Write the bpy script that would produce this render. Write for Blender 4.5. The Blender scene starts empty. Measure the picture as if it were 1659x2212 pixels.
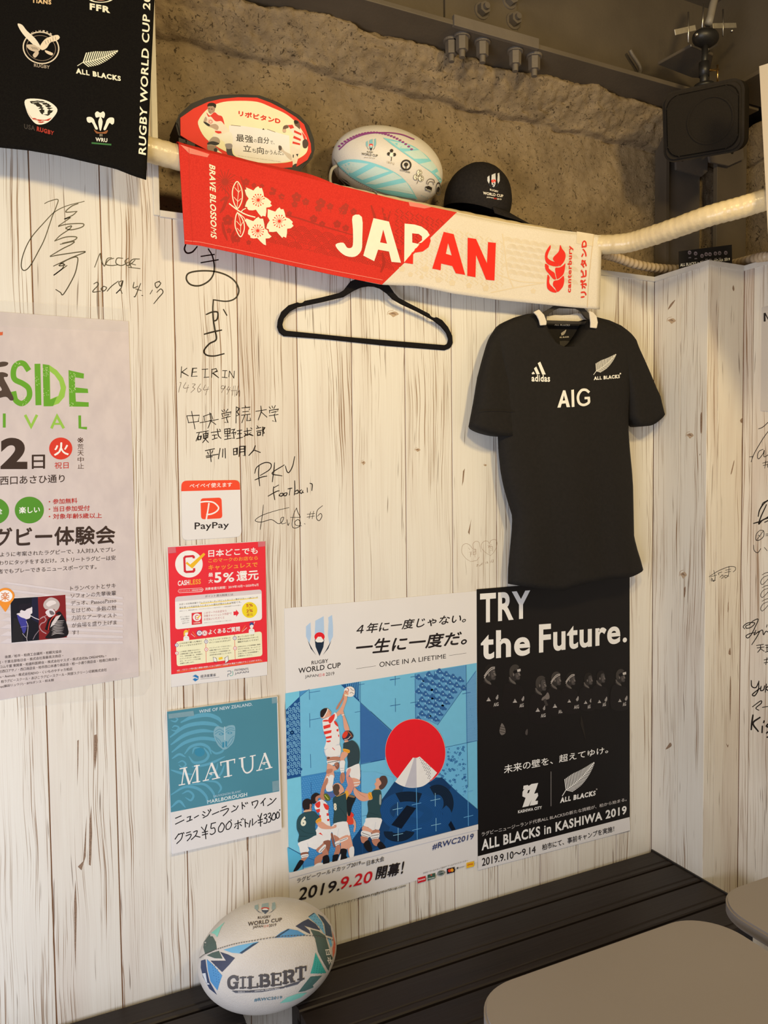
import bpy, bmesh, math, random
import numpy as np
from mathutils import Vector, Matrix, noise
from mathutils.geometry import tessellate_polygon
random.seed(7)
SC = bpy.context.scene; COL = SC.collection

# ------------------------------------------------------------------ camera
FPX, CX, CY = 1661.0, 829.5, 1106.0
YAW, PIT, ROL = 0.4470542, 0.04837962, 0.01106905
CAM = np.array([0.0, -1.69, 1.58])
_fw = np.array([math.sin(YAW)*math.cos(PIT), math.cos(YAW)*math.cos(PIT), -math.sin(PIT)])
_rt = np.array([math.cos(YAW), -math.sin(YAW), 0.0]); _dn = np.cross(_fw, _rt)
_c, _s = math.cos(ROL), math.sin(ROL)
RM = np.array([_c*_rt+_s*_dn, -_s*_rt+_c*_dn, _fw])
cd = bpy.data.cameras.new('camera'); cam = bpy.data.objects.new('camera', cd); COL.objects.link(cam)
cd.sensor_fit = 'HORIZONTAL'; cd.sensor_width = 36.0; cd.lens = 36.0*FPX/1659.0
cd.clip_start = 0.02; cd.clip_end = 50
m = Matrix(((RM[0][0], -RM[1][0], -RM[2][0], CAM[0]), (RM[0][1], -RM[1][1], -RM[2][1], CAM[1]),
            (RM[0][2], -RM[1][2], -RM[2][2], CAM[2]), (0, 0, 0, 1)))
cam.matrix_world = m; SC.camera = cam

# ------------------------------------------------------------------ world, lamps, exposure
SC.view_settings.view_transform = 'Standard'; SC.view_settings.look = 'None'
SC.view_settings.gamma = 1.0; SC.view_settings.exposure = -0.12; SC.view_settings.use_curve_mapping = False
W = bpy.data.worlds.new('room_light'); SC.world = W; W.use_nodes = True
bg = W.node_tree.nodes['Background']; bg.inputs[0].default_value = (0.92, 0.83, 0.68, 1); bg.inputs[1].default_value = 0.30
def lamp(name, kind, loc, target, power, color, size=0.3, sy=None, spot=None):
    d = bpy.data.lights.new(name, kind); o = bpy.data.objects.new(name, d); COL.objects.link(o)
    o.location = loc; d.energy = power; d.color = color
    o.rotation_euler = (Vector(target)-Vector(loc)).to_track_quat('-Z', 'Y').to_euler()
    if kind == 'AREA':
        d.size = size
        if sy: d.shape = 'RECTANGLE'; d.size_y = sy
    if kind == 'SPOT': d.spot_size = spot; d.spot_blend = 0.9; d.shadow_soft_size = size
    return o
lamp('window_daylight', 'AREA', (-1.25, -1.75, 0.85), (0.7, 0, 0.75), 50, (0.82, 0.86, 1.0), 1.3, 1.3)
lamp('ceiling_lamp', 'AREA', (0.30, -1.55, 2.60), (0.6, 0, 1.5), 13.5, (1.0, 0.76, 0.36), 0.16, 0.16)
lamp('ceiling_lamp', 'AREA', (1.15, -1.45, 2.55), (1.4, 0, 1.6), 13, (1.0, 0.75, 0.36), 0.16, 0.16)

# ------------------------------------------------------------------ materials
def lin(h):
    if isinstance(h, str):
        h = [int(h[i:i+2], 16)/255 for i in (0, 2, 4)]
    return tuple(c/12.92 if c <= 0.04045 else ((c+0.055)/1.055)**2.4 for c in h)
MC = {}
def ink(h, rough=0.55, k=1.12):
    key = ('ink', h, rough)
    if key in MC: return MC[key]
    mt = bpy.data.materials.new('print_'+h); mt.use_nodes = True
    nt = mt.node_tree; b = nt.nodes['Principled BSDF']
    c = [min(0.86, max(0, v*k-.004)) for v in lin(h)]
    tc = nt.nodes.new('ShaderNodeTexCoord'); n = nt.nodes.new('ShaderNodeTexNoise'); n.inputs['Scale'].default_value = 60
    mx = nt.nodes.new('ShaderNodeMix'); mx.data_type = 'RGBA'
    mx.inputs[6].default_value = (*[v*0.96 for v in c], 1); mx.inputs[7].default_value = (*[min(.9, v*1.04) for v in c], 1)
    nt.links.new(tc.outputs['Object'], n.inputs['Vector']); nt.links.new(n.outputs['Fac'], mx.inputs[0])
    nt.links.new(mx.outputs[2], b.inputs['Base Color'])
    b.inputs['Roughness'].default_value = rough; b.inputs['Specular IOR Level'].default_value = 0.3
    MC[key] = mt; return mt
def pmat(name, c1, c2=None, scale=20, rough=0.5, bump=0.0, bscale=80, stretch=(1, 1, 1), metal=0.0, detail=4, spec=0.5, alpha=None, coords='Object', bdist=0.002):
    if name in MC: return MC[name]
    mt = bpy.data.materials.new(name); mt.use_nodes = True; nt = mt.node_tree; b = nt.nodes['Principled BSDF']
    c2 = c2 or tuple(v*0.88 for v in c1)
    tc = nt.nodes.new('ShaderNodeTexCoord'); mp = nt.nodes.new('ShaderNodeMapping'); mp.inputs['Scale'].default_value = stretch
    nt.links.new(tc.outputs[coords], mp.inputs['Vector'])
    n = nt.nodes.new('ShaderNodeTexNoise'); n.inputs['Scale'].default_value = scale; n.inputs['Detail'].default_value = detail
    nt.links.new(mp.outputs[0], n.inputs['Vector'])
    mx = nt.nodes.new('ShaderNodeMix'); mx.data_type = 'RGBA'
    mx.inputs[6].default_value = (*c1, 1); mx.inputs[7].default_value = (*c2, 1)
    rp = nt.nodes.new('ShaderNodeMapRange'); rp.inputs[1].default_value = 0.35; rp.inputs[2].default_value = 0.65
    nt.links.new(n.outputs['Fac'], rp.inputs[0]); nt.links.new(rp.outputs[0], mx.inputs[0])
    nt.links.new(mx.outputs[2], b.inputs['Base Color'])
    b.inputs['Roughness'].default_value = rough; b.inputs['Metallic'].default_value = metal; b.inputs['Specular IOR Level'].default_value = spec
    if alpha is not None: b.inputs['Alpha'].default_value = alpha
    if bump:
        n2 = nt.nodes.new('ShaderNodeTexNoise'); n2.inputs['Scale'].default_value = bscale; n2.inputs['Detail'].default_value = 5
        nt.links.new(mp.outputs[0], n2.inputs['Vector'])
        bp = nt.nodes.new('ShaderNodeBump'); bp.inputs['Strength'].default_value = bump; bp.inputs['Distance'].default_value = bdist
        nt.links.new(n2.outputs['Fac'], bp.inputs['Height']); nt.links.new(bp.outputs[0], b.inputs['Normal'])
    MC[name] = mt; return mt

def plank_material(name='whitewashed_planks', sf=0.5):
    mt = bpy.data.materials.new(name); mt.use_nodes = True; nt = mt.node_tree; N = nt.nodes; L = nt.links
    b = N['Principled BSDF']
    def math_(op, a, bb=None, clamp=False):
        q = N.new('ShaderNodeMath'); q.operation = op; q.use_clamp = clamp
        for i, v in enumerate((a, bb)):
            if v is None: continue
            if isinstance(v, (int, float)): q.inputs[i].default_value = v
            else: L.new(v, q.inputs[i])
        return q.outputs[0]
    tc = N.new('ShaderNodeTexCoord'); sp = N.new('ShaderNodeSeparateXYZ'); L.new(tc.outputs['Object'], sp.inputs[0])
    oi = N.new('ShaderNodeObjectInfo')
    u = math_('SUBTRACT', sp.outputs[0], sp.outputs[1]); z = math_('ADD', sp.outputs[2], math_('MULTIPLY', oi.outputs['Random'], 37.0))
    def vec(su, sz, uu=None):
        c = N.new('ShaderNodeCombineXYZ'); L.new(math_('MULTIPLY', uu or u, su), c.inputs[0]); L.new(math_('MULTIPLY', z, sz), c.inputs[1]); return c.outputs[0]
    def noi(v, det=3, r=0.5):
        n = N.new('ShaderNodeTexNoise'); n.inputs['Scale'].default_value = 1; n.inputs['Detail'].default_value = det; n.inputs['Roughness'].default_value = r
        L.new(v, n.inputs['Vector']); return n.outputs['Fac']
    def mr(v, a, b_, c=0, d=1):
        q = N.new('ShaderNodeMapRange'); L.new(v, q.inputs[0])
        for i, x in enumerate((a, b_, c, d)): q.inputs[i+1].default_value = x
        return q.outputs[0]
    warp = math_('MULTIPLY', math_('SUBTRACT', noi(vec(7, 2.2), 2), 0.5), 0.035)
    uw = math_('ADD', u, warp)
    grain = noi(vec(420, 2.4, uw), 3, 0.6)
    patch = noi(vec(15, 1.3), 2)
    lines = math_('MULTIPLY', mr(grain, 0.57, 0.61), mr(patch, 0.45, 0.55), True)
    streak = mr(noi(vec(150, 5.0, uw), 2), 0.675, 0.72)
    stain = mr(noi(vec(9, 1.1), 3), 0.5, 0.72)
    faint = mr(grain, 0.45, 0.7)
    def mix(f, a, c):
        q = N.new('ShaderNodeMix'); q.data_type = 'RGBA'
        if isinstance(f, float): q.inputs[0].default_value = f
        else: L.new(f, q.inputs[0])
        for i, v in ((6, a), (7, c)):
            if isinstance(v, tuple): q.inputs[i].default_value = (*v, 1)
            else: L.new(v, q.inputs[i])
        return q.outputs[2]
    tone = mix(mr(oi.outputs['Random'], 0, 1), (0.80, 0.775, 0.71), (0.73, 0.68, 0.60))
    c = mix(math_('MULTIPLY', stain, sf), tone, (0.58, 0.49, 0.42))
    c = mix(math_('MULTIPLY', faint, 0.22), c, (0.50, 0.40, 0.30))
    c = mix(math_('MULTIPLY', lines, 0.92), c, (0.24, 0.13, 0.06))
    c = mix(math_('MULTIPLY', streak, 0.75), c, (0.17, 0.11, 0.075))
    L.new(c, b.inputs['Base Color']); b.inputs['Roughness'].default_value = 0.5; b.inputs['Specular IOR Level'].default_value = 0.25
    bp = N.new('ShaderNodeBump'); bp.inputs['Strength'].default_value = 0.15; bp.inputs['Distance'].default_value = 0.001
    L.new(grain, bp.inputs['Height']); L.new(bp.outputs[0], b.inputs['Normal'])
    return mt

def rough_material():
    mt = bpy.data.materials.new('sprayed_fireproofing'); mt.use_nodes = True; nt = mt.node_tree; N = nt.nodes; L = nt.links
    b = N['Principled BSDF']; tc = N.new('ShaderNodeTexCoord')
    def noi(s, det, r=0.6, dist=0.0):
        n = N.new('ShaderNodeTexNoise'); n.inputs['Scale'].default_value = s; n.inputs['Detail'].default_value = det
        n.inputs['Roughness'].default_value = r; n.inputs['Distortion'].default_value = dist
        L.new(tc.outputs['Object'], n.inputs['Vector']); return n.outputs['Fac']
    def mr(v, a, b_, c=0, d=1):
        q = N.new('ShaderNodeMapRange'); L.new(v, q.inputs[0])
        for i, x in enumerate((a, b_, c, d)): q.inputs[i+1].default_value = x
        return q.outputs[0]
    def mix(f, a, c):
        q = N.new('ShaderNodeMix'); q.data_type = 'RGBA'; L.new(f, q.inputs[0])
        for i, v in ((6, a), (7, c)):
            if isinstance(v, tuple): q.inputs[i].default_value = (*v, 1)
            else: L.new(v, q.inputs[i])
        return q.outputs[2]
    c = mix(mr(noi(9, 6), 0.4, 0.62), (0.33, 0.25, 0.155), (0.24, 0.18, 0.112))
    c = mix(mr(noi(80, 4, 0.65, 1.4), 0.57, 0.66), c, (0.075, 0.055, 0.035))
    L.new(c, b.inputs['Base Color']); b.inputs['Roughness'].default_value = 0.95; b.inputs['Specular IOR Level'].default_value = 0.1
    bp = N.new('ShaderNodeBump'); bp.inputs['Strength'].default_value = 0.9; bp.inputs['Distance'].default_value = 0.006
    L.new(noi(70, 8, 0.7, 0.6), bp.inputs['Height']); L.new(bp.outputs[0], b.inputs['Normal'])
    return mt
M_PLANK = plank_material(); M_PLANK2 = plank_material('stained_planks', 0.95); M_ROUGH = rough_material()
M_STEEL = pmat('painted_steel', (0.125, 0.10, 0.07), (0.10, 0.08, 0.057), 6, 0.55, 0.2, 120)
M_STEEL2 = pmat('grey_primed_steel', (0.15, 0.125, 0.098), (0.12, 0.10, 0.08), 8, 0.5, 0.2, 120)
M_TRIM = pmat('white_trim_strip', (0.74, 0.70, 0.62), (0.68, 0.64, 0.57), 30, 0.4)
M_BLACKPL = pmat('black_plastic', (0.012, 0.011, 0.011), (0.017, 0.016, 0.015), 50, 0.45, 0.1, 300)
M_VELVET = pmat('black_velvet_flocking', (0.010, 0.009, 0.009), (0.014, 0.012, 0.012), 300, 0.95, 0.3, 600, spec=0.1)
M_CHROME = pmat('zinc_metal', (0.55, 0.53, 0.5), (0.45, 0.43, 0.4), 30, 0.35, metal=1.0)
M_BRASS = pmat('brass', (0.62, 0.42, 0.16), (0.55, 0.36, 0.14), 30, 0.3, metal=1.0)
M_TAPE = pmat('clear_tape', (0.80, 0.78, 0.74), (0.85, 0.83, 0.8), 60, 0.15, 0.5, 45, alpha=0.16, spec=0.8)

# ------------------------------------------------------------------ object helpers
def tag(o, label=None, category=None, group=None, kind=None):
    if label: o['label'] = label
    if category: o['category'] = category
    if group: o['group'] = group
    if kind: o['kind'] = kind
    return o
def empty(name, loc=(0, 0, 0), **k):
    o = bpy.data.objects.new(name, None); COL.objects.link(o); o.empty_display_size = 0.05
    return tag(o, **k)
def mesh(name, verts, faces, mats, parent=None, smooth=False, midx=None, **k):
    me = bpy.data.meshes.new(name); me.from_pydata([tuple(map(float, v)) for v in verts], [], faces)
    for q in (mats if isinstance(mats, (list, tuple)) else [mats]): me.materials.append(q)
    if midx is not None: me.polygons.foreach_set('material_index', midx)
    if smooth: me.polygons.foreach_set('use_smooth', [True]*len(me.polygons))
    me.update()
    o = bpy.data.objects.new(name, me); COL.objects.link(o)
    if parent: o.parent = parent
    return tag(o, **k)
def bmobj(name, bm, mat, parent=None, smooth=False, bevel=0, segs=2, **k):
    bmesh.ops.recalc_face_normals(bm, faces=bm.faces)
    if bevel:
        es = [e for e in bm.edges if len(e.link_faces) == 2 and e.calc_face_angle(0) > 0.6]
        bmesh.ops.bevel(bm, geom=es, offset=bevel, segments=segs, affect='EDGES', profile=0.5)
    me = bpy.data.meshes.new(name); bm.to_mesh(me); bm.free()
    for q in (mat if isinstance(mat, (list, tuple)) else [mat]): me.materials.append(q)
    if smooth: me.polygons.foreach_set('use_smooth', [True]*len(me.polygons))
    o = bpy.data.objects.new(name, me); COL.objects.link(o)
    if parent: o.parent = parent
    return tag(o, **k)
def box_bm(bm, lo, hi):
    r = bmesh.ops.create_cube(bm, size=1); lo = Vector(lo); hi = Vector(hi)
    for v in r['verts']:
        v.co = Vector(((v.co[i]+0.5)*(hi[i]-lo[i])+lo[i]) for i in range(3))
    return r['verts']
def box(name, lo, hi, mat, parent=None, bevel=0.0, **k):
    bm = bmesh.new(); box_bm(bm, lo, hi); return bmobj(name, bm, mat, parent, bevel=bevel, **k)
def prism(name, pts, axis, a, b_, mat, parent=None, bevel=0.0, holes=(), smooth=False, **k):
    """polygon in the two other axes extruded along axis from a to b_"""
    def mk(p, t):
        p = list(p); p.insert(axis, t); return p
    loops = [list(pts)]+[list(h) for h in holes]
    tris = tessellate_polygon([[Vector((p[0], p[1], 0)) for p in lp] for lp in loops])
    flat = [p for lp in loops for p in lp]; n = len(flat)
    V = [mk(p, a) for p in flat]+[mk(p, b_) for p in flat]
    F = [tuple(t) for t in tris]+[tuple(i+n for i in reversed(t)) for t in tris]; s0 = 0
    for lp in loops:
        for i in range(len(lp)):
            j = (i+1) % len(lp); F.append((s0+i, s0+j, s0+j+n, s0+i+n))
        s0 += len(lp)
    bm = bmesh.new(); vs = [bm.verts.new(v) for v in V]
    for f in F:
        try: bm.faces.new([vs[i] for i in f])
        except ValueError: pass
    bmesh.ops.recalc_face_normals(bm, faces=bm.faces)
    if bevel:
        es = [e for e in bm.edges if len(e.link_faces) == 2 and e.calc_face_angle(0) > 0.6]
        bmesh.ops.bevel(bm, geom=es, offset=bevel, segments=2, affect='EDGES')
    return bmobj(name, bm, mat, parent, smooth=smooth, **k)
def catmull(pts, n=6, closed=False):
    P = [np.array(p, float) for p in pts]; out = []; N_ = len(P)
    rng = range(N_ if closed else N_-1)
    for i in rng:
        p0 = P[(i-1) % N_] if closed or i > 0 else 2*P[0]-P[1]
        p1 = P[i]; p2 = P[(i+1) % N_]; p3 = P[(i+2) % N_] if closed or i+2 < N_ else 2*P[-1]-P[-2]
        for j in range(n):
            t = j/n
            out.append(0.5*((2*p1)+(-p0+p2)*t+(2*p0-5*p1+4*p2-p3)*t*t+(-p0+3*p1-3*p2+p3)*t**3))
    if not closed: out.append(P[-1])
    return out
def tube(name, path, rad, mat, parent=None, nseg=16, smooth=True, radf=None, caps=True, bm=None, **k):
    path = [Vector(p) for p in path]; own = bm is None
    if own: bm = bmesh.new()
    rings = []; up = Vector((0.13, 0.21, 1)).normalized()
    for i, p in enumerate(path):
        d = (path[min(i+1, len(path)-1)]-path[max(i-1, 0)]).normalized()
        a = d.cross(up)
        if a.length < 1e-3: a = d.cross(Vector((1, 0, 0)))
        a.normalize(); c = d.cross(a).normalized(); up = -c if (-c).dot(up) > 0 else c
        a = d.cross(up).normalized(); c = up
        r = rad if radf is None else radf(i)
        ring = [bm.verts.new(p+a*r*math.cos(2*math.pi*q/nseg)+c*r*math.sin(2*math.pi*q/nseg)) for q in range(nseg)]
        rings.append(ring)
    for r0, r1 in zip(rings, rings[1:]):
        for q in range(nseg): bm.faces.new((r0[q], r0[(q+1) % nseg], r1[(q+1) % nseg], r1[q]))
    if caps: bm.faces.new(rings[0][::-1]); bm.faces.new(rings[-1])
    if own: return bmobj(name, bm, mat, parent, smooth=smooth, **k)

# ------------------------------------------------------------------ photo measurements -> real surfaces
def rays(px):
    px = np.atleast_2d(np.array(px, float))
    d = np.stack([(px[:, 0]-CX)/FPX, (px[:, 1]-CY)/FPX, np.ones(len(px))], 1)
    return d @ RM
class Plane:
    flat = True
    def __init__(s, axis, c, sign=-1): s.a = axis; s.c = c; s.n = np.zeros(3); s.n[axis] = sign
    def hit(s, px):
        d = rays(px); t = (s.c-CAM[s.a])/d[:, s.a]
        return CAM+d*t[:, None], np.tile(s.n, (len(d), 1))
class GPlane:
    flat = True
    def __init__(s, p, n): s.p = np.array(p, float); s.n = np.array(n, float)/np.linalg.norm(n)
    def hit(s, px):
        d = rays(px); t = ((s.p-CAM)@s.n)/(d@s.n); n = s.n if s.n@(CAM-s.p) > 0 else -s.n
        return CAM+d*t[:, None], np.tile(n, (len(d), 1))
class Relief:
    """surface y = f(x, z)"""
    flat = False
    def __init__(s, f, y0): s.f = f; s.y0 = y0
    def hit(s, px):
        d = rays(px); y = np.full(len(d), s.y0)
        for _ in range(8):
            t = (y-CAM[1])/d[:, 1]; P = CAM+d*t[:, None]; y = s.f(P[:, 0], P[:, 2])
        e = 1e-3
        fx = (s.f(P[:, 0]+e, P[:, 2])-s.f(P[:, 0]-e, P[:, 2]))/(2*e); fz = (s.f(P[:, 0], P[:, 2]+e)-s.f(P[:, 0], P[:, 2]-e))/(2*e)
        n = np.stack([fx, -np.ones(len(d)), fz], 1); n /= np.linalg.norm(n, axis=1)[:, None]
        P[:, 1] = y; return P, n
class Ball:
    flat = False
    def __init__(s, c, A, r): s.c = np.array(c, float); s.A = np.array(A, float); s.r = np.array(r, float)  # A rows: local axes
    def hit(s, px):
        d = rays(px); o = (s.A@(CAM-s.c))/s.r; dd = (d@s.A.T)/s.r
        a = (dd**2).sum(1); b = dd@o; c = o@o-1; q = np.maximum(b*b-a*c, 0)
        t = (-b-np.sqrt(q))/a; l = o+dd*t[:, None]
        n = (l/s.r)@s.A; n /= np.linalg.norm(n, axis=1)[:, None]
        return s.c+(l*s.r)@s.A, n
WALL = Plane(1, 0.0)
def at(px, py, surf): return surf.hit([(px, py)])[0][0]

GL = {}; TSC = bpy.data.scenes.new('glyph_work')
def raw_glyph(s, b, res):
    key = (s, b, res)
    if key not in GL:
        c = bpy.data.curves.new('t', 'FONT'); c.body = s; c.offset = b; c.resolution_u = res
        o = bpy.data.objects.new('t', c); TSC.collection.objects.link(o)
        TSC.view_layers[0].update(); dg = TSC.view_layers[0].depsgraph
        me = o.evaluated_get(dg).to_mesh()
        v = np.array([x.co[:2] for x in me.vertices]).reshape(-1, 2); f = [tuple(p.vertices) for p in me.polygons]
        ar = sum(p.area for p in me.polygons); cnt = {}
        for p in me.polygons:
            for e in p.edge_keys: cnt[e] = cnt.get(e, 0)+1
        per = sum(float(np.linalg.norm(v[e[0]]-v[e[1]])) for e, k in cnt.items() if k == 1)
        GL[key] = (v, f, ar, per); bpy.data.objects.remove(o); bpy.data.curves.remove(c)
    return GL[key]
ADV = {}
def advance(ch):
    if ch not in ADV: ADV[ch] = raw_glyph(ch+'|', 0, 1)[0][:, 0].max()-raw_glyph('|', 0, 1)[0][:, 0].max()
    return ADV[ch]
def bold_glyph(ch, b, res):
    g0 = raw_glyph(ch, 0, res)
    if b <= 0: return g0
    for k in (1, .9, .8, .65, .5, .35, .2):
        g = raw_glyph(ch, round(b*k, 5), res); ex = g0[2]+g0[3]*b*k
        if .93*ex < g[2] < 1.04*ex: return g
    return g0
def glyphs(s, b, sh, res):
    key = (s, b, sh, res, 'set')
    if key not in GL:
        x = 0; V = []; F = []; n = 0
        for ch in s:
            if not ch.isspace():
                v, f, _, _ = bold_glyph(ch, b, res)
                if len(v): V.append(v+(x, 0)); F += [tuple(i+n for i in q) for q in f]; n += len(v)
            x += advance(ch)+(b*1.7 if ord(ch) < 0x3000 else 0)
        v = np.concatenate(V); v[:, 0] += sh*v[:, 1]
        v = v-v.min(0); v = v/np.maximum(v.max(0), 1e-6)
        GL[key] = (v, F)
    return GL[key]
EPS = 3e-6
class Pr:
    KB = 0.012; gap = 9.0
    """flat print laid on a real surface; coordinates are photo pixels (optionally of a zoomed crop)"""
    def __init__(s, surf, parent, base=4e-4, sub=12.0, rough=0.55):
        s.surf = surf; s.parent = parent; s.o = (0, 0, 1.0); s.n = 0; s.base = base; s.sub = sub; s.rough = rough; s._hold = False; s.h = 0; s.eps = EPS; s.clear()
    def clear(s): s.V = []; s.F = []; s.M = []; s.mats = []; s.off = []; s.h = 0
    @property
    def hold(s): return s._hold
    @hold.setter
    def hold(s, v):
        if s._hold and not v: s.n += 47; s.h = 0
        s._hold = v
    def at(s, x, y, k): s.o = (x, y, k); return s
    def add(s, v, f, col):
        v = np.array(v, float)/s.o[2]+np.array(s.o[:2])
        if not s.surf.flat: v, f = s.split(v, f)
        mt = ink(col, s.rough) if isinstance(col, str) else col
        if mt not in s.mats: s.mats.append(mt)
        i0 = sum(map(len, s.V)); s.h = (s.h+1) % 47 if s.hold else 0; s.n += 0 if s.hold else 1
        s.V.append(v); s.off.append(np.full(len(v), s.base+s.eps*(s.n+s.h)))
        s.F += [tuple(i+i0 for i in q) for q in f]; s.M += [s.mats.index(mt)]*len(f)
        return s
    def split(s, v, f):
        v = [tuple(p) for p in v]; out = []; st = []
        for q in f:
            for i in range(1, len(q)-1): st.append((q[0], q[i], q[i+1]))
        mid = {}
        while st:
            a, b, c = st.pop(); e = [((a, b), c), ((b, c), a), ((c, a), b)]
            ls = [math.dist(v[p], v[q]) for (p, q), _ in e]; k = max(range(3), key=lambda i: ls[i])
            if ls[k] > s.sub:
                (p, q), r = e[k]; key = (min(p, q), max(p, q))
                if key not in mid: mid[key] = len(v); v.append(((v[p][0]+v[q][0])/2, (v[p][1]+v[q][1])/2))
                mm = mid[key]; st += [(p, mm, r), (mm, q, r)]
            else: out.append((a, b, c))
        return np.array(v), out
    def P(s, pts, col, holes=()):
        loops = [list(pts)]+[list(h) for h in holes]
        t = tessellate_polygon([[Vector((p[0], p[1], 0)) for p in lp] for lp in loops])
        return s.add([p for lp in loops for p in lp], [tuple(x) for x in t], col)
    def SP(s, pts, col, n=5, holes=()):
        return s.P([tuple(p) for p in catmull(pts, n, True)], col, [[tuple(p) for p in catmull(h, n, True)] for h in holes])
    def R(s, x0, y0, x1, y1, col): return s.P([(x0, y0), (x1, y0), (x1, y1), (x0, y1)], col)
    def C(s, cx, cy, rx, ry, col, rot=0, n=28, inner=0):
        c, d = math.cos(rot), math.sin(rot)
        pt = lambda k: [(cx+rx*k*math.cos(a)*c-ry*k*math.sin(a)*d, cy+rx*k*math.cos(a)*d+ry*k*math.sin(a)*c) for a in [2*math.pi*i/n for i in range(n)]]
        if inner:
            a, b = pt(1), pt(inner); return s.add(a+b, [(i, (i+1) % n, n+(i+1) % n, n+i) for i in range(n)], col)
        return s.add(pt(1), [tuple(range(n))] if s.surf.flat else [(0, i, i+1) for i in range(1, n-1)], col)
    def L(s, pts, w, col, smooth=False, closed=False, taper=0.0, n=5):
        if smooth and len(pts) > 2: pts = catmull(pts, n, closed)
        pts = [np.array(p, float) for p in pts]
        if closed and not smooth: pts = pts+[pts[0], ]
        elif closed: pts = pts+[pts[0]]
        V = []; m_ = len(pts)
        for i, p in enumerate(pts):
            a = pts[max(i-1, 0)] if not (closed and i == 0) else pts[-2]
            b = pts[min(i+1, m_-1)] if not (closed and i == m_-1) else pts[1]
            d = b-a; l = np.linalg.norm(d); d = d/l if l > 1e-9 else np.array([1.0, 0])
            k = 1.0
            if 0 < i < m_-1:
                d1 = pts[i]-pts[i-1]; l1 = np.linalg.norm(d1)
                if l1 > 1e-9: k = 1/max(0.5, abs(float(d1@d)/l1))
            nn = np.array([-d[1], d[0]])*w/2*k
            if taper: t = i/(m_-1); nn = nn*(1-taper*abs(2*t-1)**3)
            if i == 0 and not closed: p = p-d*w*0.3
            if i == m_-1 and not closed: p = p+d*w*0.3
            V += [p+nn, p-nn]
        return s.add(V, [(2*i, 2*i+1, 2*i+3, 2*i+2) for i in range(m_-1)], col)
    def T(s, txt, x0, y0, x1, y1, h, col, b=0.0, sh=0.0, h2=None, dx=0.0, res=3):
        h2 = h if h2 is None else h2
        cjk = any(ord(c) > 0x3000 for c in txt)
        v, f = glyphs(txt, 0 if cjk else b, sh, res); u, w = v[:, :1], v[:, 1:]
        p = np.array([(x0, y0)])*(1-u)+np.array([(x1, y1)])*u
        p = p+w*np.concatenate([np.full_like(u, dx), -(h*(1-u)+h2*u)], 1)
        s.add(p, f, col)
        if cjk and b > .004:
            d = b*1.6*h; s.add(p+(d, 0), f, col)
            if b > .01: s.add(p+(d/2, d*.6), f, col); s.add(p+(d/2, -d*.5), f, col)
        return s
    def T3(s, txt, bl, br, tl, col, b=0.0, sh=0.0, res=3):
        cjk = any(ord(c) > 0x3000 for c in txt)
        v, f = glyphs(txt, 0 if cjk else b, sh, res); bl, br, tl = (np.array(q, float) for q in (bl, br, tl))
        p = bl+v[:, :1]*(br-bl)+v[:, 1:]*(tl-bl); s.add(p, f, col)
        if cjk and b > .004:
            H_ = float(np.linalg.norm(tl-bl)); e = (br-bl)/np.linalg.norm(br-bl)*b*1.6*H_; g = (tl-bl)/H_*b*.9*H_
            s.add(p+e, f, col); s.add(p+e/2+g, f, col); s.add(p+e/2-g, f, col)
        return s
    def go(s, name, **k):
        if not s.V: return None
        # calls that lie apart become parts of their own
        n = len(s.V); grp = list(range(n))
        def find(i):
            while grp[i] != i: i = grp[i]
            return i
        if k.get('kind') != 'stuff' and n < 400:
            bb = [(v.min(0)-s.gap, v.max(0)+s.gap) for v in s.V]
            for i in range(n):
                for j in range(i):
                    if (bb[i][0] < bb[j][1]).all() and (bb[j][0] < bb[i][1]).all(): grp[find(i)] = find(j)
            roots = sorted({find(i) for i in range(n)})
        else: roots = [0]; grp = [0]*n
        st = np.cumsum([0]+[len(v) for v in s.V]); own = np.concatenate([np.full(len(v), roots.index(find(i))) for i, v in enumerate(s.V)])
        V = np.concatenate(s.V); off = np.concatenate(s.off); P, nn = s.surf.hit(V); P = P+nn*off[:, None]; o = None
        for r in range(len(roots)):
            ids = np.where(own == r)[0]; mp = {int(a): i for i, a in enumerate(ids)}
            F = []; M = []
            for f, q in zip(s.F, s.M):
                if f[0] in mp: F.append(tuple(mp[i] for i in f)); M.append(q)
            us = sorted(set(M)); o = mesh(name, P[ids], F, [s.mats[u] for u in us], s.parent, midx=[us.index(q) for q in M], **k)
        s.clear(); return o

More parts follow.
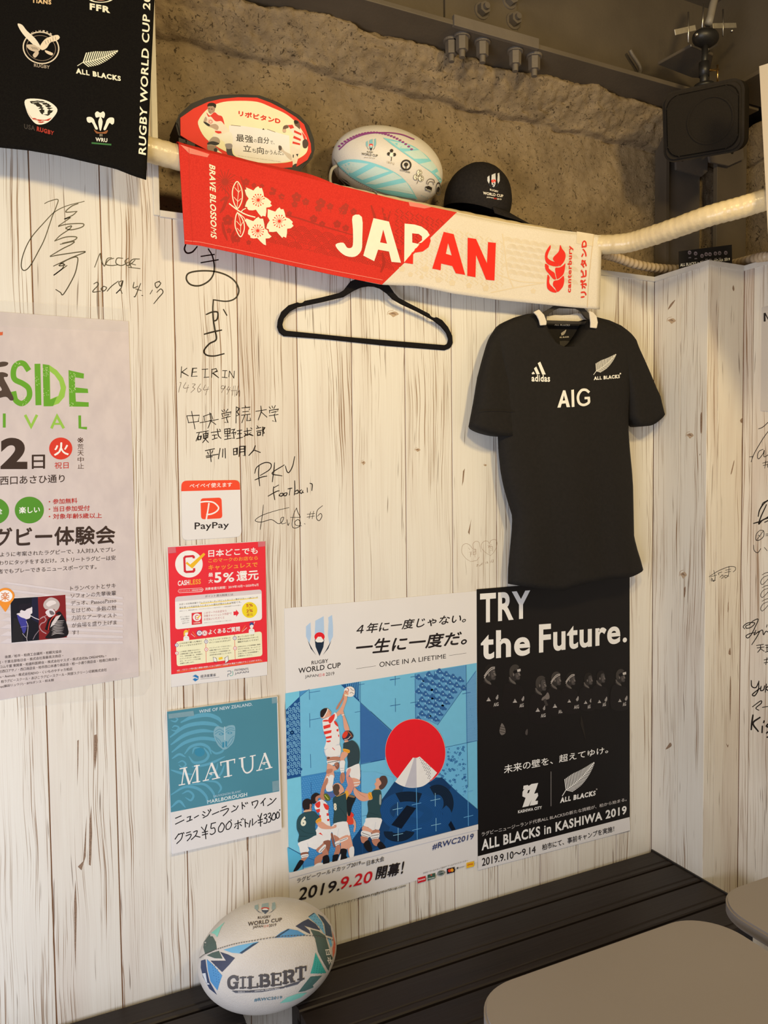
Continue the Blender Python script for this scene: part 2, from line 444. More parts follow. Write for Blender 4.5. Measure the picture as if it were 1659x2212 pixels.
def resample(pl, n):
    pl = [np.array(p, float) for p in pl]; d = [0]
    for a, b in zip(pl, pl[1:]): d.append(d[-1]+np.linalg.norm(b-a))
    out = []
    for i in range(n):
        t = d[-1]*i/(n-1); k = min(max(np.searchsorted(d, t)-1, 0), len(pl)-2)
        f = (t-d[k])/max(d[k+1]-d[k], 1e-9); out.append(pl[k]*(1-f)+pl[k+1]*f)
    return out
def sheet(name, A, B, na, nb, surf, mat, parent=None, thick=0.0004, back=None, smooth=True, **k):
    """cloth or paper between edge polylines A and B (photo px) laid on surf, with real thickness"""
    a = resample(A, na); b = resample(B, na)
    px = np.array([a[i]*(1-j/(nb-1))+b[i]*(j/(nb-1)) for j in range(nb) for i in range(na)])
    F_, N_ = surf.hit(px)
    Bk = F_-N_*thick
    if back is not None: Bk = F_.copy(); Bk[:, 1] = back
    n = na*nb; V = np.concatenate([F_, Bk]); F = []
    for j in range(nb-1):
        for i in range(na-1):
            q = (j*na+i, j*na+i+1, (j+1)*na+i+1, (j+1)*na+i); F.append(q); F.append(tuple(n+x for x in reversed(q)))
    bd = [i for i in range(na)]+[j*na+na-1 for j in range(1, nb)]+[(nb-1)*na+i for i in range(na-2, -1, -1)]+[j*na for j in range(nb-2, 0, -1)]
    for i in range(len(bd)):
        p, q = bd[i], bd[(i+1) % len(bd)]; F.append((q, p, p+n, q+n))
    bm = bmesh.new(); vs = [bm.verts.new(v) for v in V]
    for f in F: bm.faces.new([vs[i] for i in f])
    o = bmobj(name, bm, mat, parent, **k)
    if smooth: o.data.polygons.foreach_set('use_smooth', [abs(p.normal.y) > 0.5 for p in o.data.polygons])
    return o
def paper(name, quad, mat, y=-0.0006, thick=0.0005, parent=None, surf=None, **k):
    tl, tr, br, bl = quad
    return sheet(name, [tl, tr], [bl, br], 12, 12, surf or Plane(1, y), mat, parent, thick, smooth=False, **k)

# ================================================================== SETTING
XS = [-0.64, -0.50, -0.365, -0.23, -0.095, 0.044, 0.175, 0.319, 0.456, 0.594, 0.729, 0.871, 1.004, 1.138, 1.277, 1.41, 1.55, 1.686]
ZL, ZT, XO, XC, XP, YP = 2.14, 3.02, 0.285, 1.686, 1.824, -0.191
G = 0.0011
wall = prism('wall_back', [(-0.64, 0), (XC, 0), (XC, ZL-.002), (XO, ZL-.002), (XO, ZT), (-0.64, ZT)], 1, 0.0032, 0.10,
             pmat('dark_joint', (0.36, 0.17, 0.08), rough=0.8), kind='structure')
for a, b_ in zip(XS, XS[1:]):
    a2, b2 = a+G, b_-G
    if b_ <= XO: pg = [(a2, 0), (b2, 0), (b2, ZT), (a2, ZT)]
    elif a < XO: pg = [(a2, 0), (b2, 0), (b2, ZL), (XO, ZL), (XO, ZT), (a2, ZT)]
    else: pg = [(a2, 0), (b2, 0), (b2, ZL), (a2, ZL)]
    prism('plank', pg, 1, 0.0, 0.0031, M_PLANK, wall, bevel=0.0007)
wr = prism('wall_right', [(XC+.0032, .10), (XC+.0032, YP+.0032), (XP+.0032, YP+.0032), (XP+.0032, -2.2), (XP+.34, -2.2), (XP+.34, .10)], 2, 0, ZL-.002,
           pmat('dark_joint', (0.1, 0.065, 0.04)), kind='structure')
yy = sorted([at(1470, 800, Plane(0, XC))[1]])
ys = [0.0, yy[0], YP]
for a, b_ in zip(ys, ys[1:]): box('plank', (XC, b_+G*.5, 0), (XC+.0031, a-G*.5, ZL), M_PLANK2, wr, bevel=.0007)
xm = at(1551, 800, Plane(1, YP))[0]
for a, b_ in zip([XC, xm], [xm, XP]): box('plank', (a+G*.5, YP, 0), (b_-G*.5, YP+.0031, ZL), M_PLANK2, wr, bevel=.0007)
y0 = at(1626, 800, Plane(0, XP))[1]; ys = [YP, y0]+[y0-.137*i for i in range(1, 14)]
for a, b_ in zip(ys, ys[1:]): box('plank', (XP, b_+G, 0), (XP+.0031, a-G, ZL), M_PLANK2, wr, bevel=.0007)

# white edge strips along the top of the panelling
t1 = prism('trim_1', [(XO-.004, ZL-.010), (XO+.008, ZL-.010), (XO+.008, ZT), (XO-.004, ZT)], 1, -.004, .012, M_TRIM, bevel=.001, kind='structure')
t2 = box('trim_2', (XO+.0082, -.004, ZL-.012), (XC-.002, .012, ZL+.002), M_TRIM, bevel=.001, kind='structure')
t3 = prism('trim_3', [(XC-.004, -.004), (XC-.004, YP-.004), (XP-.004, YP-.004), (XP-.004, -2.2), (XP+.010, -2.2), (XP+.010, YP+.010), (XC+.010, YP+.010), (XC+.010, -.004)],
           2, ZL-.012, ZL+.002, M_TRIM, bevel=.001, kind='structure')
# ledge on top of the panelling
box('trim_4', (XO+.01, .012, ZL-.012), (XC, .125, ZL), pmat('ledge_board', (0.33, 0.27, 0.19), rough=.8), kind='structure')
prism('trim_5', [(XC, .125), (XC, YP+.012), (XP+.012, YP+.012), (XP+.012, -2.2), (XP+.33, -2.2), (XP+.33, .125)], 2, ZL-.012, ZL, pmat('ledge_board', (0.33, 0.27, 0.19)), kind='structure')

# rough fireproofed wall in the opening, bulging out under the steel beam
def rough_wall(name, S, prof, to3, nx, span, seed):
    V = []; F = []; pts = []
    for (a, za), (b, zb), k in zip(prof, prof[1:], S):
        for j in range(k): pts.append((a+(b-a)*j/k, za+(zb-za)*j/k))
    pts.append(prof[-1]); m_ = len(pts)
    for j, (d, z) in enumerate(pts):
        for i in range(nx):
            u = span[0]+(span[1]-span[0])*i/(nx-1); p = Vector((u*1.0, d, z+seed))
            lo = noise.fractal(p*7, 1.0, 2.0, 4)*0.007
            hi = noise.turbulence(p*38, 3, False)*0.005
            cr = -0.010*max(0.0, 0.06-abs(noise.noise(p*24)))*16*max(0, noise.noise(p*6+Vector((3, 1, 9)))+.1)
            bump = (2.0 if z > 2.56 else .75)
            V.append(to3(u, d-(lo+hi-.003+cr)*bump, z+(lo*1.3 if z > 2.56 else 0)))
    for j in range(m_-1):
        for i in range(nx-1): F.append((j*nx+i, j*nx+i+1, (j+1)*nx+i+1, (j+1)*nx+i))
    return mesh(name, V, F, M_ROUGH, smooth=True, kind='structure')
rough_wall('wall_upper_back', [80, 4, 22, 3, 12], [(.125, ZL-.02), (.128, 2.565), (.105, 2.57), (.035, 2.645), (.05, 2.66), (.11, 2.68)], lambda u, d, z: (u, d, z), 330, (XO-.02, 2.2), 0)
rough_wall('wall_upper_right', [40, 4, 10, 3], [(0, ZL-.02), (0, 2.565), (-.02, 2.57), (-.06, 2.66), (0, 2.68)], lambda u, d, z: (2.17+d, -u, z), 130, (-.15, 1.5), 5)
box('floor', (-.9, -3.2, -.05), (2.2, .1, 0), pmat('grey_floor', (.16, .145, .13), (.2, .18, .16), 4, .5, .1, 40), kind='structure')
box('ceiling', (-.9, -3.2, 3.02), (2.3, .3, 3.07), pmat('brown_ceiling_board', (.16, .12, .08), (.12, .09, .06), 5, .7, .2, 60), kind='structure')

box('wall_far_right', (2.26, -3.2, 2.0), (2.31, .3, 3.05), pmat('brown_ceiling_board', (.16, .12, .08)), kind='structure')
box('wall_far_back', (-.9, .20, 2.0), (2.3, .25, 3.05), pmat('brown_ceiling_board', (.16, .12, .08)), kind='structure')
# ------------------------------------------------------------------ steel work
beam = empty('steel_beam', (1.2, .05, 2.66), label='brown painted steel beam along the wall with bolted joint above the rough plaster', category='beam')
box('lower_flange', (.2, -.05, 2.660), (2.05, .10, 2.672), M_STEEL, beam, bevel=.0015)
box('web', (.2, .055, 2.672), (2.1, .065, 3.02), M_STEEL, beam)
box('upper_flange', (.2, -.05, 2.99), (2.05, .16, 3.005), M_STEEL, beam)
box('splice_plate', (.985, -.056, 2.656), (1.235, -.045, 2.682), M_STEEL2, beam, bevel=.001)
box('splice_plate', (1.02, .046, 2.69), (1.24, .055, 2.98), M_STEEL, beam, bevel=.001)
def hexnut(name, c, axis, r, h, mat, parent, stub=.5):
    bm = bmesh.new(); ax = Vector(axis).normalized(); q = ax.to_track_quat('Z', 'Y')
    for rr, a, b_, n in ((r*1.35, 0, h*.15, 20), (r, h*.15, h, 6), (stub*r, h, h*1.45, 14)):
        res = bmesh.ops.create_cone(bm, cap_ends=True, segments=n, radius1=rr, radius2=rr*.96, depth=b_-a)
        for v in res['verts']: v.co = q@(v.co+Vector((0, 0, (a+b_)/2)))+Vector(c)
    return bmobj(name, bm, mat, parent)
for px, py in ((998, 92), (1042, 106), (1113, 127), (1154, 141), (975, 88)):
    p = at(px, py, Plane(1, -.018 if px > 980 else .01)); hexnut('nut', (p[0], p[1], 2.660), (0, 0, -1), .0155, .036, M_STEEL2, beam)
for px, py in ((1040, 24), (1108, 46), (1100, 2)):
    p = at(px, py, Plane(1, .046)); hexnut('bolt', (p[0], .046, p[2]), (0, -1, 0), .0165, .02, M_STEEL2, beam)
cb = empty('steel_beam', (2.0, -.6, 2.66), label='dark steel cross beam running towards the viewer at top right', category='beam')
box('lower_flange', (1.87, -1.6, 2.665), (2.05, -.06, 2.677), M_STEEL, cb, bevel=.0015)
box('web', (1.955, -1.6, 2.677), (1.965, .05, 3.01), M_STEEL, cb)
box('upper_flange', (1.87, -1.6, 2.99), (2.05, -.06, 3.005), M_STEEL, cb)
GQ = [tuple(at(x, y, Plane(2, 2.72))[:2]) for x, y in ((1421, 140), (1492, 101), (1540, 120), (1530, 170), (1495, 168))]
gp = prism('gusset_plate', GQ, 2, 2.72, 2.728, M_STEEL, bevel=.001,
           label='triangular brown steel gusset plate in the beam corner behind the loudspeaker', category='plate')
col_ = empty('steel_column', (1.97, .08, ZL), label='dark steel column in the corner below the loudspeaker', category='column')
xa, xb, xc = (at(x, 450, Plane(1, .075))[0] for x in (1439, 1525, 1586))
box('flange', (xa, .075, ZL), (xa+.012, .12, 2.66), M_STEEL, col_)
box('web', (xa+.012, .10, ZL), (xb, .11, 2.66), M_STEEL2, col_)
box('flange', (xb-.004, .03, ZL), (xc, .045, 2.66), M_STEEL, col_, bevel=.001)
for (q, pl, hole) in ((((1456, 322), (1526, 332), (1524, 372), (1512, 383), (1457, 368)), .07, (1473, 344)), (((1527, 335), (1545, 318), (1600, 310), (1603, 345), (1570, 360), (1530, 352)), .02, (1581, 328))):
    P = [at(*p, Plane(1, pl)) for p in q]
    g = prism('bracket_plate', [(p[0], p[2]) for p in P], 1, pl-.008, pl, M_STEEL2, col_, bevel=.001)
    c = at(*hole, Plane(1, pl-.008)); bm = bmesh.new()
    bmesh.ops.create_circle(bm, cap_ends=True, segments=16, radius=.007, matrix=Matrix.Translation((c[0], c[1]-.0006, c[2]))@Matrix.Rotation(math.pi/2, 4, 'X'))
    bmobj('bolt_hole', bm, pmat('hole_dark', (.01, .008, .006)), g)
rod = [at(*p, Plane(1, .03)) for p in ((1361, 108), (1366, 118), (1376, 133), (1383, 146), (1383, 156), (1376, 163))]
tube('bent_rod', catmull(rod, 6), .0055, M_STEEL2, label='short bent steel rod end sticking out of the beam web', category='rod')
box('ceiling_panel', (at(918, 10, Plane(1, -.2))[0], -.45, 2.79), (at(1042, 5, Plane(1, -.2))[0]+.1, -.12, 2.83), pmat('grey_ceiling_board', (.22, .18, .13), (.17, .14, .10), 20, .8, .3, 60), bevel=.002,
    label='small grey board hanging under the ceiling at the top edge', category='board')

# ================================================================== BENCHES AND TABLES
M_BENCH = pmat('dark_brown_painted_wood', (0.019, 0.013, 0.0105), (0.015, 0.0105, 0.0088), 4, 0.48, 0.25, 18, stretch=(.4, 6, 6), spec=.28)
def slat_profile(y0, y1, z):  # top with a shallow bead line near the front edge
    return [(y0, z-.024), (y1, z-.024), (y1, z-.003), (y1-.003, z), (y0+.022, z), (y0+.020, z-.0022), (y0+.016, z-.0022), (y0+.014, z), (y0+.003, z), (y0, z-.003)]
def bench(x0, x1, label, ny=4):
    b = empty('wall_bench', ((x0+x1)/2, -.2, 0), label=label, category='bench', group='slatted benches along the wall')
    ys = [-.006, -.092, -.194, -.297, -.400]
    for a, c in zip(ys, ys[1:]):
        prism('slat', slat_profile(c+.004, a-.004, .45), 0, x0, x1, M_BENCH, b)
    for y in (-.04, -.36): box('rail', (x0+.02, y-.015, .37), (x1-.02, y+.015, .4255), M_BENCH, b, bevel=.002)
    for x in (x0+.03, x1-.075):
        for y in (-.07, -.375): box('leg', (x, y-.02, 0), (x+.045, y+.025, .3695), M_BENCH, b, bevel=.003)
    return b
b1 = bench(.508, 1.680, 'long dark brown slatted bench in the corner, to the right of the ball')
b2 = bench(-.62, .398, 'dark brown slatted bench at the lower left, left of the gap under the ball')
box('end_edge', (1.680, -.40, .43), (1.6852, -.005, .4525), pmat('black_edge', (.012, .01, .01)), b1)
M_TABLE = pmat('taupe_laminate', (0.265, 0.238, 0.222), (0.255, 0.228, 0.212), 3, 0.5, 0.06, 500, spec=.35)
def rrect(x0, y0, x1, y1, r, n=12):
    P = []
    for cx, cy, a in ((x1-r, y1-r, 0), (x0+r, y1-r, 90), (x0+r, y0+r, 180), (x1-r, y0+r, 270)):
        P += [(cx+r*math.cos(math.radians(a+90*i/n)), cy+r*math.sin(math.radians(a+90*i/n))) for i in range(n+1)]
    return P
def table(x0, y0, x1, y1, label, zt=.70, r=.095):
    t = empty('cafe_table', ((x0+x1)/2, (y0+y1)/2, 0), label=label, category='table', group='taupe cafe tables')
    prism('tabletop', rrect(x0, y0, x1, y1, r), 2, zt-.026, zt, M_TABLE, t, bevel=.004)
    cx, cy = (x0+x1)/2, (y0+y1)/2
    tube('pedestal', [(cx, cy, .03), (cx, cy, zt-.03)], .035, M_BLACKPL, t, 24)
    prism('foot_plate', rrect(cx-.2, cy-.2, cx+.2, cy+.2, .04), 2, 0, .03, M_BLACKPL, t, bevel=.004)
    return t
TP = Plane(2, .70)
a = at(1080, 2133, TP); c = at(1400, 1998, TP); print('tbl', a, c, at(1056, 2195, TP), at(1659, 2058, TP), at(1576, 1975, TP), at(1620, 1938, TP), at(1659, 1927, TP))
table(.655, -1.33, 1.222, -.608, 'taupe laminate table with rounded corners in the lower right foreground')
table(1.262, -1.25, 1.80, -.575, 'taupe table partly cut off by the right edge, beyond the larger one')

# ================================================================== WRAPPED PIPE AND DRAIN HOSE
M_WRAP = pmat('cream_pipe_wrap', (0.72, 0.60, 0.38), (0.66, 0.54, 0.33), 40, 0.28, 0.5, 60, spec=.5, bdist=.003)
PY = -.045; RP = .0250
pts = [at(x, y, Plane(1, PY)) for x, y in ((200, 298), (290, 315), (388, 341), (560, 384), (700, 418), (850, 450), (1000, 480), (1150, 508), (1262, 527))]
pts += [at(x, y, Plane(2, z)) for x, y, z in ((1345, 526, 2.182), (1400, 512, 2.186), (1460, 492, 2.19), (1530, 467, 2.197), (1600, 448, 2.205), (1660, 430, 2.215), (1760, 400, 2.23))]
pts[-1:] = [np.array(v) for v in ((1.66, -.44, 2.222), (1.71, -.62, 2.24), (1.735, -1.0, 2.25), (1.74, -1.5, 2.25), (1.74, -2.1, 2.25))]
pth = catmull(pts, 14)
rr = lambda i: .0250+.0009*noise.noise(Vector((i*.35, 0, 0)))+.0006*math.sin(i*2.1)+(.0022*abs(math.sin(i*.9)) if 9*14 < i < 17*14 and i > 14*14 else 0)
tube('wrapped_pipe', pth, .0275, M_WRAP, nseg=26, radf=rr, label='cream tape-wrapped pipe running along the top of the panelling and around the corner', category='pipe')
hose = [at(x, y, Plane(2, 2.165)) for x, y in ((1240, 520),)]
hose = [at(1298, 548, Plane(1, -.02)), at(1330, 556, Plane(1, -.005)), at(1370, 570, Plane(1, .01)), at(1410, 578, Plane(1, .035)), at(1450, 581, Plane(1, .06)), at(1500, 580, Plane(1, .07)),
        at(1560, 574, Plane(1, .04)), at(1600, 566, Plane(1, -.08)), at(1640, 556, Plane(1, -.25)), at(1670, 553, Plane(1, -.3))]
hp = catmull(hose, 26); M_HOSE = pmat('beige_drain_hose', (.60, .47, .31), (.54, .42, .27), 30, .4)
def hr(i): return .0105+.0026*(1 if (i//3) % 2 else 0)
tube('drain_hose', hp, .0125, M_HOSE, nseg=18, radf=hr, label='beige ribbed drain hose lying on the ledge behind the small black card', category='hose')

# ================================================================== EMBLEM HELPERS
def cup_emblem(p, cx, cy, w, h, dark='1c2a3f', blue='a8c4e8', mid='e9e6ea', red='d8232e', k=1.0, sx=0.0):
    """the striped cup emblem: five curved blades, red disc over a white peak"""
    X = lambda u, v: (cx+u*w+sx*v*h, cy+v*h)
    def Q(pts, col, n=4): p.P([X(*a) for a in pts], col)
    Q([(-.13, -.36), (.13, -.47), (.15, 0), (.12, .25), (0, .5), (-.12, .25), (-.15, 0)], blue)
    Q([(-.15, .1), (.15, .1), (.12, .28), (0, .5), (-.12, .28)], dark)
    p.C(*X(0, .03), w*.16, h*.11, red)
    Q([(-.14, .13), (-.05, .03), (.05, .03), (.14, .13), (.07, .165), (-.07, .165)], 'ece6e2')
    for s_ in (-1, 1):
        Q([(s_*.42, -.22), (s_*.28, -.32), (s_*.26, 0), (s_*.31, .2), (s_*.42, .02)], blue)
        Q([(s_*.31, .2), (s_*.37, .12), (s_*.27, .32), (s_*.10, .48), (s_*.2, .36)], dark)
        if s_ > 0: Q([(.27, -.44), (.39, -.5), (.42, -.22), (.30, -.22)], blue)
def fern(p, stem, tip, up, wu, wl, col, n=18, ang=None, midbow=.0):
    """silver fern leaf: leaflets above and below a stem"""
    s0 = np.array(stem, float); s1 = np.array(tip, float); d = s1-s0; L_ = np.linalg.norm(d); d /= L_; nrm = np.array([d[1], -d[0]])
    if nrm[1] > 0: nrm = -nrm
    ctr = lambda t: s0+d*L_*t-nrm*L_*.05*math.sin(math.pi*t)
    tail = s0-d*L_*.16-nrm*L_*.04
    p.L([tail, s0, ctr(.3), ctr(.6), ctr(1)], L_*.018, col)
    du = d*.60+nrm*.80; dl = d*.55-nrm*.83
    for i in range(n):
        t = i/n; t2 = t+.56/n
        for dr, wd, ex in ((du, wu, .8), (dl, wl, .75)):
            a, b_ = ctr(t), ctr(t2); l = wd*L_*(1-t)**ex*min(1, .82+.7*t)
            p.P([a, b_, b_+dr*l*.99, a+dr*l*1.0], col)
def feather(p, *a, **k): return fern(p, *a, **k)

# ================================================================== BALLS ON THE PIPE
def ball_mesh(name, bl, mat, **k):
    bm = bmesh.new(); bmesh.ops.create_uvsphere(bm, u_segments=64, v_segments=40, radius=1)
    A = np.array(bl.A)
    for v in bm.verts:
        l = np.array([v.co.z, v.co.x, v.co.y])*bl.r; v.co = Vector(bl.c+l@A)
    return bmobj(name, bm, mat, smooth=True, **k)
def axes(long, up=(0, 0, 1)):
    l = np.array(long, float); l /= np.linalg.norm(l); u = np.array(up, float); u -= l*(u@l); u /= np.linalg.norm(u); return np.array([l, np.cross(l, u), u])
M_BALLW = pmat('white_ball_rubber', (.74, .70, .64), (.70, .66, .60), 25, .38, .35, 420, spec=.4)
M_BALLD = pmat('worn_white_ball_rubber', (.66, .62, .57), (.56, .52, .47), 9, .5, .5, 420, spec=.3)
def seam(p, pts, col='3c3836', w=1.2, dash=True):
    q = catmull(pts, 10)
    if dash:
        for i in range(0, len(q)-1, 1):
            m_ = (q[i]+q[i+1])/2; p.L([q[i]*.8+m_*.2, m_], w, col)
    else: p.L(q, w, col)

c2 = at(838, 362, Plane(1, .030)); BL2 = Ball(c2, axes((.90, -.13, -.12)), (.140, .0895, .0895))
wb = ball_mesh('rugby_ball', BL2, M_BALLW, label='white rugby ball with pale blue wedges on the ledge beside the black cap', category='ball')
p = Pr(BL2, wb, base=6e-4, sub=9); p.at(700, 260, 3.606)
p.eps = 8e-5; AQ, AQ2 = '7fc4cf', 'b9cfcb'
p.P([tuple(v) for v in catmull([(458, 136), (560, 158), (690, 200), (800, 280), (880, 380), (916, 470)], 5)]+[tuple(v) for v in catmull([(905, 490), (850, 420), (740, 340), (640, 270), (540, 200)], 5)], AQ)
for q in ([(505, 158), (640, 185), (720, 225), (585, 218)], [(620, 245), (745, 232), (810, 300), (700, 300)], [(740, 340), (840, 318), (880, 372), (835, 398)], [(860, 412), (890, 396), (912, 458)]): p.P(q, AQ2)
p.P([tuple(v) for v in catmull([(105, 330), (170, 308), (280, 308), (420, 345), (560, 410), (650, 490), (728, 612)], 5)]+[tuple(v) for v in catmull([(640, 600), (460, 562), (300, 490), (190, 425), (112, 352)], 5)], AQ)
for q in ([(125, 350), (200, 322), (350, 338), (220, 408), (190, 415)], [(250, 440), (400, 358), (510, 395), (300, 462)], [(320, 490), (540, 405), (610, 450), (400, 498)], [(400, 530), (640, 480), (700, 575), (560, 550)]): p.P(q, AQ2)
p.go('blue_wedge', label='pale blue printed wedges'); p.eps = 6e-6; p.base = 9e-4
p.at(700, 260, 3.606)
for k in range(26):
    t = k/25; x = 120+560*t; y = 232-150*math.sin(math.pi*min(1, t*.93+.03))**.7+30*t
    p.C(x, y, 12, 8, '8d4a86', n=8)
p.L([(120, 228), (200, 160), (330, 108), (480, 98), (600, 112), (700, 150)], 9, '8d4a86', True)
p.go('purple_trim', label='purple stippled edging')
p.at(700, 260, 3.606)
seam(p, [(80, 310), (120, 362), (250, 470), (400, 555), (520, 590), (640, 622)], '6b6257', 3.0)
p.L([(78, 300), (110, 355), (112, 480)], 3, '8c867c', True)
for q in ([(115, 435), (150, 470), (215, 515), (180, 512)], [(130, 440), (180, 470), (210, 500), (150, 455)], [(118, 455), (160, 500), (130, 495)]): p.P(q, '23201f')
p.go('seam_stitching', kind='stuff')
p.at(700, 260, 3.606)
cup_emblem(p, 366, 192, 92, 96, '23262e', '7fb6c0', red='d8392e')
p.T('RUGBY', 335, 252, 383, 258, 13, '3a332c', .01); p.T('WORLD CUP', 293, 270, 418, 286, 18, '2e2823', .01); p.T('JAPAN 日本 2019', 312, 294, 396, 302, 10, '6e5c50')
p.go('printed_emblem')
p.at(700, 260, 3.606)
# shamrock, thistle, blossom, bear and ring crests with their captions
for dx, dy in ((-22, 0), (0, -24), (22, 6)): p.C(525+dx, 262+dy, 13, 13, '2c2622')
p.C(525, 270, 15, 17, 'efe6d4'); p.L([(525, 285), (522, 316)], 5, '2c2622'); p.T('I R F U', 490, 334, 545, 348, 17, '9a8a70')
p.go('printed_crest'); p.at(700, 260, 3.606)
p.C(637, 348, 42, 42, '2c2622', inner=.72, n=24); p.C(637, 344, 16, 15, '2c2622'); p.L([(637, 358), (637, 388)], 6, '2c2622'); p.L([(600, 360), (620, 384)], 6, '2c2622'); p.L([(674, 360), (656, 384)], 6, '2c2622')
p.T('SCOTLAND', 590, 392, 668, 412, 12, '2c2622', .01)
p.go('printed_crest'); p.at(700, 260, 3.606)
for cx_, cy_ in ((739, 408), (714, 442), (752, 452)):
    p.C(cx_, cy_, 21, 24, '5a4c3a'); p.C(cx_, cy_, 18, 21, 'efe4cf')
    for i in range(5): p.L([(cx_, cy_), (cx_+9*math.cos(i*1.257-1.57), cy_+9*math.sin(i*1.257-1.57))], 2.2, '5a4c3a')
p.L([(730, 468), (720, 492)], 3, '5a4c3a')
p.go('printed_crest'); p.at(700, 260, 3.606)
p.L([(795, 495), (800, 470), (820, 455), (850, 462), (858, 485)], 4, '4a3f36', True); p.L([(805, 500), (815, 478), (842, 478), (850, 500)], 4, '4a3f36', True)
p.P([(785, 515), (812, 508), (838, 522), (832, 556), (806, 545), (786, 540)], '2c2622'); p.T('Russia', 789, 537, 832, 553, 15, 'efe4cf', .01)
p.go('printed_crest'); p.at(700, 260, 3.606)
p.C(887, 532, 20, 52, '3a332c', inner=.82, n=24); p.C(887, 536, 9, 22, '3a332c')
p.go('printed_crest'); p.at(700, 260, 3.606)
p.T('POOL A', 752, 590, 808, 610, 14, '8fa7b4')
p.go('lettering')
tube('ball_stand', catmull([at(x, y, Plane(1, .02)) for x, y in ((727, 358), (717, 366), (713, 384), (716, 400), (722, 408))], 5), .0035, pmat('clear_acrylic', (.55, .52, .47), (.6, .57, .5), 40, .12, alpha=.55), label='small clear plastic clip at the left end of the white ball', category='stand')
# ------------------------------------------------------------------ cardboard ball-shaped display
DP = Plane(1, .012); M_CARD = pmat('black_card', (.018, .015, .013), (.024, .02, .017), 30, .6)
disp = empty('display_box', tuple(at(527, 297, DP)), label='red and cream cardboard rugby-ball display with two printed players, on the ledge at left', category='display')
ox, oy, ok = 340, 180, 4.1475
def cpx(l): return [(ox+x/ok, oy+y/ok) for x, y in l]
outl = [(203, 315), (320, 232), (450, 172), (560, 146), (720, 130), (890, 134), (1010, 178), (1130, 240), (1240, 310), (1310, 372), (1345, 470), (1370, 545), (1375, 620), (1340, 690), (1255, 745), (1200, 768), (1080, 765), (930, 740), (740, 705), (560, 650), (420, 590), (270, 512), (205, 470)]
P = [at(*q, DP) for q in cpx(outl)]
front = prism('front_panel', [(v[0], v[2]) for v in P], 1, .009, .012, ink('d93a2e'), disp)
back = [(150, 380), (185, 300), (290, 205), (430, 150), (560, 126), (740, 122), (900, 130), (1060, 190), (1260, 310), (1340, 400), (1385, 520), (1392, 610), (1370, 690), (1290, 770), (1240, 850), (1100, 830), (860, 800), (560, 720), (400, 640), (240, 560), (180, 500)]
Pb = [at(*q, Plane(1, .03)) for q in cpx(back)]
prism('body', [(v[0], v[2]) for v in Pb], 1, .013, .095, M_CARD, disp, bevel=.004)
for q in ([(190, 490), (250, 510), (250, 535), (190, 540)], [(262, 512), (335, 545), (335, 570), (262, 548)], [(1080, 765), (1260, 750), (1250, 800), (1090, 790)]):
    Q = [at(*v, Plane(1, .008)) for v in cpx(q)]; prism('folded_tab', [(v[0], v[2]) for v in Q], 1, .006, .0088, M_CARD, disp)
p = Pr(Plane(1, .009), front, rough=.4); p.at(ox, oy, ok)
p.SP([(365, 370), (380, 310), (450, 230), (560, 175), (700, 158), (890, 166), (1020, 215), (1150, 275), (1240, 350), (1300, 430), (1345, 530), (1340, 610), (1290, 660), (1200, 700), (1100, 715), (950, 715), (760, 680), (640, 625), (520, 560), (420, 480)], 'f1e3bf', 4)
p.P([(640, 378), (760, 382), (870, 398), (1000, 420), (1120, 455), (1180, 470), (1195, 690), (1100, 712), (950, 714), (760, 680), (690, 640), (650, 520)], 'f4efe4')
for a, b_ in (((660, 376), (745, 384)), ((985, 412), (1055, 438))): p.L([a, b_], 4, '6a4a35')
p.P([(938, 416), (950, 402), (960, 418)], '3a2418')
p.T('リポビタンD', 726, 290, 1096, 362, 46, 'd12a22', .075, h2=48)
p.T('最強', 705, 520, 855, 535, 66, '1d1512', .012); p.T('の', 862, 528, 890, 531, 28, '1d1512', .008); p.T('自分', 900, 535, 1000, 543, 58, '1d1512', .012); p.T('で、', 1008, 545, 1048, 548, 30, '1d1512', .008)
p.T('立', 768, 608, 840, 616, 58, '1d1512', .012); p.T('ち', 848, 620, 884, 624, 36, '1d1512', .01); p.T('向', 892, 630, 952, 636, 62, '1d1512', .012); p.T('かうんだ。', 962, 636, 1130, 644, 40, '1d1512', .01)
p.T('The Ball tilt device is a regd. trademark of Gilbert Rugby', 720, 652, 1105, 708, 7, '7a6a5a')
p.go('lettering', label='printed slogan on cream oval')
SK, SKD, HR, WH_, GR, DK = 'a58a78', '6d564a', '2a211d', 'e6dccb', '9a9188', '26262e'
p.at(ox, oy, ok)
# left player, running with the ball
p.SP([(448, 195), (465, 178), (500, 176), (525, 192), (522, 218), (512, 225), (500, 208), (470, 205), (455, 215)], HR)
p.SP([(452, 212), (470, 205), (500, 210), (516, 224), (512, 250), (500, 272), (478, 278), (460, 262), (452, 240)], SK)
p.P([(456, 226), (470, 224), (470, 230), (456, 231)], HR); p.P([(480, 228), (494, 230), (494, 235), (480, 234)], HR); p.P([(462, 256), (478, 258), (474, 264), (464, 262)], SKD)
p.SP([(440, 262), (470, 280), (520, 255), (560, 290), (590, 330), (600, 370), (625, 400), (640, 440), (560, 460), (515, 430), (490, 395), (455, 370), (430, 330), (425, 300)], WH_)
p.SP([(440, 262), (470, 290), (510, 260), (545, 285), (580, 300), (600, 370), (570, 340), (520, 340), (480, 300), (455, 300)], 'd83a33')
p.SP([(500, 300), (530, 286), (560, 296), (566, 318), (545, 334), (512, 330), (500, 316)], 'd2423c'); p.P([(515, 425), (570, 430), (575, 448), (545, 452), (518, 440)], 'd83a33')
p.SP([(445, 330), (470, 318), (495, 330), (500, 350), (480, 365), (455, 360)], 'e9c5b8'); p.C(476, 345, 16, 16, 'c04a40', inner=.75)
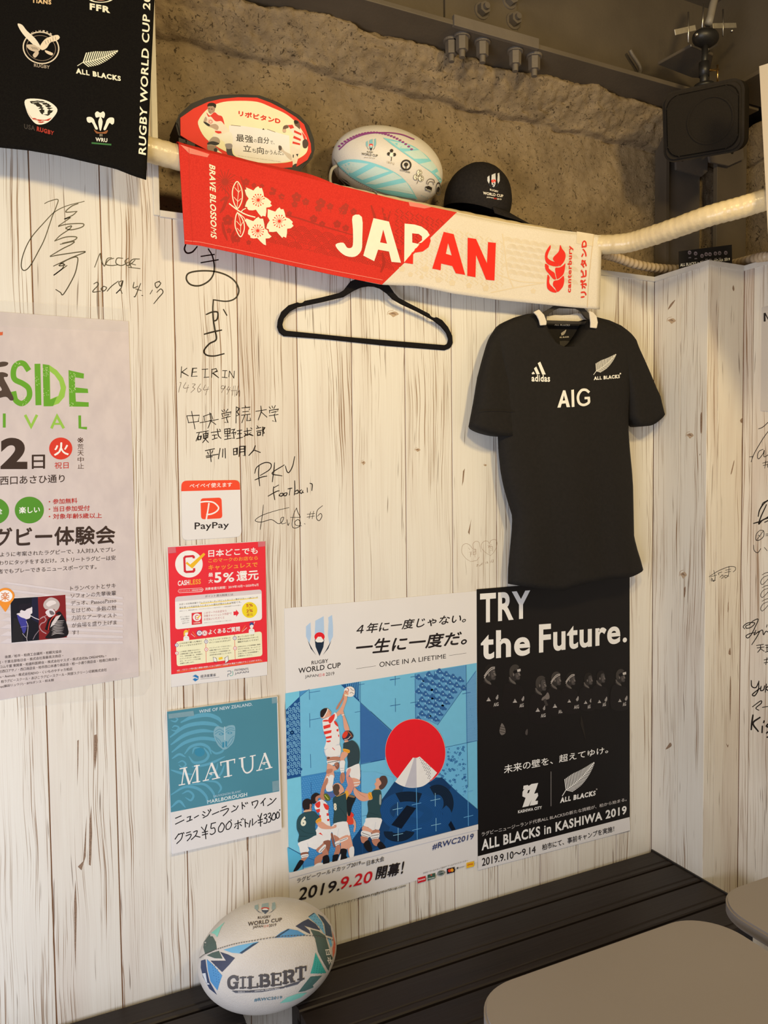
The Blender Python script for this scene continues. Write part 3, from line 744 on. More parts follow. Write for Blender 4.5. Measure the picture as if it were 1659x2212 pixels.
p.SP([(412, 345), (430, 300), (445, 320), (440, 350), (470, 370), (520, 365), (548, 390), (535, 420), (490, 400), (450, 385), (425, 362)], 'b49c8a')
p.SP([(412, 345), (440, 352), (470, 372), (460, 385), (430, 368)], DK)
p.SP([(505, 450), (560, 462), (640, 435), (672, 470), (668, 545), (610, 555), (600, 530), (560, 500), (520, 490), (500, 480)], 'efe6d6')
p.SP([(500, 480), (545, 490), (560, 530), (520, 565), (480, 580), (448, 572), (450, 540), (470, 505)], 'a09488'); p.SP([(452, 530), (500, 520), (555, 540), (520, 556), (480, 548), (450, 550)], DK)
p.SP([(450, 560), (500, 560), (545, 590), (550, 625), (520, 635), (480, 625), (450, 595)], '8c7a6e'); p.SP([(505, 590), (530, 582), (535, 610), (515, 622)], DK)
p.SP([(540, 600), (600, 645), (612, 668), (585, 668), (545, 640)], 'e8ddc8'); p.L([(590, 645), (606, 668)], 7, DK)
p.SP([(608, 545), (665, 545), (668, 600), (680, 640), (720, 670), (740, 705), (700, 700), (650, 665), (622, 625), (615, 580)], '3b3a44'); p.SP([(610, 545), (665, 545), (668, 580), (640, 590), (615, 580)], '8d8a90')
p.L([(715, 680), (738, 704)], 8, 'e8e0d0')
p.go('printed_player')
p.at(ox, oy, ok)
# right player
p.SP([(1225, 335), (1245, 330), (1270, 350), (1278, 390), (1270, 430), (1250, 420), (1238, 390), (1225, 360)], SKD); p.SP([(1222, 345), (1232, 330), (1262, 345), (1255, 362), (1232, 362)], HR)
p.SP([(1165, 372), (1200, 368), (1240, 385), (1290, 430), (1330, 480), (1340, 540), (1320, 580), (1290, 560), (1280, 590), (1250, 600), (1205, 560), (1200, 540), (1220, 480), (1205, 440), (1175, 410)], 'e9ded0')
for q in ([(1168, 375), (1210, 372), (1225, 400), (1190, 410)], [(1225, 420), (1290, 450), (1290, 470), (1222, 440)], [(1222, 470), (1285, 500), (1282, 518), (1215, 492)], [(1212, 520), (1280, 540), (1276, 556), (1208, 540)], [(1290, 430), (1325, 475), (1335, 520), (1310, 500)]): p.P(q, 'd33b32')
p.SP([(1122, 430), (1130, 385), (1165, 375), (1175, 398), (1150, 410), (1150, 438), (1132, 442)], SKD); p.SP([(1120, 415), (1150, 412), (1150, 438), (1125, 436)], 'c9ad97')
p.SP([(1300, 520), (1330, 500), (1352, 540), (1335, 580), (1305, 575)], '4a3c38')
p.SP([(1195, 560), (1250, 590), (1280, 590), (1270, 640), (1255, 690), (1240, 735), (1215, 755), (1210, 700), (1195, 690), (1195, 630)], 'e2d8cb'); p.P([(1212, 640), (1222, 640), (1220, 668), (1212, 665)], DK); p.P([(1240, 635), (1262, 632), (1255, 660)], DK)
p.SP([(1195, 640), (1200, 690), (1165, 665), (1130, 625), (1095, 600), (1090, 570), (1115, 575), (1140, 610)], 'c8beb4'); p.SP([(1085, 560), (1110, 565), (1112, 595), (1090, 600)], '554c48')
p.SP([(1210, 740), (1245, 720), (1240, 760), (1225, 790), (1212, 785)], '28242a')
p.go('printed_player')

# ------------------------------------------------------------------ black cap
cap = empty('baseball_cap', tuple(at(1030, 430, Plane(1, .04))), label='black baseball cap with a cup emblem, on the ledge right of the white ball', category='cap')
M_CAP = pmat('black_cotton', (.014, .012, .012), (.020, .017, .016), 200, .85, .4, 500, spec=.15)
cc = at(1032, 437, Plane(1, .038)); CA = axes((.92, -.28, -.22), (.15, -.1, 1)); CB = Ball(cc, CA, (.088, .083, .098))
bm = bmesh.new(); NU, NV = 48, 18; rings = []
for j in range(NV):
    th = math.pi*.5*(j/(NV-1))*1.22; ring = []
    for i in range(NU):
        ph = 2*math.pi*i/NU; l = np.array([math.cos(ph)*math.sin(th), math.sin(ph)*math.sin(th), math.cos(th)])
        
        k = 1+.012*math.cos(6*ph)**12*math.sin(th); v = l*CB.r*k; ring.append(bm.verts.new(Vector(CB.c+v@CA)))
    rings.append(ring)
for a, b_ in zip(rings, rings[1:]):
    for i in range(NU): bm.faces.new((a[i], a[(i+1) % NU], b_[(i+1) % NU], b_[i]))
bmesh.ops.remove_doubles(bm, verts=bm.verts, dist=1e-5)
crown = bmobj('crown', bm, M_CAP, cap, smooth=True)
bm = bmesh.new(); V = []
for s_ in (0, 1):
    for j in range(9):
        row = []
        for i in range(25):
            ph = math.radians(-74+148*i/24); rr_ = 1.0+.80*(j/8)*math.cos(ph)**.75; dz = -.30-.16*(j/8)*(1-.3*abs(math.sin(ph)))-.20*(math.sin(ph)**2)*(rr_)-.012*s_*2.5
            v = np.array([math.cos(ph)*rr_*.088, math.sin(ph)*.083*(1+.06*j/8), dz*.082+.012]); row.append(bm.verts.new(Vector(CB.c+v@CA)))
        V.append(row)
def qd(a, b_, c, d):
    try: bm.faces.new((a, b_, c, d))
    except ValueError: pass
for s_ in (0, 1):
    for j in range(8):
        for i in range(24): qd(V[s_*9+j][i], V[s_*9+j][i+1], V[s_*9+j+1][i+1], V[s_*9+j+1][i])
for i in range(24): qd(V[8][i], V[8][i+1], V[17][i+1], V[17][i]); qd(V[0][i], V[0][i+1], V[9][i+1], V[9][i])
for j in range(8): qd(V[j][0], V[j+1][0], V[j+10][0], V[j+9][0]); qd(V[j][24], V[j+1][24], V[j+10][24], V[j+9][24])
brim = bmobj('brim', bm, M_CAP, cap, smooth=True)
bc = Vector(CB.c+np.array([0, 0, .099])@CA); bm = bmesh.new(); bmesh.ops.create_uvsphere(bm, u_segments=16, v_segments=8, radius=.007, matrix=Matrix.Translation(bc)@Matrix.Diagonal((1, 1, .5, 1))); bmobj('button', bm, M_CAP, cap, smooth=True)
p = Pr(CB, crown, base=1.6e-3, sub=7); p.at(700, 260, 3.606)
cup_emblem(p, 1318, 472, 112, 122, '2e3a4c', 'c9ccd2', red='d8392e')
p.T('RUGBY', 1290, 548, 1355, 565, 15, 'e6ddd0', .02); p.T('WORLD CUP', 1238, 578, 1392, 602, 22, 'e6ddd0', .025); p.T('JAPAN', 1265, 605, 1318, 613, 12, 'e6ddd0', .02); p.T('日本', 1320, 614, 1342, 617, 12, 'd8392e', .02); p.T('2019', 1344, 618, 1378, 622, 12, 'e6ddd0', .02)
p.go('emblem', label='white stitched cup emblem and words')

# ================================================================== RED AND WHITE TOWEL OVER THE PIPE
def M_terry(name, a, b_): return pmat(name, a, b_, 400, .92, .6, 500, spec=.1, bdist=.001)
RED = M_terry('red_terry', (.70, .045, .03), (.60, .035, .025)); IV = M_terry('ivory_terry', (.80, .74, .64), (.74, .68, .58))
def tow_f(x, z): return -.077-.003*np.sin(x*9+1)-.0018*np.sin(x*23+z*8)+.020*np.clip((2.15-z)/.13, 0, 1)
TW = Relief(tow_f, -.08)
top = [(386, 311), (420, 322), (500, 342), (620, 372), (740, 404), (860, 434), (985, 460), (1100, 483), (1200, 498), (1300, 510)]
bot = [(399, 527), (430, 530), (520, 549), (620, 572), (720, 594), (825, 615), (900, 618), (980, 634), (1080, 648), (1180, 658), (1240, 664), (1296, 668)]
tw = sheet('rally_towel', top, bot, 90, 22, TW, [IV, RED], thick=.0022, label='red and white cotton towel draped on the pipe, reading JAPAN', category='towel')
for f_ in tw.data.polygons:
    f_.material_index = 1 if f_.center.x < .845+1.04*(f_.center.z-2.12) else 0
# the flap going back over the pipe
V = []; F = []; n_ = 60; tp = resample(top, n_); Pt = TW.hit(np.array(tp))[0]
for j in range(8):
    for q, x_ in zip(Pt, tp):
        c_ = min(pth, key=lambda v: abs(v[0]-q[0])); dy, dz = c_[1]-q[1], q[2]-c_[2]; r0 = math.hypot(dy, dz); a0 = math.atan2(dz, dy)
        k = min(1, max(0, (720-x_[0])/330)); a1 = a0+.07*(1-k)+max(.1, math.radians(190)-a0)*k; t = j/7
        a_ = a0+(a1-a0)*t; rr_ = r0+(.0272-r0)*min(1, t*3)*k; V.append((q[0], c_[1]-rr_*math.cos(a_), c_[2]+rr_*math.sin(a_)))
for j in range(7):
    for i in range(n_-1): F.append((j*n_+i, (j+1)*n_+i, (j+1)*n_+i+1, j*n_+i+1))
# colour split: red to the left of the diagonal
mi = []
for j in range(7):
    for i in range(n_-1): mi.append(0 if (tp[i][0]+tp[i+1][0])/2 < 984 else 1)
mesh('top_fold', V, F, [RED, IV], tw, smooth=True, midx=mi)
p = Pr(TW, tw, base=3e-4, sub=14)
diag = [(985, 460), (825, 615)]
rl = [tuple(q) for q in resample(top, 60) if q[0] <= 984]+[(985, 460), (825, 615)]+[tuple(q) for q in resample(bot, 60)[::-1] if q[0] <= 822]
p.P(rl, RED); p.go('red_field', label='red half left of the diagonal')
DR = 'a2251c'; LI = 'd6c9b0'; p.n = 2; p.hold = True
p.at(370, 300, 3.53)
# dark red background motifs: sunburst, branches, blossoms
for i in range(18):
    a = math.radians(20*i+8); r0, r1 = 18, (75 if i % 2 else 95)
    p.L([(410+r0*math.cos(a), 325+r0*math.sin(a)), (410+r1*math.cos(a)*.95, 325+r1*math.sin(a))], 6, DR)
p.C(410, 328, 26, 26, DR); p.go('sunburst_motif')
p.at(370, 300, 3.53)
for q, w in (([(530, 290), (555, 370), (560, 470), (545, 560)], 18), ([(455, 265), (530, 305)], 5), ([(380, 470), (420, 450), (400, 520), (375, 560)], 24), ([(390, 640), (400, 700), (425, 770)], 22), ([(490, 690), (465, 740), (470, 790)], 22), ([(380, 360), (440, 430), (420, 480)], 9)):
    p.L(q, w, DR, True, taper=.6)
def smallblossom(x, y, r, c):
    for i in range(5):
        a = math.radians(72*i-90); p.C(x+r*.55*math.cos(a), y+r*.55*math.sin(a), r*.42, r*.42, c, n=8)
for x, y, r in ((430, 620, 44), (500, 760, 34), (570, 330, 30), (630, 355, 20), (440, 700, 22), (590, 790, 20), (770, 400, 34), (840, 440, 26), (955, 445, 40), (1025, 480, 30), (940, 500, 26), (1140, 490, 40), (1210, 515, 28), (1120, 530, 28), (1310, 545, 38), (1390, 555, 28), (1330, 515, 26), (1085, 610, 32), (1150, 650, 26), (1265, 650, 32), (1330, 680, 28), (900, 570, 22), (690, 360, 18)):
    smallblossom(x, y, r, DR); p.L([(x, y), (x+6, y+r*1.7)], 3, DR)
p.L([(760, 560), (950, 600), (1150, 665), (1390, 735)], 12, DR, True, taper=.4); p.go('blossom_motif')
p.at(370, 300, 3.53)
p.hold = True
# seigaiha waves clipped to the red field, light ones on the ivory field
def wave(cx_, cy_, r, c, w, slope=.22):
    for k in (1, .76, .52, .28):
        pts = []
        for i in range(9):
            a = math.pi+math.pi*i/8; x = cx_+r*k*math.cos(a); y = cy_+r*k*.86*math.sin(a)+(x-cx_)*slope; pts.append((x, y))
        p.L(pts, w, c)
for j in range(7):
    for i in range(12):
        x = 700+100*i+(50 if j % 2 else 0)-j*2; y = 690+.225*(x-700)+j*44-44
        lim_top = 640+.24*(x-700)*(1 if x > 800 else .4)
        bt = 800+.235*(x-640)
        if x < 640 or y > bt-10 or x > 1740: continue
        if 1330 > x > 860 and y < 620+.3*(x-860): continue
        if x > 1330 and y < 690+.2*(x-1330): continue
        wave(x, y, 52, DR, 4.5)
p.go('wave_motif')
p.at(820, 400, 3.318)
p.hold = True; p.n = 2
for q, w in (([(20, 170), (40, 250), (10, 330), (-40, 420)], 22), ([(75, 190), (60, 270), (85, 330)], 14), ([(-60, 150), (-30, 260), (-50, 340)], 20), ([(20, 490), (30, 560), (10, 620)], 22), ([(100, 440), (150, 470)], 16)): p.L(q, w, DR, True, taper=.5)
# key-fret lattice on the red field, below the top edge
def fret(x0, y0, nx, ny, s_, col, w, sl=.25):
    for i in range(nx):
        for j in range(ny):
            x = x0+i*s_*1.5; y = y0+j*s_*1.5+i*s_*1.5*sl
            if (i+j) % 2: q = [(x, y), (x+s_, y+s_*.9), (x+s_*.4, y+s_*1.4)]
            else: q = [(x+s_, y), (x+s_*.2, y+s_*.7), (x+s_, y+s_*1.3)]
            if col == DR and q[0][0]+q[0][1]*1.12 > 790-s_*2 : continue
            if col == LI and (q[0][0]+q[0][1]*1.12 < 790+s_ or y > 640+.14*(x-250) or x > 870): continue
            p.L(q, w, col)
fret(110, 170, 13, 7, 24, DR, 6)
p.go('fret_motif')
p.at(820, 400, 3.318)
fret(250, 250, 20, 12, 24, LI, 6)
p.go('fret_motif'); p.at(820, 400, 3.318)
for j in range(6):
    for i in range(9):
        x = 920+62*i+(31 if j % 2 else 0); y = 400+.16*(x-900)+j*46
        if x < 1400 and y < 700+.1*(x-900): wave(x, y, 36, LI, 4, .14)
for q, w in (([(880, 350), (900, 500), (920, 640), (960, 740)], 9), ([(840, 640), (1000, 690), (1180, 700)], 8), ([(800, 770), (1000, 730), (1180, 700)], 8)): p.L(q, w, LI, True)
for x, y, r in ((160, 600, 24), (220, 640, 20), (330, 600, 26), (420, 680, 22), (520, 700, 26), (640, 720, 22), (760, 740, 24), (300, 660, 16), (1100, 760, 20)): smallblossom(x, y, r, LI)
p.go('wave_motif')
p.hold = False; p.n = 66; p.gap = 3; nfg = 66
# leaves, branch and three blossoms
p.at(460, 300, 9.217); IVC = 'f0e2c8'; REDC = 'e02b20'
for q, vein in (([(480, 850), (405, 960), (385, 1110), (420, 1280), (490, 1385), (565, 1260), (585, 1110), (555, 960)], [[(490, 890), (505, 1060), (490, 1230), (478, 1370)], [(430, 970), (505, 1060)], [(545, 1020), (503, 1075)], [(415, 1160), (488, 1240)], [(560, 1190), (492, 1250)]]),
                ([(480, 1480), (440, 1640), (455, 1790), (545, 1950), (615, 1830), (620, 1700), (570, 1570)], [[(500, 1490), (540, 1640), (550, 1740), (545, 1890)], [(470, 1640), (545, 1725)], [(590, 1660), (552, 1740)], [(480, 1780), (545, 1850)]])):
    p.L(q, 20, IVC, True, True)
    for v in vein: p.L(v, 10, IVC, True)
p.L([(325, 1290), (400, 1350), (480, 1410), (560, 1460), (690, 1520), (835, 1560)], 24, IVC, True); p.L([(560, 1450), (600, 1410), (650, 1385)], 18, IVC, True); p.L([(480, 1460), (560, 1520), (625, 1580), (640, 1640)], 16, IVC, True)
p.go('leaf_emblem')
def blossom(out, c, r):
    p.at(460, 300, 9.217); p.P(out, IVC); k = 14
    for i in range(k):
        a = 2*math.pi*i/k+.2; rr_ = r*(1 if i % 2 else .93)
        p.L([(c[0]+r*.15*math.cos(a), c[1]+r*.15*math.sin(a)), (c[0]+rr_*.8*math.cos(a), c[1]+rr_*.8*math.sin(a))], 9, REDC)
        p.C(c[0]+rr_*.92*math.cos(a), c[1]+rr_*.92*math.sin(a), 14, 14, REDC, n=8)
    p.C(c[0], c[1], 30, 30, REDC, n=12); p.go('blossom_emblem')
b0 = [(630, 1015), (665, 1010), (655, 965), (805, 1030), (850, 975), (900, 945), (930, 985), (972, 978), (1005, 1080), (1015, 1150), (1090, 1190), (1160, 1255), (1140, 1290), (1175, 1330), (1130, 1360), (1060, 1370), (1062, 1450), (1045, 1545), (985, 1530), (965, 1555), (900, 1480), (855, 1410), (790, 1425), (715, 1420), (685, 1395), (680, 1360), (635, 1350), (665, 1260), (710, 1190), (660, 1120)]
blossom(b0, (900, 1220), 130)
b1_ = [(1090, 1400), (1240, 1450), (1280, 1395), (1325, 1365), (1350, 1405), (1400, 1400), (1430, 1480), (1445, 1560), (1520, 1590), (1590, 1655), (1570, 1690), (1605, 1730), (1550, 1780), (1475, 1790), (1472, 1880), (1455, 1970), (1400, 1945), (1380, 1975), (1310, 1900), (1265, 1845), (1190, 1855), (1115, 1850), (1110, 1800), (1060, 1785), (1080, 1700), (1130, 1625), (1085, 1550)]
blossom(b1_, (1320, 1640), 135)
b2_ = [(640, 1630), (660, 1585), (800, 1640), (860, 1580), (905, 1555), (935, 1590), (995, 1590), (1020, 1700), (1030, 1790), (1085, 1820), (1100, 1880), (1165, 1945), (1120, 1980), (1045, 1985), (1055, 2120), (1005, 2100), (940, 2040), (880, 1975), (810, 1985), (745, 1970), (740, 1930), (695, 1895), (700, 1830), (725, 1780), (680, 1720)]
blossom(b2_, (890, 1830), 130)
# words
p.at(370, 300, 3.53)
p.T3('BRAVE BLOSSOMS', (288, 192), (300, 752), (335, 205), 'efe0c4', .03, .12); p.go('lettering')
def J(*a, **k): p.P(*a, **k)
p.at(820, 400, 3.318); IL, RLc = 'f1e6d2', 'e12a1f'
# J A P A N traced
p.at(370, 300, 3.53); p.SP([(1382, 590), (1452, 596), (1455, 760), (1448, 850), (1400, 898), (1330, 892), (1275, 850), (1252, 805), (1310, 792), (1340, 830), (1375, 828), (1385, 790), (1384, 690)], IL, 3); p.go('letter', label='white letter J')
p.at(820, 400, 3.318)
p.P([(-45, 237), (66, 262), (152, 556), (84, 550), (66, 476), (-12, 462), (-40, 545), (-118, 505)], IL, [[(25, 318), (2, 410), (52, 420)]]); p.go('letter', label='white letter A')
p.at(820, 400, 3.318)
pc = [tuple(q) for q in catmull([(250, 283), (320, 310), (357, 360), (365, 400), (350, 445), (310, 475), (240, 484)], 4)]
bowl = [(232, 345), (280, 350), (303, 368), (300, 398), (270, 418), (235, 412)]
# P split by the diagonal: ivory upper-left, red lower-right
p.P([(178, 276)]+[(250, 283), (300, 298), (340, 328), (358, 358), (300, 412), (272, 420), (303, 395), (303, 368), (280, 350), (232, 345), (233, 412), (262, 418), (285, 424), (175, 553)], IL)
p.P([(358, 358), (365, 400), (350, 445), (310, 475), (240, 486), (238, 566), (175, 556), (240, 470), (285, 424), (300, 412)], RLc)
p.go('letter', label='letter P, half ivory half red')
p.at(820, 400, 3.318); p.P([(458, 335), (530, 352), (612, 643), (545, 632), (520, 580), (440, 562), (436, 610), (376, 598)], RLc, [[(490, 415), (474, 492), (516, 504)]]); p.go('letter', label='red letter A')
p.at(820, 400, 3.318); p.P([(630, 377), (690, 386), (768, 560), (776, 408), (832, 414), (822, 684), (762, 678), (690, 500), (686, 660), (627, 650)], RLc); p.go('letter', label='red letter N')
p.at(820, 400, 3.318); p.P([(1412, 332), (1535, 352), (1530, 440), (1410, 418)], pmat('tape_on_white', (.84, .74, .56), rough=.25)); p.go('tape_strip')
# three-bird crest traced from its outline
p.at(1150, 500, 9.76)
for q in ([(372, 290), (380, 360), (345, 430), (318, 520), (330, 570), (400, 620), (480, 650), (560, 725), (480, 738), (390, 720), (310, 680), (268, 600), (262, 500), (290, 410)],
          [(582, 285), (625, 370), (680, 440), (697, 520), (680, 600), (640, 670), (590, 725), (570, 730), (540, 690), (480, 650), (430, 590), (450, 530), (520, 460), (560, 400)],
          [(268, 680), (335, 720), (345, 780), (400, 830), (460, 870), (480, 940), (495, 1010), (440, 1005), (400, 960), (350, 900), (290, 830), (265, 760)],
          [(480, 770), (560, 762), (640, 720), (690, 670), (685, 760), (660, 880), (610, 950), (530, 1005), (510, 990), (485, 880)],
          [(318, 910), (360, 970), (350, 1050), (370, 1120), (430, 1180), (510, 1280), (440, 1285), (360, 1250), (310, 1190), (300, 1080)],
          [(450, 1045), (540, 1025), (600, 980), (655, 935), (668, 1040), (645, 1150), (590, 1230), (520, 1278), (480, 1200), (430, 1130)]):
    p.SP(q, 'dc3026', 3)
p.go('crest_emblem', label='red three-bird crest')
p.at(1150, 500, 9.76)
p.T3('canterbury', (835, 1290), (862, 300), (722, 1290), 'd23a2c', .035)
p.T3('リポビタンD', (1130, 1405), (1140, 205), (1012, 1405), 'd23a2c', .085, -.1)
p.go('lettering')
p.at(370, 300, 3.53)
for q in ([(68, 45), (290, 118), (275, 142), (135, 112)],): p.P(q, pmat('tape_on_red', (.83, .22, .17), rough=.25))
p.go('tape_strip', label='clear tape at the top left corner')
p.at(820, 400, 3.318); p.P([(205, 118), (300, 135), (372, 158), (320, 168), (215, 150)], pmat('tape_on_red', (.83, .22, .17))); p.go('tape_strip')
p.at(0, 0, 1); bl_ = [(q[0]+1, q[1]-7-3*(q[0]-399)/430) for q in bot if q[0] < 826]; p.L([tuple(x) for x in bl_], 1.3, 'f08070'); p.go('hem_stitch')
p.L([(1282, 507), (1276, 560), (1271, 610), (1268, 664)], 1.0, 'cbb48c'); p.L([(408, 321), (410, 420), (416, 528)], 1.0, 'c22a20'); p.go('hem_stitch')

# ================================================================== BLACK TOWEL TOP LEFT
def bt_f(x, z): return -.088-.004*np.sin(x*11)-.002*np.sin(x*31+z*4)
BT = Relief(bt_f, -.088); M_BT = M_terry('black_terry', (.006, .005, .005), (.009, .008, .007))
bt = sheet('supporter_towel', [(-330, -70), (337, -70), ], [(-330, 265), (0, 318), (60, 324), (130, 336), (190, 350), (250, 364), (290, 380), (316, 388)], 60, 40, BT, M_BT, thick=.0022,
           label='black towel hanging at top left, printed with national team crests', category='towel')
CRM = 'efe6d0'
p = Pr(BT, bt, base=8e-4, sub=20); p.at(0, 0, 3.95)
p.T3('RUGBY WORLD CUP 2019', (1245, 1325), (1290, -170), (1180, 1325), CRM, .022, .15); p.go('lettering')
p.at(0, 0, 3.95); p.T('FFR', 765, 85, 940, 115, 58, CRM, .05, h2=55); p.C(860, -10, 105, 35, CRM, inner=.8); p.C(860, -14, 60, 20, 'e8a890', inner=.7); p.go('crest')
p.at(0, 0, 3.95); p.T('TIANS', 270, 25, 438, 42, 40, 'd8b98c', .05); p.go('crest')
p.at(0, 0, 3.95)
fern(p, (705, 535), (1005, 435), 1, .34, .24, CRM, n=16); p.T('ALL BLACKS', 648, 628, 1030, 695, 46, CRM, .06, h2=44, sh=-.05); p.go('crest', label='silver fern crest')
p.at(0, 0, 3.95)
p.C(350, 410, 158, 138, 'd8ccb8', rot=.25, inner=.93, n=40); p.C(350, 412, 128, 108, '8a7a6c', rot=.25, inner=.96, n=40)
for q, c in (([(150, 205), (190, 215), (230, 265), (300, 330), (345, 400), (330, 425), (270, 370), (210, 310), (170, 255)], 'e8dccb'), ([(225, 385), (300, 385), (345, 420), (310, 445), (250, 425)], 'c4b4a0'),
             ([(340, 400), (380, 340), (430, 315), (490, 300), (510, 325), (480, 350), (430, 365), (400, 410), (360, 430)], 'e4d4bc'), ([(280, 470), (320, 430), (330, 460), (300, 495)], 'c8b8a4'), ([(385, 430), (450, 455), (440, 475), (395, 455)], 'd8c8b2')): p.SP(q, c, 3)
for i in range(6): p.L([(235+14*i, 392+3*i), (255+14*i, 418+2*i)], 3, '2a2420')
for i in range(5): p.L([(385+22*i, 352-9*i), (395+20*i, 380-10*i)], 3, '3a302a')
for i, ch in enumerate('NAMIBIA'):
    a = math.radians(-118+13*i); X_, Y_ = 345+128*math.cos(a), 400+118*math.sin(a); t = a+math.pi/2
    p.T3(ch, (X_-9*math.cos(t), Y_-9*math.sin(t)), (X_+9*math.cos(t), Y_+9*math.sin(t)), (X_-9*math.cos(t)+24*math.sin(t), Y_-9*math.sin(t)-24*math.cos(t)), 'c4b8a8', .02)
p.T('RUGBY', 290, 572, 425, 590, 28, 'a89a8a', .02, h2=28); p.go('crest', label='round crest with a flying bird')
p.at(0, 0, 3.95)
p.SP([(215, 855), (320, 845), (420, 870), (490, 935), (450, 1010), (390, 1055), (315, 1062), (260, 1010), (225, 940)], 'ece4d8', 4)
p.SP([(250, 870), (330, 860), (410, 880), (470, 935), (440, 970), (400, 990), (330, 960), (290, 900)], '14100e', 4)
p.P([(330, 870), (385, 872), (430, 905), (438, 950), (410, 925), (380, 920), (345, 905), (360, 895)], 'ece4d8'); p.SP([(270, 895), (300, 905), (335, 940), (345, 975), (300, 955), (278, 925)], 'ece4d8', 3)
p.SP([(222, 880), (245, 960), (300, 1010), (380, 1025), (440, 1005), (400, 1040), (330, 1050), (270, 1010), (232, 945)], 'b8392c', 4)
p.L([(240, 890), (262, 965), (320, 1015), (400, 1020)], 8, 'ece4d8', True); p.L([(230, 920), (262, 990), (320, 1035), (390, 1035)], 5, 'ece4d8', True)
p.T('USA', 205, 1100, 300, 1118, 42, '2e2a2c', .04); p.T('RUGBY', 312, 1120, 462, 1158, 42, 'a02c24', .05, h2=36, sh=.1); p.go('crest', label='shield crest with an eagle and red stripes')
p.at(0, 0, 3.95)
for q in ([(810, 970), (830, 952), (855, 965), (880, 952), (895, 975), (885, 1010), (862, 1000), (875, 1040), (862, 1110), (850, 1110), (838, 1040), (850, 1000), (820, 1005)], [(740, 1005), (775, 1000), (800, 1020), (812, 1050), (835, 1100), (815, 1105), (795, 1065), (780, 1045), (765, 1050), (745, 1040)], [(970, 1010), (935, 1005), (910, 1025), (900, 1055), (882, 1105), (900, 1110), (922, 1070), (935, 1050), (955, 1065), (972, 1050)]): p.SP(q, 'f0e8da', 3)
p.SP([(800, 1105), (830, 1125), (860, 1130), (890, 1125), (920, 1112), (905, 1142), (860, 1140), (822, 1140)], '8a5230', 3)
for x in (852, 861, 870): p.L([(x, 1145), (x, 1165)], 3, 'c8bca8')
p.T('WRU', 815, 1208, 915, 1216, 34, 'f0e8da', .03); p.L([(785, 1222), (945, 1236)], 14, '2c6a3a'); p.go('crest', label='three feathers crest')

# ================================================================== EMPTY HANGER
def cp(o, l): return [(o[0]+x/o[2], o[1]+y/o[2]) for x, y in l]
def hy(z): return -.0105-.034*max(0.0, (z-1.935)/.16)
HP = GPlane((0, hy(1.935), 1.935), (0, -.16, -.034))
def toxz(pts, surf): return [(v[0], v[2]) for v in surf.hit(np.array(pts))[0]]
ho = cp((580, 590, 3.95), [(770, 40), (800, 20), (880, 18), (960, 45), (1030, 112), (1070, 170), (1110, 212), (1200, 260), (1370, 348), (1385, 372), (1410, 381), (1432, 376), (1480, 402), (1530, 462), (1565, 535), (1570, 600), (1545, 642), (1500, 659), (1000, 620), (500, 565), (130, 537), (92, 508), (74, 460), (80, 400), (110, 330), (170, 275), (245, 250), (262, 256), (288, 255), (306, 238), (450, 208), (600, 170), (642, 145), (700, 70)])
hi_ = cp((580, 590, 3.95), [(850, 113), (790, 123), (730, 150), (640, 205), (450, 250), (250, 292), (180, 330), (130, 390), (117, 440), (125, 475), (150, 492), (700, 548), (1500, 615), (1525, 603), (1535, 565), (1515, 510), (1470, 455), (1400, 400), (1270, 330), (1130, 265), (1060, 225), (1010, 175), (950, 132), (900, 116)])
hg = empty('clothes_hanger', tuple(at(800, 620, HP)), label='empty black velvet clothes hanger hanging below the towel', category='hanger')
fr = prism('frame', toxz(ho, HP), 1, -.003, .003, M_VELVET, hg, bevel=.0012, holes=[toxz(hi_, HP)])
for v in fr.data.vertices: v.co.y += -.0105-.034*(v.co.z-1.935)/.16
def hook(px, py, parent, plane_y=-.048):
    c = at(px, py, Plane(1, plane_y)); pz = None
    k = min(range(len(pth)), key=lambda i: abs(pth[i][0]-c[0])); pc_ = pth[k]
    R_ = .0272; pts_ = [(c[0], plane_y, c[2])]
    zt = pc_[2]
    for i in range(13):
        a = math.radians(-140+ 320*i/12) if False else math.radians(-50+230*i/12)
        pts_.append((c[0]+R_*0.0+ .0, pc_[1]+R_*math.cos(a)*-1, zt+R_*math.sin(a)))
    pts_[1:1] = [(c[0], plane_y*.6+(pc_[1]-R_*.62)*.4, c[2]+(zt-R_*.8-c[2])*.6)]
    tube('hook', catmull(pts_, 4), .0017, M_CHROME, parent, 10)
hook(803, 597, hg, hy(2.055))

# ================================================================== BLACK JERSEY ON ITS HANGER
def jr_f(x, z):
    u = (x-1.36)/.25
    return -.058-.022*np.exp(-(u*u))-.004*np.sin(x*38+z*5)*np.clip((1.9-z)*2.2, 0, 1)-.003*np.sin(x*17-z*9)
JR = Relief(jr_f, -.06); M_JR = pmat('black_jersey_knit', (.0125, .011, .010), (.015, .013, .012), 120, .8, .35, 700, spec=.2)
JO = (1000, 640, 3.457)
js = empty('rugby_jersey', tuple(at(1230, 1000, JR)), label='black short-sleeved rugby jersey with white collar tabs hung above the black poster', category='jersey')
rows = [((522, 118), (1012, 150)), ((440, 140), (1090, 165)), ((340, 185), (1190, 200)), ((290, 225), (1262, 255)), ((262, 300), (1295, 330)), ((285, 450), (1300, 480)), ((330, 640), (1290, 700)), ((325, 850), (1278, 860)), ((316, 1040), (1276, 1000)), ((320, 1150), (1287, 1150)), ((335, 1300), (1302, 1300)), ((360, 1420), (1311, 1420)), ((400, 1550), (1315, 1560)), ((435, 1650), (1318, 1680)), ((430, 1760), (1321, 1800)), ((416, 1900), (1345, 1900)), ((402, 2040), (1368, 1980)), ((398, 2160), (1384, 2048))]
A_ = cp(JO, [r[0] for r in rows]); B_ = cp(JO, [r[1] for r in rows])
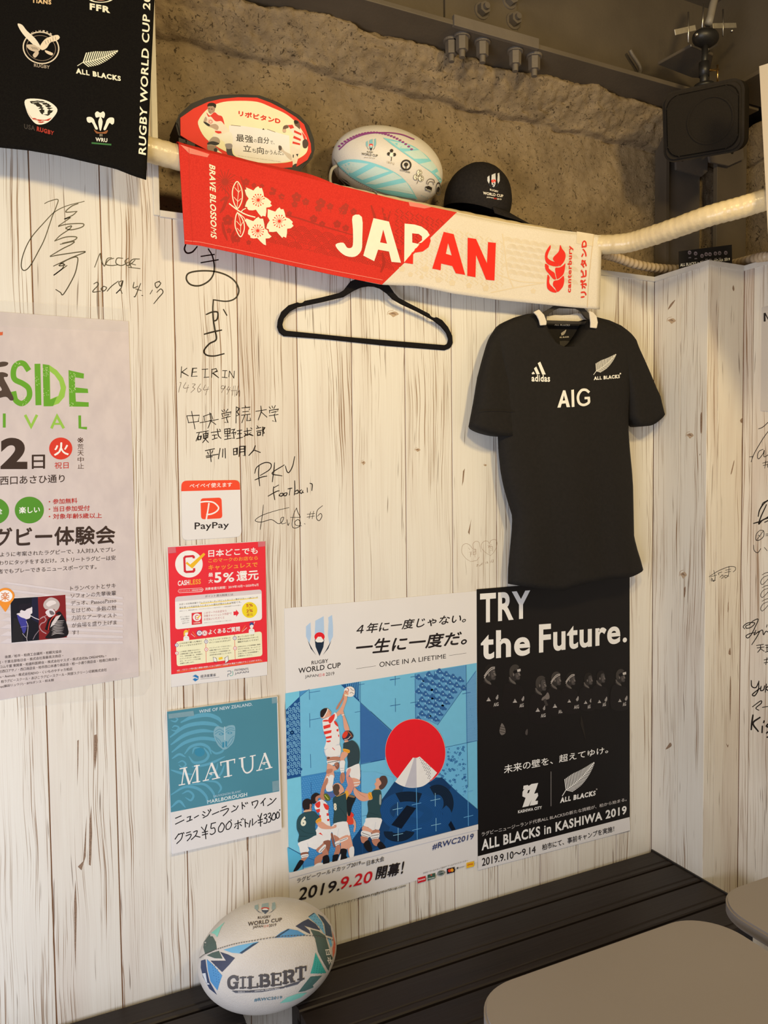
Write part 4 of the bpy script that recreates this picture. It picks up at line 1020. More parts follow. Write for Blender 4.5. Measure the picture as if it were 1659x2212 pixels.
# body as a lofted closed shell; hem and neckline follow traced curves
def shell(name, A, B, nA, nB, surf, mat, parent, topcurve=None, botcurve=None, yb=-.012, **k):
    a = resample(A, nA); b_ = resample(B, nA); px = []; BC_ = catmull(botcurve, 6)
    for i in range(nA):
        v = i/(nA-1)
        for j in range(nB):
            u = j/(nB-1); q = a[i]*(1-u)+b_[i]*u
            if topcurve is not None:
                tq = resample(topcurve, nB)[j]; w = max(0, 1-v/.45); q = q+(tq-(a[0]*(1-u)+b_[0]*u))*w
            if botcurve is not None:
                bq = resample(BC_, nB)[j]; w = max(0, (v-.7)/.3)**2; q = q+(bq-(a[-1]*(1-u)+b_[-1]*u))*w
            px.append(q)
    P_, N_ = surf.hit(np.array(px)); n = nA*nB; Bk = P_.copy()
    for i in range(nA):
        for j in range(nB):
            u = j/(nB-1); e = min(1, 4.5*min(u, 1-u)); e = math.sqrt(max(0, 1-(1-e)**2))
            mid = (P_[i*nB+j][1]+yb)/2
            f_ = P_[i*nB+j][1]; P_[i*nB+j][1] = mid+(f_-mid)*(.25+.75*e); Bk[i*nB+j][1] = mid+(yb-mid)*(.25+.75*e)
    V = list(P_)+list(Bk); F = []
    for i in range(nA-1):
        for j in range(nB-1):
            q = (i*nB+j, i*nB+j+1, (i+1)*nB+j+1, (i+1)*nB+j); F += [q, tuple(n+x for x in reversed(q))]
    bd = list(range(nB))+[i*nB+nB-1 for i in range(1, nA)]+[(nA-1)*nB+j for j in range(nB-2, -1, -1)]+[i*nB for i in range(nA-2, 0, -1)]
    for i in range(len(bd)): x, y = bd[i], bd[(i+1) % len(bd)]; F.append((y, x, x+n, y+n))
    bm = bmesh.new(); vs = [bm.verts.new(v) for v in V]
    for f in F: bm.faces.new([vs[q] for q in f])
    return bmobj(name, bm, mat, parent, smooth=True, **k)
neck = cp(JO, [(522, 118), (560, 125), (600, 160), (625, 215), (660, 290), (700, 350), (760, 378), (820, 375), (880, 335), (925, 280), (955, 232), (985, 175), (1012, 150)])
hem = cp(JO, [(398, 2160), (500, 2172), (600, 2186), (740, 2200), (800, 2182), (900, 2150), (1100, 2112), (1250, 2100), (1384, 2048)])
body = shell('body', A_, B_, 56, 40, JR, M_JR, js, neck, hem)
JS = Relief(lambda x, z: jr_f(x, z)*0-.062-.004*np.sin(x*40+z*12), -.062)
shell('sleeve', cp(JO, [(560, 130), (420, 150), (310, 208), (250, 265), (221, 330), (190, 450), (150, 610), (122, 770), (104, 852), (79, 970)]), cp(JO, [(600, 200), (560, 260), (500, 340), (470, 430), (455, 520), (468, 640), (490, 760), (498, 850), (500, 920), (492, 1000)]), 30, 16, JS, M_JR, js, None,
      cp(JO, [(79, 970), (130, 996), (200, 1020), (300, 1040), (400, 1042), (470, 1030), (492, 1000)]), yb=-.02)
shell('sleeve', cp(JO, [(960, 190), (1040, 250), (1120, 330), (1180, 430), (1230, 560), (1262, 700), (1280, 800), (1284, 850), (1286, 905)]), cp(JO, [(1012, 150), (1110, 172), (1200, 210), (1268, 262), (1312, 312), (1332, 372), (1400, 520), (1470, 680), (1502, 745), (1506, 772), (1531, 865)]), 30, 16, JS, M_JR, js, None,
      cp(JO, [(1286, 905), (1318, 940), (1330, 965), (1370, 970), (1430, 955), (1500, 900), (1531, 865)]), yb=-.02)
JB = Plane(1, -.024)
M_WC = pmat('white_collar_knit', (.78, .72, .62), (.72, .66, .56), 200, .85, .3, 500)
def flat(name, pts, y, th, mat, parent, **k):
    S_ = Plane(1, y); return prism(name, toxz(cp(JO, pts), S_), 1, y, y+th, mat, parent, **k)
flat('back_neck', [(600, 175), (960, 175), (985, 240), (930, 330), (870, 400), (800, 420), (720, 410), (650, 330), (600, 250)], -.020, .003, M_JR, js)
flat('collar', [(625, 150), (690, 140), (740, 142), (800, 138), (855, 125), (900, 135), (945, 150), (920, 170), (850, 190), (780, 190), (700, 186), (628, 182)], -.026, .002, M_WC, js, label='white back of the collar')
cb_ = flat('collar', [(530, 118), (570, 98), (608, 138), (626, 188), (625, 213), (580, 217), (572, 180), (555, 145)], -.086, .004, M_WC, js, label='white left collar tab', bevel=.001)
flat('collar', [(945, 108), (975, 120), (1000, 148), (1009, 195), (1001, 238), (954, 233), (956, 200), (950, 150)], -.086, .004, M_WC, js, label='white right collar tab', bevel=.001)
lb = flat('neck_label', [(722, 335), (760, 332), (798, 336), (796, 374), (760, 376), (724, 366)], -.0215, .0006, pmat('grey_label', (.05, .045, .04)), js)
p = Pr(Plane(1, -.0225), js); p.at(*JO)
p.T('ALL BLACKS', 682, 220, 798, 223, 13, 'c8bfb0', .05, sh=.1); fern(p, (735, 290), (770, 250), 1, .34, .28, 'c8bfb0', n=9); p.T('ALL BLACKS', 720, 312, 790, 308, 10, 'c8bfb0', .04); p.go('lettering')
p = Pr(JR, js, base=1.5e-3, sub=10); p.at(*JO); WP = 'e8e2da'
for q in ([(556, 500), (575, 489), (616, 584), (590, 586)], [(528, 540), (545, 525), (572, 582), (548, 584)], [(511, 575), (524, 562), (536, 580), (514, 584)]): p.P(q, WP)
p.T('adidas', 510, 637, 648, 640, 50, WP, .03, h2=52); p.go('printed_mark', label='white three-bar mark')
p.at(*JO); fern(p, (992, 560), (1140, 434), 1, .36, .22, WP, n=20); p.T('ALL BLACKS', 974, 627, 1168, 612, 26, WP, .06, h2=28); p.C(1172, 578, 6, 6, WP, n=8); p.go('printed_mark', label='white fern mark')
p.at(*JO); p.P([(703, 832), (745, 703), (762, 703), (797, 828), (772, 829), (765, 800), (735, 803), (727, 831)], WP, [[(752, 740), (742, 780), (761, 778)]])
p.P([(806, 700), (826, 697), (830, 826), (810, 828)], WP)
p.L([(936, 715), (915, 700), (885, 702), (862, 730), (856, 765), (868, 800), (900, 812), (935, 795), (937, 765)], 19, WP, True, n=6); p.P([(905, 752), (945, 750), (945, 768), (905, 770)], WP); p.go('printed_mark', label='white capital letters on the chest')
for q in ([(112, 855), (250, 852), (380, 862), (498, 880)], ): p.at(*JO)
p = Pr(JS, js, base=4.5e-3, sub=10); p.at(*JO); p.L([(112, 852), (250, 852), (380, 862), (492, 880)], 3, '17130f', True); p.go('cuff_seam')
jh = empty('clothes_hanger', tuple(at(1230, 670, Plane(1, -.04))), label='dark hanger holding the jersey, its neck hidden behind the white towel end', category='hanger')
prism('frame', toxz(cp(JO, [(300, 250), (450, 180), (590, 125), (640, 95), (700, 60), (860, 60), (900, 90), (960, 150), (1100, 215), (1240, 290), (1240, 315), (1090, 245), (950, 190), (910, 160), (870, 108), (840, 92), (720, 88), (680, 105), (620, 145), (450, 210), (300, 280)]), Plane(1, -.040)), 1, -.043, -.037, pmat('dark_grey_plastic', (.03, .027, .024), (.035, .03, .027), 60, .5), jh, bevel=.001)
prism('bar', toxz(cp(JO, [(560, 178), (1000, 192), (1000, 214), (560, 204)]), Plane(1, -.040)), 1, -.043, -.037, pmat('dark_grey_plastic', (.03, .027, .024)), jh, bevel=.001)
hook(1226, 655, jh, -.040)

# ================================================================== BALL ON THE BENCH
BC = CAM+rays([(580, 2061)])[0]*1.655
BL = Ball(BC, axes((1, -.10, .0), (0, -.1, 1)), (.149, .1085, .1085)); print('ball', BC, BC[2]-.1085)
gb = ball_mesh('rugby_ball', BL, M_BALLD, label='worn white rugby ball with blue and green triangles resting across the bench gap', category='ball')
p = Pr(BL, gb, base=3e-4, sub=9); BO = (400, 1900, 4.366)
def BQ(pts, col): p.P(pts, col)
B1, B2, B3, B4, NV, GR_ = '5f9cc4', '4f88b8', '3f7fae', '6ba3c6', '3f4458', '4b5c56'; TE = '3f9e94'; MI = '7fc2b2'
def tri(name, lst):
    p.n = 0; p.eps = 1e-4
    for q, c in lst: p.at(*BO); p.P(q, c)
    p.go(name)
tri('printed_wedge', [([(245, 505), (375, 400), (340, 450), (303, 543), (280, 515)], MI)])
tri('printed_wedge', [([(178, 590), (232, 515), (262, 540), (290, 590), (300, 652), (250, 680), (190, 705), (172, 640)], GR_)])
tri('printed_wedge', [([(205, 715), (255, 690), (318, 672), (352, 745), (280, 742)], GR_)])
tri('printed_wedge', [([(240, 765), (385, 765), (330, 682), (400, 705), (470, 740), (420, 800), (350, 872), (320, 845)], NV)])
tri('printed_wedge', [([(205, 750), (260, 800), (350, 905), (330, 960), (305, 1045), (240, 960), (215, 850)], B2)])
tri('printed_wedge', [([(150, 765), (192, 752), (205, 850), (230, 960), (300, 1085), (230, 1030), (170, 920), (148, 830)], '3a4560')])
tri('printed_wedge', [([(362, 662), (500, 622), (690, 585), (620, 640), (530, 698), (440, 690)], B4), ([(640, 605), (700, 588), (535, 700), (512, 692)], '33475e')])
tri('printed_wedge', [([(838, 550), (900, 500), (970, 465), (1060, 480), (1140, 525), (1000, 545)], B2), ([(838, 550), (970, 465), (985, 470), (870, 545)], '33475e')])
tri('printed_wedge', [([(1160, 352), (1220, 315), (1290, 400), (1320, 520), (1300, 500), (1260, 440)], B4), ([(1158, 352), (1210, 315), (1222, 318), (1172, 352)], '33475e')])
tri('printed_wedge', [([(1250, 325), (1300, 350), (1370, 440), (1388, 545), (1325, 525), (1310, 420)], '3f4c5c')])
tri('printed_wedge', [([(1040, 440), (1110, 395), (1160, 372), (1230, 420), (1275, 480), (1200, 460), (1120, 435), (1170, 480), (1180, 515), (1100, 475)], NV)])
tri('printed_wedge', [([(1180, 470), (1260, 490), (1320, 530), (1370, 700), (1390, 740), (1350, 860), (1290, 760), (1250, 680), (1225, 560)], GR_)])
tri('printed_wedge', [([(1340, 545), (1375, 560), (1385, 620), (1372, 640)], B4)])
tri('printed_wedge', [([(1385, 480), (1400, 540), (1418, 610), (1410, 690), (1392, 740), (1388, 650), (1400, 600)], 'd4735a')])
tri('printed_wedge', [([(1228, 688), (1265, 760), (1330, 880), (1250, 885), (1180, 885), (1205, 800)], TE)])
tri('printed_wedge', [([(1180, 915), (1290, 905), (1240, 960), (1200, 1000), (1210, 1015), (1130, 1050), (1065, 1062), (1120, 990)], '4a6a66')])
tri('printed_wedge', [([(890, 1165), (960, 1110), (1060, 1075), (1150, 1065), (1090, 1110), (990, 1150)], MI)])
p.eps = 5e-6; p.base = 6e-4; p.hold = True; p.at(*BO)
for i in range(8):
    for j in range(4): p.C(1232+j*24-i*3, 735+i*20+j*3, 4, 5, '2f8a84', n=6) if 1195+3*abs(i-4) < 1232+j*24-i*3 < 1240+i*11 else None
for i in range(7):
    for j in range(4): p.C(238+j*22+i*3, 800+i*24+j*8, 4, 4, '3a6f9c', n=6) if 232+i*9 < 238+j*22+i*3 < 335 else None
for i in range(5):
    for j in range(3): p.C(1195+j*26+i*18, 350+i*28+j*2, 4, 4, '3a6f9c', n=6) if j*26+i*18 < 60+i*26 else None
p.go('dot_pattern', kind='stuff'); p.hold = False
p.at(*BO); p.T3('日本', (1318, 660), (1345, 800), (1360, 655), 'd8d2c6', .03); p.go('lettering')
p.at(*BO); p.P([(165, 885), (195, 880), (205, 935), (215, 985), (195, 960), (180, 925)], 'c8ccd0'); p.P([(205, 975), (228, 975), (232, 988), (210, 988)], 'c8ccd0'); p.go('printed_mark')
p.at(*BO)
for d, w, c in ((0, 2.0, '8f8a82'), (-7, 5, '4a4642')):
    q = catmull([(140, 745), (200, 705), (330, 655), (480, 612), (650, 582), (850, 550), (1050, 535), (1250, 540), (1400, 580)], 7)
    for i in range(len(q)-1): p.L([q[i]+(0, d), (q[i]*.45+q[i+1]*.55)+(0, d)], w, c)
p.go('seam_stitching', kind='stuff'); p.at(*BO)
p.eps = 5e-5; p.n = 0; cup_emblem(p, 755, 272, 235, 110, '4c5360', '8fa3a4', red='b8493f'); p.go('printed_emblem'); p.at(*BO); p.eps = 6e-6; p.base = 7e-4
DC = '4b403a'
p.T('RUGBY', 685, 375, 808, 362, 24, DC, .015); p.T('WORLD CUP', 592, 442, 912, 395, 40, DC, .02, h2=34); p.T('JAPAN', 638, 470, 735, 458, 30, DC, .012, h2=28); p.T('日本', 742, 455, 788, 447, 22, 'c07a6a', .01); p.T('2019', 790, 450, 858, 440, 26, DC, .012)
p.go('lettering'); p.at(*BO)
# slab-serif name
SG = '4d4a4c'
def slab(lines, w=20, sw=13):
    for q, kind in lines: p.L(q, w if kind else sw, SG, kind == 2)
def LT(x, y, w, h, tilt, strokes):
    f_ = lambda a, b_: (x+a*w, y-b_*h-a*w*tilt)
    for q, t in strokes:
        wd = {1: .30*w, 0: .13*h, 2: .28*w}[t]; p.L([f_(*v) for v in q], wd, SG, t == 2)
E_ = [([(.22, 0), (.22, 1)], 1), ([(.0, .04), (.98, .04)], 0), ([(.0, .96), (.96, .96)], 0), ([(.2, .5), (.7, .5)], 0), ([(.95, .0), (.95, .28)], 0), ([(.93, 1), (.93, .74)], 0), ([(.7, .38), (.7, .62)], 0)]
GLY = {'G': [([(.92, .72), (.75, .95), (.45, 1.0), (.15, .8), (.1, .45), (.2, .12), (.5, -.02), (.8, .08)], 2), ([(.82, .0), (.82, .42)], 1), ([(.55, .44), (1.0, .44)], 0), ([(.95, 1.0), (.95, .62)], 0)],
       'I': [([(.5, 0), (.5, 1)], 1), ([(.05, .04), (.95, .04)], 0), ([(.05, .96), (.95, .96)], 0)],
       'L': [([(.26, 0), (.26, 1)], 1), ([(.0, .04), (.98, .04)], 0), ([(.0, .96), (.55, .96)], 0), ([(.95, .0), (.95, .36)], 0)],
       'B': [([(.24, 0), (.24, 1)], 1), ([(.0, .04), (.6, .04)], 0), ([(.0, .96), (.6, .96)], 0), ([(.2, .5), (.6, .5)], 0), ([(.55, .96), (.82, .9), (.85, .72), (.75, .55), (.55, .5)], 2), ([(.55, .5), (.9, .42), (.95, .2), (.8, .05), (.55, .04)], 2)],
       'E': E_, 'R': [([(.22, 0), (.22, 1)], 1), ([(.0, .04), (.48, .04)], 0), ([(.0, .96), (.6, .96)], 0), ([(.2, .48), (.6, .48)], 0), ([(.55, .96), (.82, .9), (.86, .72), (.76, .54), (.55, .48)], 2), ([(.55, .48), (.72, .3), (.8, .06)], 1), ([(.68, .04), (1.02, .04)], 0)],
       'T': [([(.5, 0), (.5, 1)], 1), ([(.0, .96), (1., .96)], 0), ([(.2, .04), (.8, .04)], 0), ([(.04, 1), (.04, .66)], 0), ([(.96, 1), (.96, .66)], 0)]}
for ch, x, y, w, h in (('G', 402, 1024, 100, 105), ('I', 515, 1026, 60, 105), ('L', 588, 1024, 98, 105), ('B', 695, 1010, 98, 108), ('E', 808, 1000, 98, 112), ('R', 920, 980, 108, 112), ('T', 1040, 950, 98, 118)):
    LT(x, y, w, h, .16 if ch in 'RT' else .08, GLY[ch])
p.go('lettering', label='dark slab-serif maker lettering'); p.at(*BO)
p.P([(440, 1045), (595, 1045), (625, 1062), (475, 1066)], '55565e'); p.P([(600, 1044), (760, 1030), (940, 1005), (935, 1020), (720, 1058), (630, 1062)], '55565e'); p.P([(930, 1002), (1030, 970), (1095, 950), (1060, 985), (950, 1015)], '55565e')
p.T('OFFICIAL REPLICA BALL', 655, 1056, 890, 1028, 13, 'c9c6c2', .02); p.T('SIZE 5', 500, 1062, 560, 1060, 11, 'c9c6c2', .01)
p.T('#RWC2019', 650, 1150, 912, 1122, 32, '5c7f92', .02, h2=26); p.go('lettering')

# ================================================================== POSTERS ON THE WALL
M_GLOSS = lambda name, c: pmat(name, c, tuple(v*.97 for v in c), 8, .32, .08, 30, spec=.45)
WHT = M_GLOSS('white_glossy_paper', (.80, .785, .79)); MBK = pmat('black_glossy_paper', (.0085, .0072, .0075), (.0095, .008, .008), 8, .5, .05, 30, spec=.22)
BK, W0 = '241f21', 'f1ecea'
def quadpx(o, l): return [(o[0]+x/o[2], o[1]+y/o[2]) for x, y in l]

# ---- tournament poster
po = paper('tournament_poster', [(614.5, 1314), (1029.5, 1276.5), (1032, 1862), (626, 1984)], WHT, y=-.0012, label='blue and white tournament poster with players reaching for a ball and a red sun', category='poster')
p = Pr(Plane(1, -.0012), po, base=6e-5)
O1 = (600, 1280, 3.77); O2 = (600, 1450, 3.77); O4 = (600, 1780, 3.77)
Pa = (600, 1460, 6.636); Pb_ = (600, 1670, 6.636); Pc = (800, 1450, 6.9125); Pd = (800, 1680, 6.9125)
p.at(*O1); cup_emblem(p, 340, 350, 262, 335, '1d2c40', 'a9c4e6'); p.go('printed_emblem'); p.at(*O1)
p.T('RUGBY', 275, 587, 411, 570, 30, BK, .012); p.T('WORLD CUP', 168, 660, 512, 610, 44, BK, .016, h2=42); p.T('JAPAN', 222, 703, 330, 690, 30, BK, .004, h2=27); p.T('日本', 336, 687, 386, 680, 26, 'c8303a', .004); p.T('2019', 392, 680, 460, 672, 28, BK, .004)
p.T('４年に一度じゃない。', 640, 342, 1530, 240, 82, BK, .022, sh=.22, h2=72)
p.T('一生に一度だ。', 636, 510, 1535, 420, 118, BK, .03, sh=.2, h2=112)
p.L([(640, 621), (798, 597)], 2.2, BK); p.L([(1396, 513), (1535, 493)], 2.2, BK); p.T('ONCE IN A LIFETIME', 828, 608, 1370, 536, 42, BK, .004, h2=36)
p.go('lettering')
# picture field
BLU = '6fb8dc'
p.at(*O2); p.P([(62, 180), (1620, -68), (1628, 1245), (92, 1638)], BLU); p.go('printed_picture', label='light blue picture field'); p.at(*O2)
DB, MB, PB, NB = '1d4f8c', '2f6aa8', '4a90c8', '163e6b'
p.P([(62, 180), (180, 160), (180, 205), (62, 310)], '74c2e0')
# hexagon panel (left)
p.at(*Pa); p.P([(118, 490), (312, 300), (330, 1440), (132, 1480)], DB)
for j in range(24):
    for i in range(5):
        x = 140+56*i+(28 if j % 2 else 0)+j*.8; y = 330+j*49-(i*9)
        if x > 312+j*.8 or y < 500-(x-118)*.93+18 or y > 1462-(x-130)*.2: continue
        a6 = [(x+24*math.cos(math.radians(60*k+30)), y+25*math.sin(math.radians(60*k+30))) for k in range(6)]
        p.hold = True; p.P(a6, '7db9de', [[(x+15*math.cos(math.radians(60*k+30)), y+16*math.sin(math.radians(60*k+30))) for k in range(6)]])
        k = (i*3+j*5) % 4
        if k == 0: p.C(x, y, 8, 9, '7db9de', n=6)
        elif k == 1: p.P([(x-7, y+9), (x, y-10), (x+7, y+9)], '7db9de')
        elif k == 2: p.P([(x-9, y), (x, y-7), (x+9, y), (x, y+7)], '7db9de')
p.hold = False; p.go('printed_pattern', label='honeycomb pattern', kind='stuff')
p.at(*Pa)
p.L([(118, 490), (312, 300), (450, 190)], 5, DB); p.L([(312, 215), (330, 1440), (340, 1800)], 5, DB); p.P([(312, 222), (430, 200), (318, 292)], PB)
p.P([(905, 128), (1165, 85), (1168, 370), (1090, 295)], DB); p.hold = True
for i in range(9):
    x = 930+27*i
    p.L([(x, 128-i*4.5), (x+8, 135+max(0, (i*30-20)) if i < 6 else 330-(8-i)*25)], 9, '62aada') if i > 1 else None
p.hold = False
# dotted triangle
p.P([(1182, 385), (1660, 830), (1640, 870), (1530, 1190), (1185, 1262)], '3b6fae'); p.hold = True
for j in range(50):
    for i in range(28):
        x = 1192+17*i; y = 400+17.3*j-i*2.6
        if y < 385+(x-1182)*.93+14 or y > 1250-(x-1182)*.22 or (x > 1540 and y > 1180-(x-1540)*2.9): continue
        p.R(x, y, x+7, y+6, '24508c')
p.hold = False; p.L([(1090, 295), (1182, 378), (1660, 820)], 5, DB); p.L([(1182, 90), (1185, 1420), (1195, 1593)], 5, DB); p.L([(1185, 1268), (1540, 1195)], 5, DB)
for q in ([(450, 200), (455, 340)], [(452, 240), (605, 215)], [(456, 535), (460, 738)], [(458, 632), (610, 605)], [(466, 1122), (472, 1318)], [(1105, 522), (1180, 508)], [(1165, 128), (1240, 113)], [(1605, 55), (1659, 45)], [(1610, 430), (1659, 422)]): p.L(q, 5, DB)
p.P([(335, 1450), (670, 1382), (640, 1593), (350, 1800), (340, 1593)], '3f86c4')
p.L([(130, 1485), (330, 1445), (680, 1380)], 4, DB)
for y in (1338, 1555): p.C(330, y, 20, 20, DB)
p.at(*Pb_); p.P([(338, 50), (700, -20), (1180, -20), (1200, 420), (1215, 1160), (160, 1400), (155, 1240), (330, 1165)], '3f86c4')
p.P([(135, 90), (330, 50), (345, 470), (340, 1160), (155, 1060)], '76c4e0'); p.hold = True
for j in range(40):
    for i in range(26):
        x = 352+34*i+(17 if j % 2 else 0); y = 50+30*j-i*6.5
        if x > 1195 or y < 60-(x-338)*.2 or y > 1330-(x-300)*.24: continue
        p.L([(x-8, y), (x, y+4), (x+8, y)], 5, '6bb0e2')
p.hold = False
p.P([(135, 1060), (330, 1170), (360, 1400), (160, 1420)], '58b0d6'); p.L([(155, 1065), (400, 1200), (530, 1250)], 5, DB); p.L([(360, 1250), (365, 1390)], 5, DB); p.L([(475, 130), (480, 300)], 5, DB)
p.P([(1070, 950), (1260, 690), (1659, 140), (1659, 1050), (1080, 1190)], NB)
p.P([(1190, -20), (1400, -20), (1659, 60), (1659, 140), (1260, 700), (1200, 780)], '6fb6de')
p.L([(1190, -40), (1195, 600), (1215, 1150)], 5, DB); p.L([(1205, 615), (1290, 600)], 4, DB)
p.go('printed_pattern', label='blue geometric panels', kind='stuff')
# right-hand panels
p.at(*Pc)
p.P([(665, 38), (960, -12), (1425, -92), (1430, 190), (1000, 800), (880, 740), (672, 716)], '5a98ca'); p.hold = True
for j in range(9):
    for i in range(9):
        x = 700+103*i-j*52; y = 30+j*84+i*40-26*9+80
        if x < 680 or x > 1400 or y < 40-(x-665)*.17 or y > 716+(1-(abs(x-700)/300))*0-2+max(0, 0): continue
        if x > 1000 and y > 800-(x-1000)*1.43-25: continue
        if 860 < x <= 1000 and y > 740: continue
        for dx, dy in ((0, 0), (36, 6), (18, -22), (22, 30), (60, 28), (-12, 14)): p.C(x+dx, y+dy, 24, 19, '30609c', n=8)
        p.C(x+26, y+6, 13, 7, '9ccbe8', n=8); p.C(x-34, y+22, 9, 14, '86bce0', n=8)
p.hold = False
p.P([(1430, 190), (1575, -8), (1600, 1035), (1440, 1060)], '5c96c8'); p.hold = True
for j in range(62):
    for i in range(8):
        x = 1448+19*i; y = 1045-16.5*j-i*2
        if y < 190-(x-1430)*1.36+16: continue
        p.C(x+(8 if j % 2 else 0), y, 4, 3, '93c6e8', n=5)
p.hold = False
p.P([(1115, 1135), (1440, 1062), (1452, 1728), (1215, 1728), (990, 1520), (1080, 1370), (1115, 1240)], '68b2de'); p.at(*Pd); p.P([(1075, 0), (1452, -10), (1452, 345), (1300, 225)], '68b2de')
p.at(*Pc); p.hold = True; rr2 = random.Random(3)
for k in range(150):
    x = rr2.uniform(1010, 1435); y = rr2.uniform(1080, 2060)
    if y < 1145-(x-1115)*.2+22 or (y > 1530+(x-1000)*1.22) or (x < 1120 and y < 1380+(1120-x)*1.0) : continue
    r = rr2.choice([8, 12, 18, 22])
    if r > 10:
        for a in range(5): p.C(x+r*.6*math.cos(a*1.257), y+r*.6*math.sin(a*1.257), r*.36, r*.36, '1f5596', n=6)
    else:
        a = rr2.uniform(0, 3); p.L([(x, y), (x+20*math.cos(a), y+20*math.sin(a))], 4, '1f5596')
p.hold = False
for q in ([(665, 38), (672, 716)], [(1575, -8), (1000, 800)], [(1425, -92), (1440, 1060), (1452, 1728)], [(1115, 1135), (1600, 1032)], [(0, 598), (350, 918)], [(0, 1355), (215, 1308)],
          [(368, 68), (368, 212)], [(295, 128), (438, 104)], [(370, 402), (372, 604)], [(300, 516), (442, 492)], [(596, 86), (700, 68)], [(596, 470), (740, 450)], [(952, 0), (957, 130)], [(957, 318), (957, 520)], [(892, 424), (1026, 402)], [(1370, 336), (1492, 312)]): p.L(q, 5, DB)
# mountain and interlaced rings
p.at(*Pd)
p.P([(165, 330), (360, 55), (480, 130), (690, 150), (850, 80), (940, -10), (1075, 0), (1300, 215), (1605, 475), (1603, 690), (800, 895), (-20, 1110), (120, 800), (140, 500)], '1b4a80')
p.P([(165, 330), (360, 55), (500, 130), (410, 420), (200, 980), (0, 1080), (130, 700)], '1a3f6c'); p.P([(860, 80), (1060, -10), (1100, 30), (1200, 140), (1180, 180), (960, 180)], '173a66')
def ring(cx_, cy_, rx, ry, w, col, a0, a1, rot=0, n=40):
    c, d = math.cos(rot), math.sin(rot); V = []
    for i in range(n+1):
        a = math.radians(a0+(a1-a0)*i/n)
        for k in (1, -1):
            X_, Y_ = (rx+k*w/2)*math.cos(a), (ry+k*w/2)*math.sin(a); V.append((cx_+X_*c-Y_*d, cy_+X_*d+Y_*c))
    p.add(V, [(2*i, 2*i+1, 2*i+3, 2*i+2) for i in range(n)], col)
def groovy(cx_, cy_, rx, ry, w, base, line, a0, a1, rot=0, g=6):
    ring(cx_, cy_, rx, ry, w, base, a0, a1, rot); 
    p.hold = False
    for k in range(g): ring(cx_, cy_, rx-w/2+w*(k+.5)/g, ry-w/2+w*(k+.5)/g, 3, line, a0, a1, rot)
groovy(610, 520, 400, 240, 150, '1d4f8a', '12355f', 0, 360, .12)
groovy(610, 520, 400, 240, 150, '14263c', '0b1524', 235, 285, .12)
groovy(1000, 380, 165, 205, 150, '14263c', '0b1524', -120, 60, 0)
groovy(860, 600, 290, 170, 130, '1d4f8a', '12355f', -30, 150, -.25)
groovy(430, 790, 170, 95, 130, '14263c', '0b1524', 20, 190, -.15)
p.P([(310, 700), (540, 410), (680, 450), (460, 760)], '101c2e'); p.P([(590, 570), (690, 470), (800, 520), (720, 610)], '1d4f8a')
for k in range(7): p.L([(325+20*k, 690+9*k), (550+18*k, 420+6*k)], 3, '0b1524')
p.P([(1160, 700), (1200, 640), (1270, 770), (1210, 790)], '0e1a2b')
for q in ([(683, 140), (697, 915)], [(1455, 345), (1460, 715)]): p.L(q, 9, '5fa5dc')
for cx_, cy_ in ((403, 462), (410, 845), (966, 326), (976, 698)): p.L([(cx_, cy_-98), (cx_, cy_+96)], 7, '8cc4ea'); p.L([(cx_-72, cy_+14), (cx_+72, cy_-16)], 7, '8cc4ea')
for cx_, cy_ in ((685, 388), (692, 766), (1460, 574), (1455, 205)): p.L([(cx_-68, cy_+16), (cx_+68, cy_-16)], 7, '6fb2e4')
p.go('printed_pattern', label='dark blue mountain with interlaced rings', kind='stuff')
# sun
p.at(*Pc); p.C(668, 1205, 450, 498, 'f0b6b4', rot=-.1, n=64); p.C(668, 1206, 446, 494, 'e0202c', rot=-.1, n=64)
sn = [(668+446*math.cos(a)*math.cos(-.1)-494*math.sin(a)*math.sin(-.1), 1206+446*math.cos(a)*math.sin(-.1)+494*math.sin(a)*math.cos(-.1)) for a in [math.radians(44-i*3.2) for i in range(0, -27, -1)]]
p.go('printed_sun'); p.at(*Pc)
arc = [tuple(q) for q in catmull([(365, 1648), (430, 1690), (510, 1722), (600, 1736), (690, 1733), (780, 1712), (860, 1660), (930, 1590), (992, 1512)], 5)]
p.P([(632, 1286), (668, 1295), (705, 1284), (732, 1270), (992, 1512)]+arc[::-1][1:-1]+[(365, 1648)], 'f0ecea')
p.P([(652, 1290), (682, 1290), (688, 1733), (510, 1722), (580, 1520)], 'bcbcc8'); p.hold = True
for j in range(13):
    for i in range(7):
        x = 735+24*i; y = 1296+j*25+i*9-(j % 2)*0
        if x > 740+j*0+(y-1290)*1.15 or x < 712+(y-1290)*.42+8 or y > 1680-(x-860)*1.0 or y < 1286+(x-732)*.93: continue
        p.C(x+(12 if j % 2 else 0), y, 6, 7, '3e3f55', n=6)
p.hold = False; p.go('printed_peak', label='white snow cap')
# players (flat printed figures)
S1, S2, S3 = 'd9a189', 'b9806a', '8c5c4c'; GN, GN2, YL, WS, WS2, RS = '2f4a50', '22373c', 'e8a63c', 'eef0f4', 'c4cad6', 'de3c34'; HA, SO = '2a2324', '1c1b20'
def fig(o, items, **k):
    p.at(*o)
    for q, c in items:
        if isinstance(c, tuple): p.L(q, c[0], c[1], len(q) > 2)
        elif c.startswith('!'): p.P(q, c[1:])
        else: p.SP(q, c, 3)
    p.go('printed_player', **k)
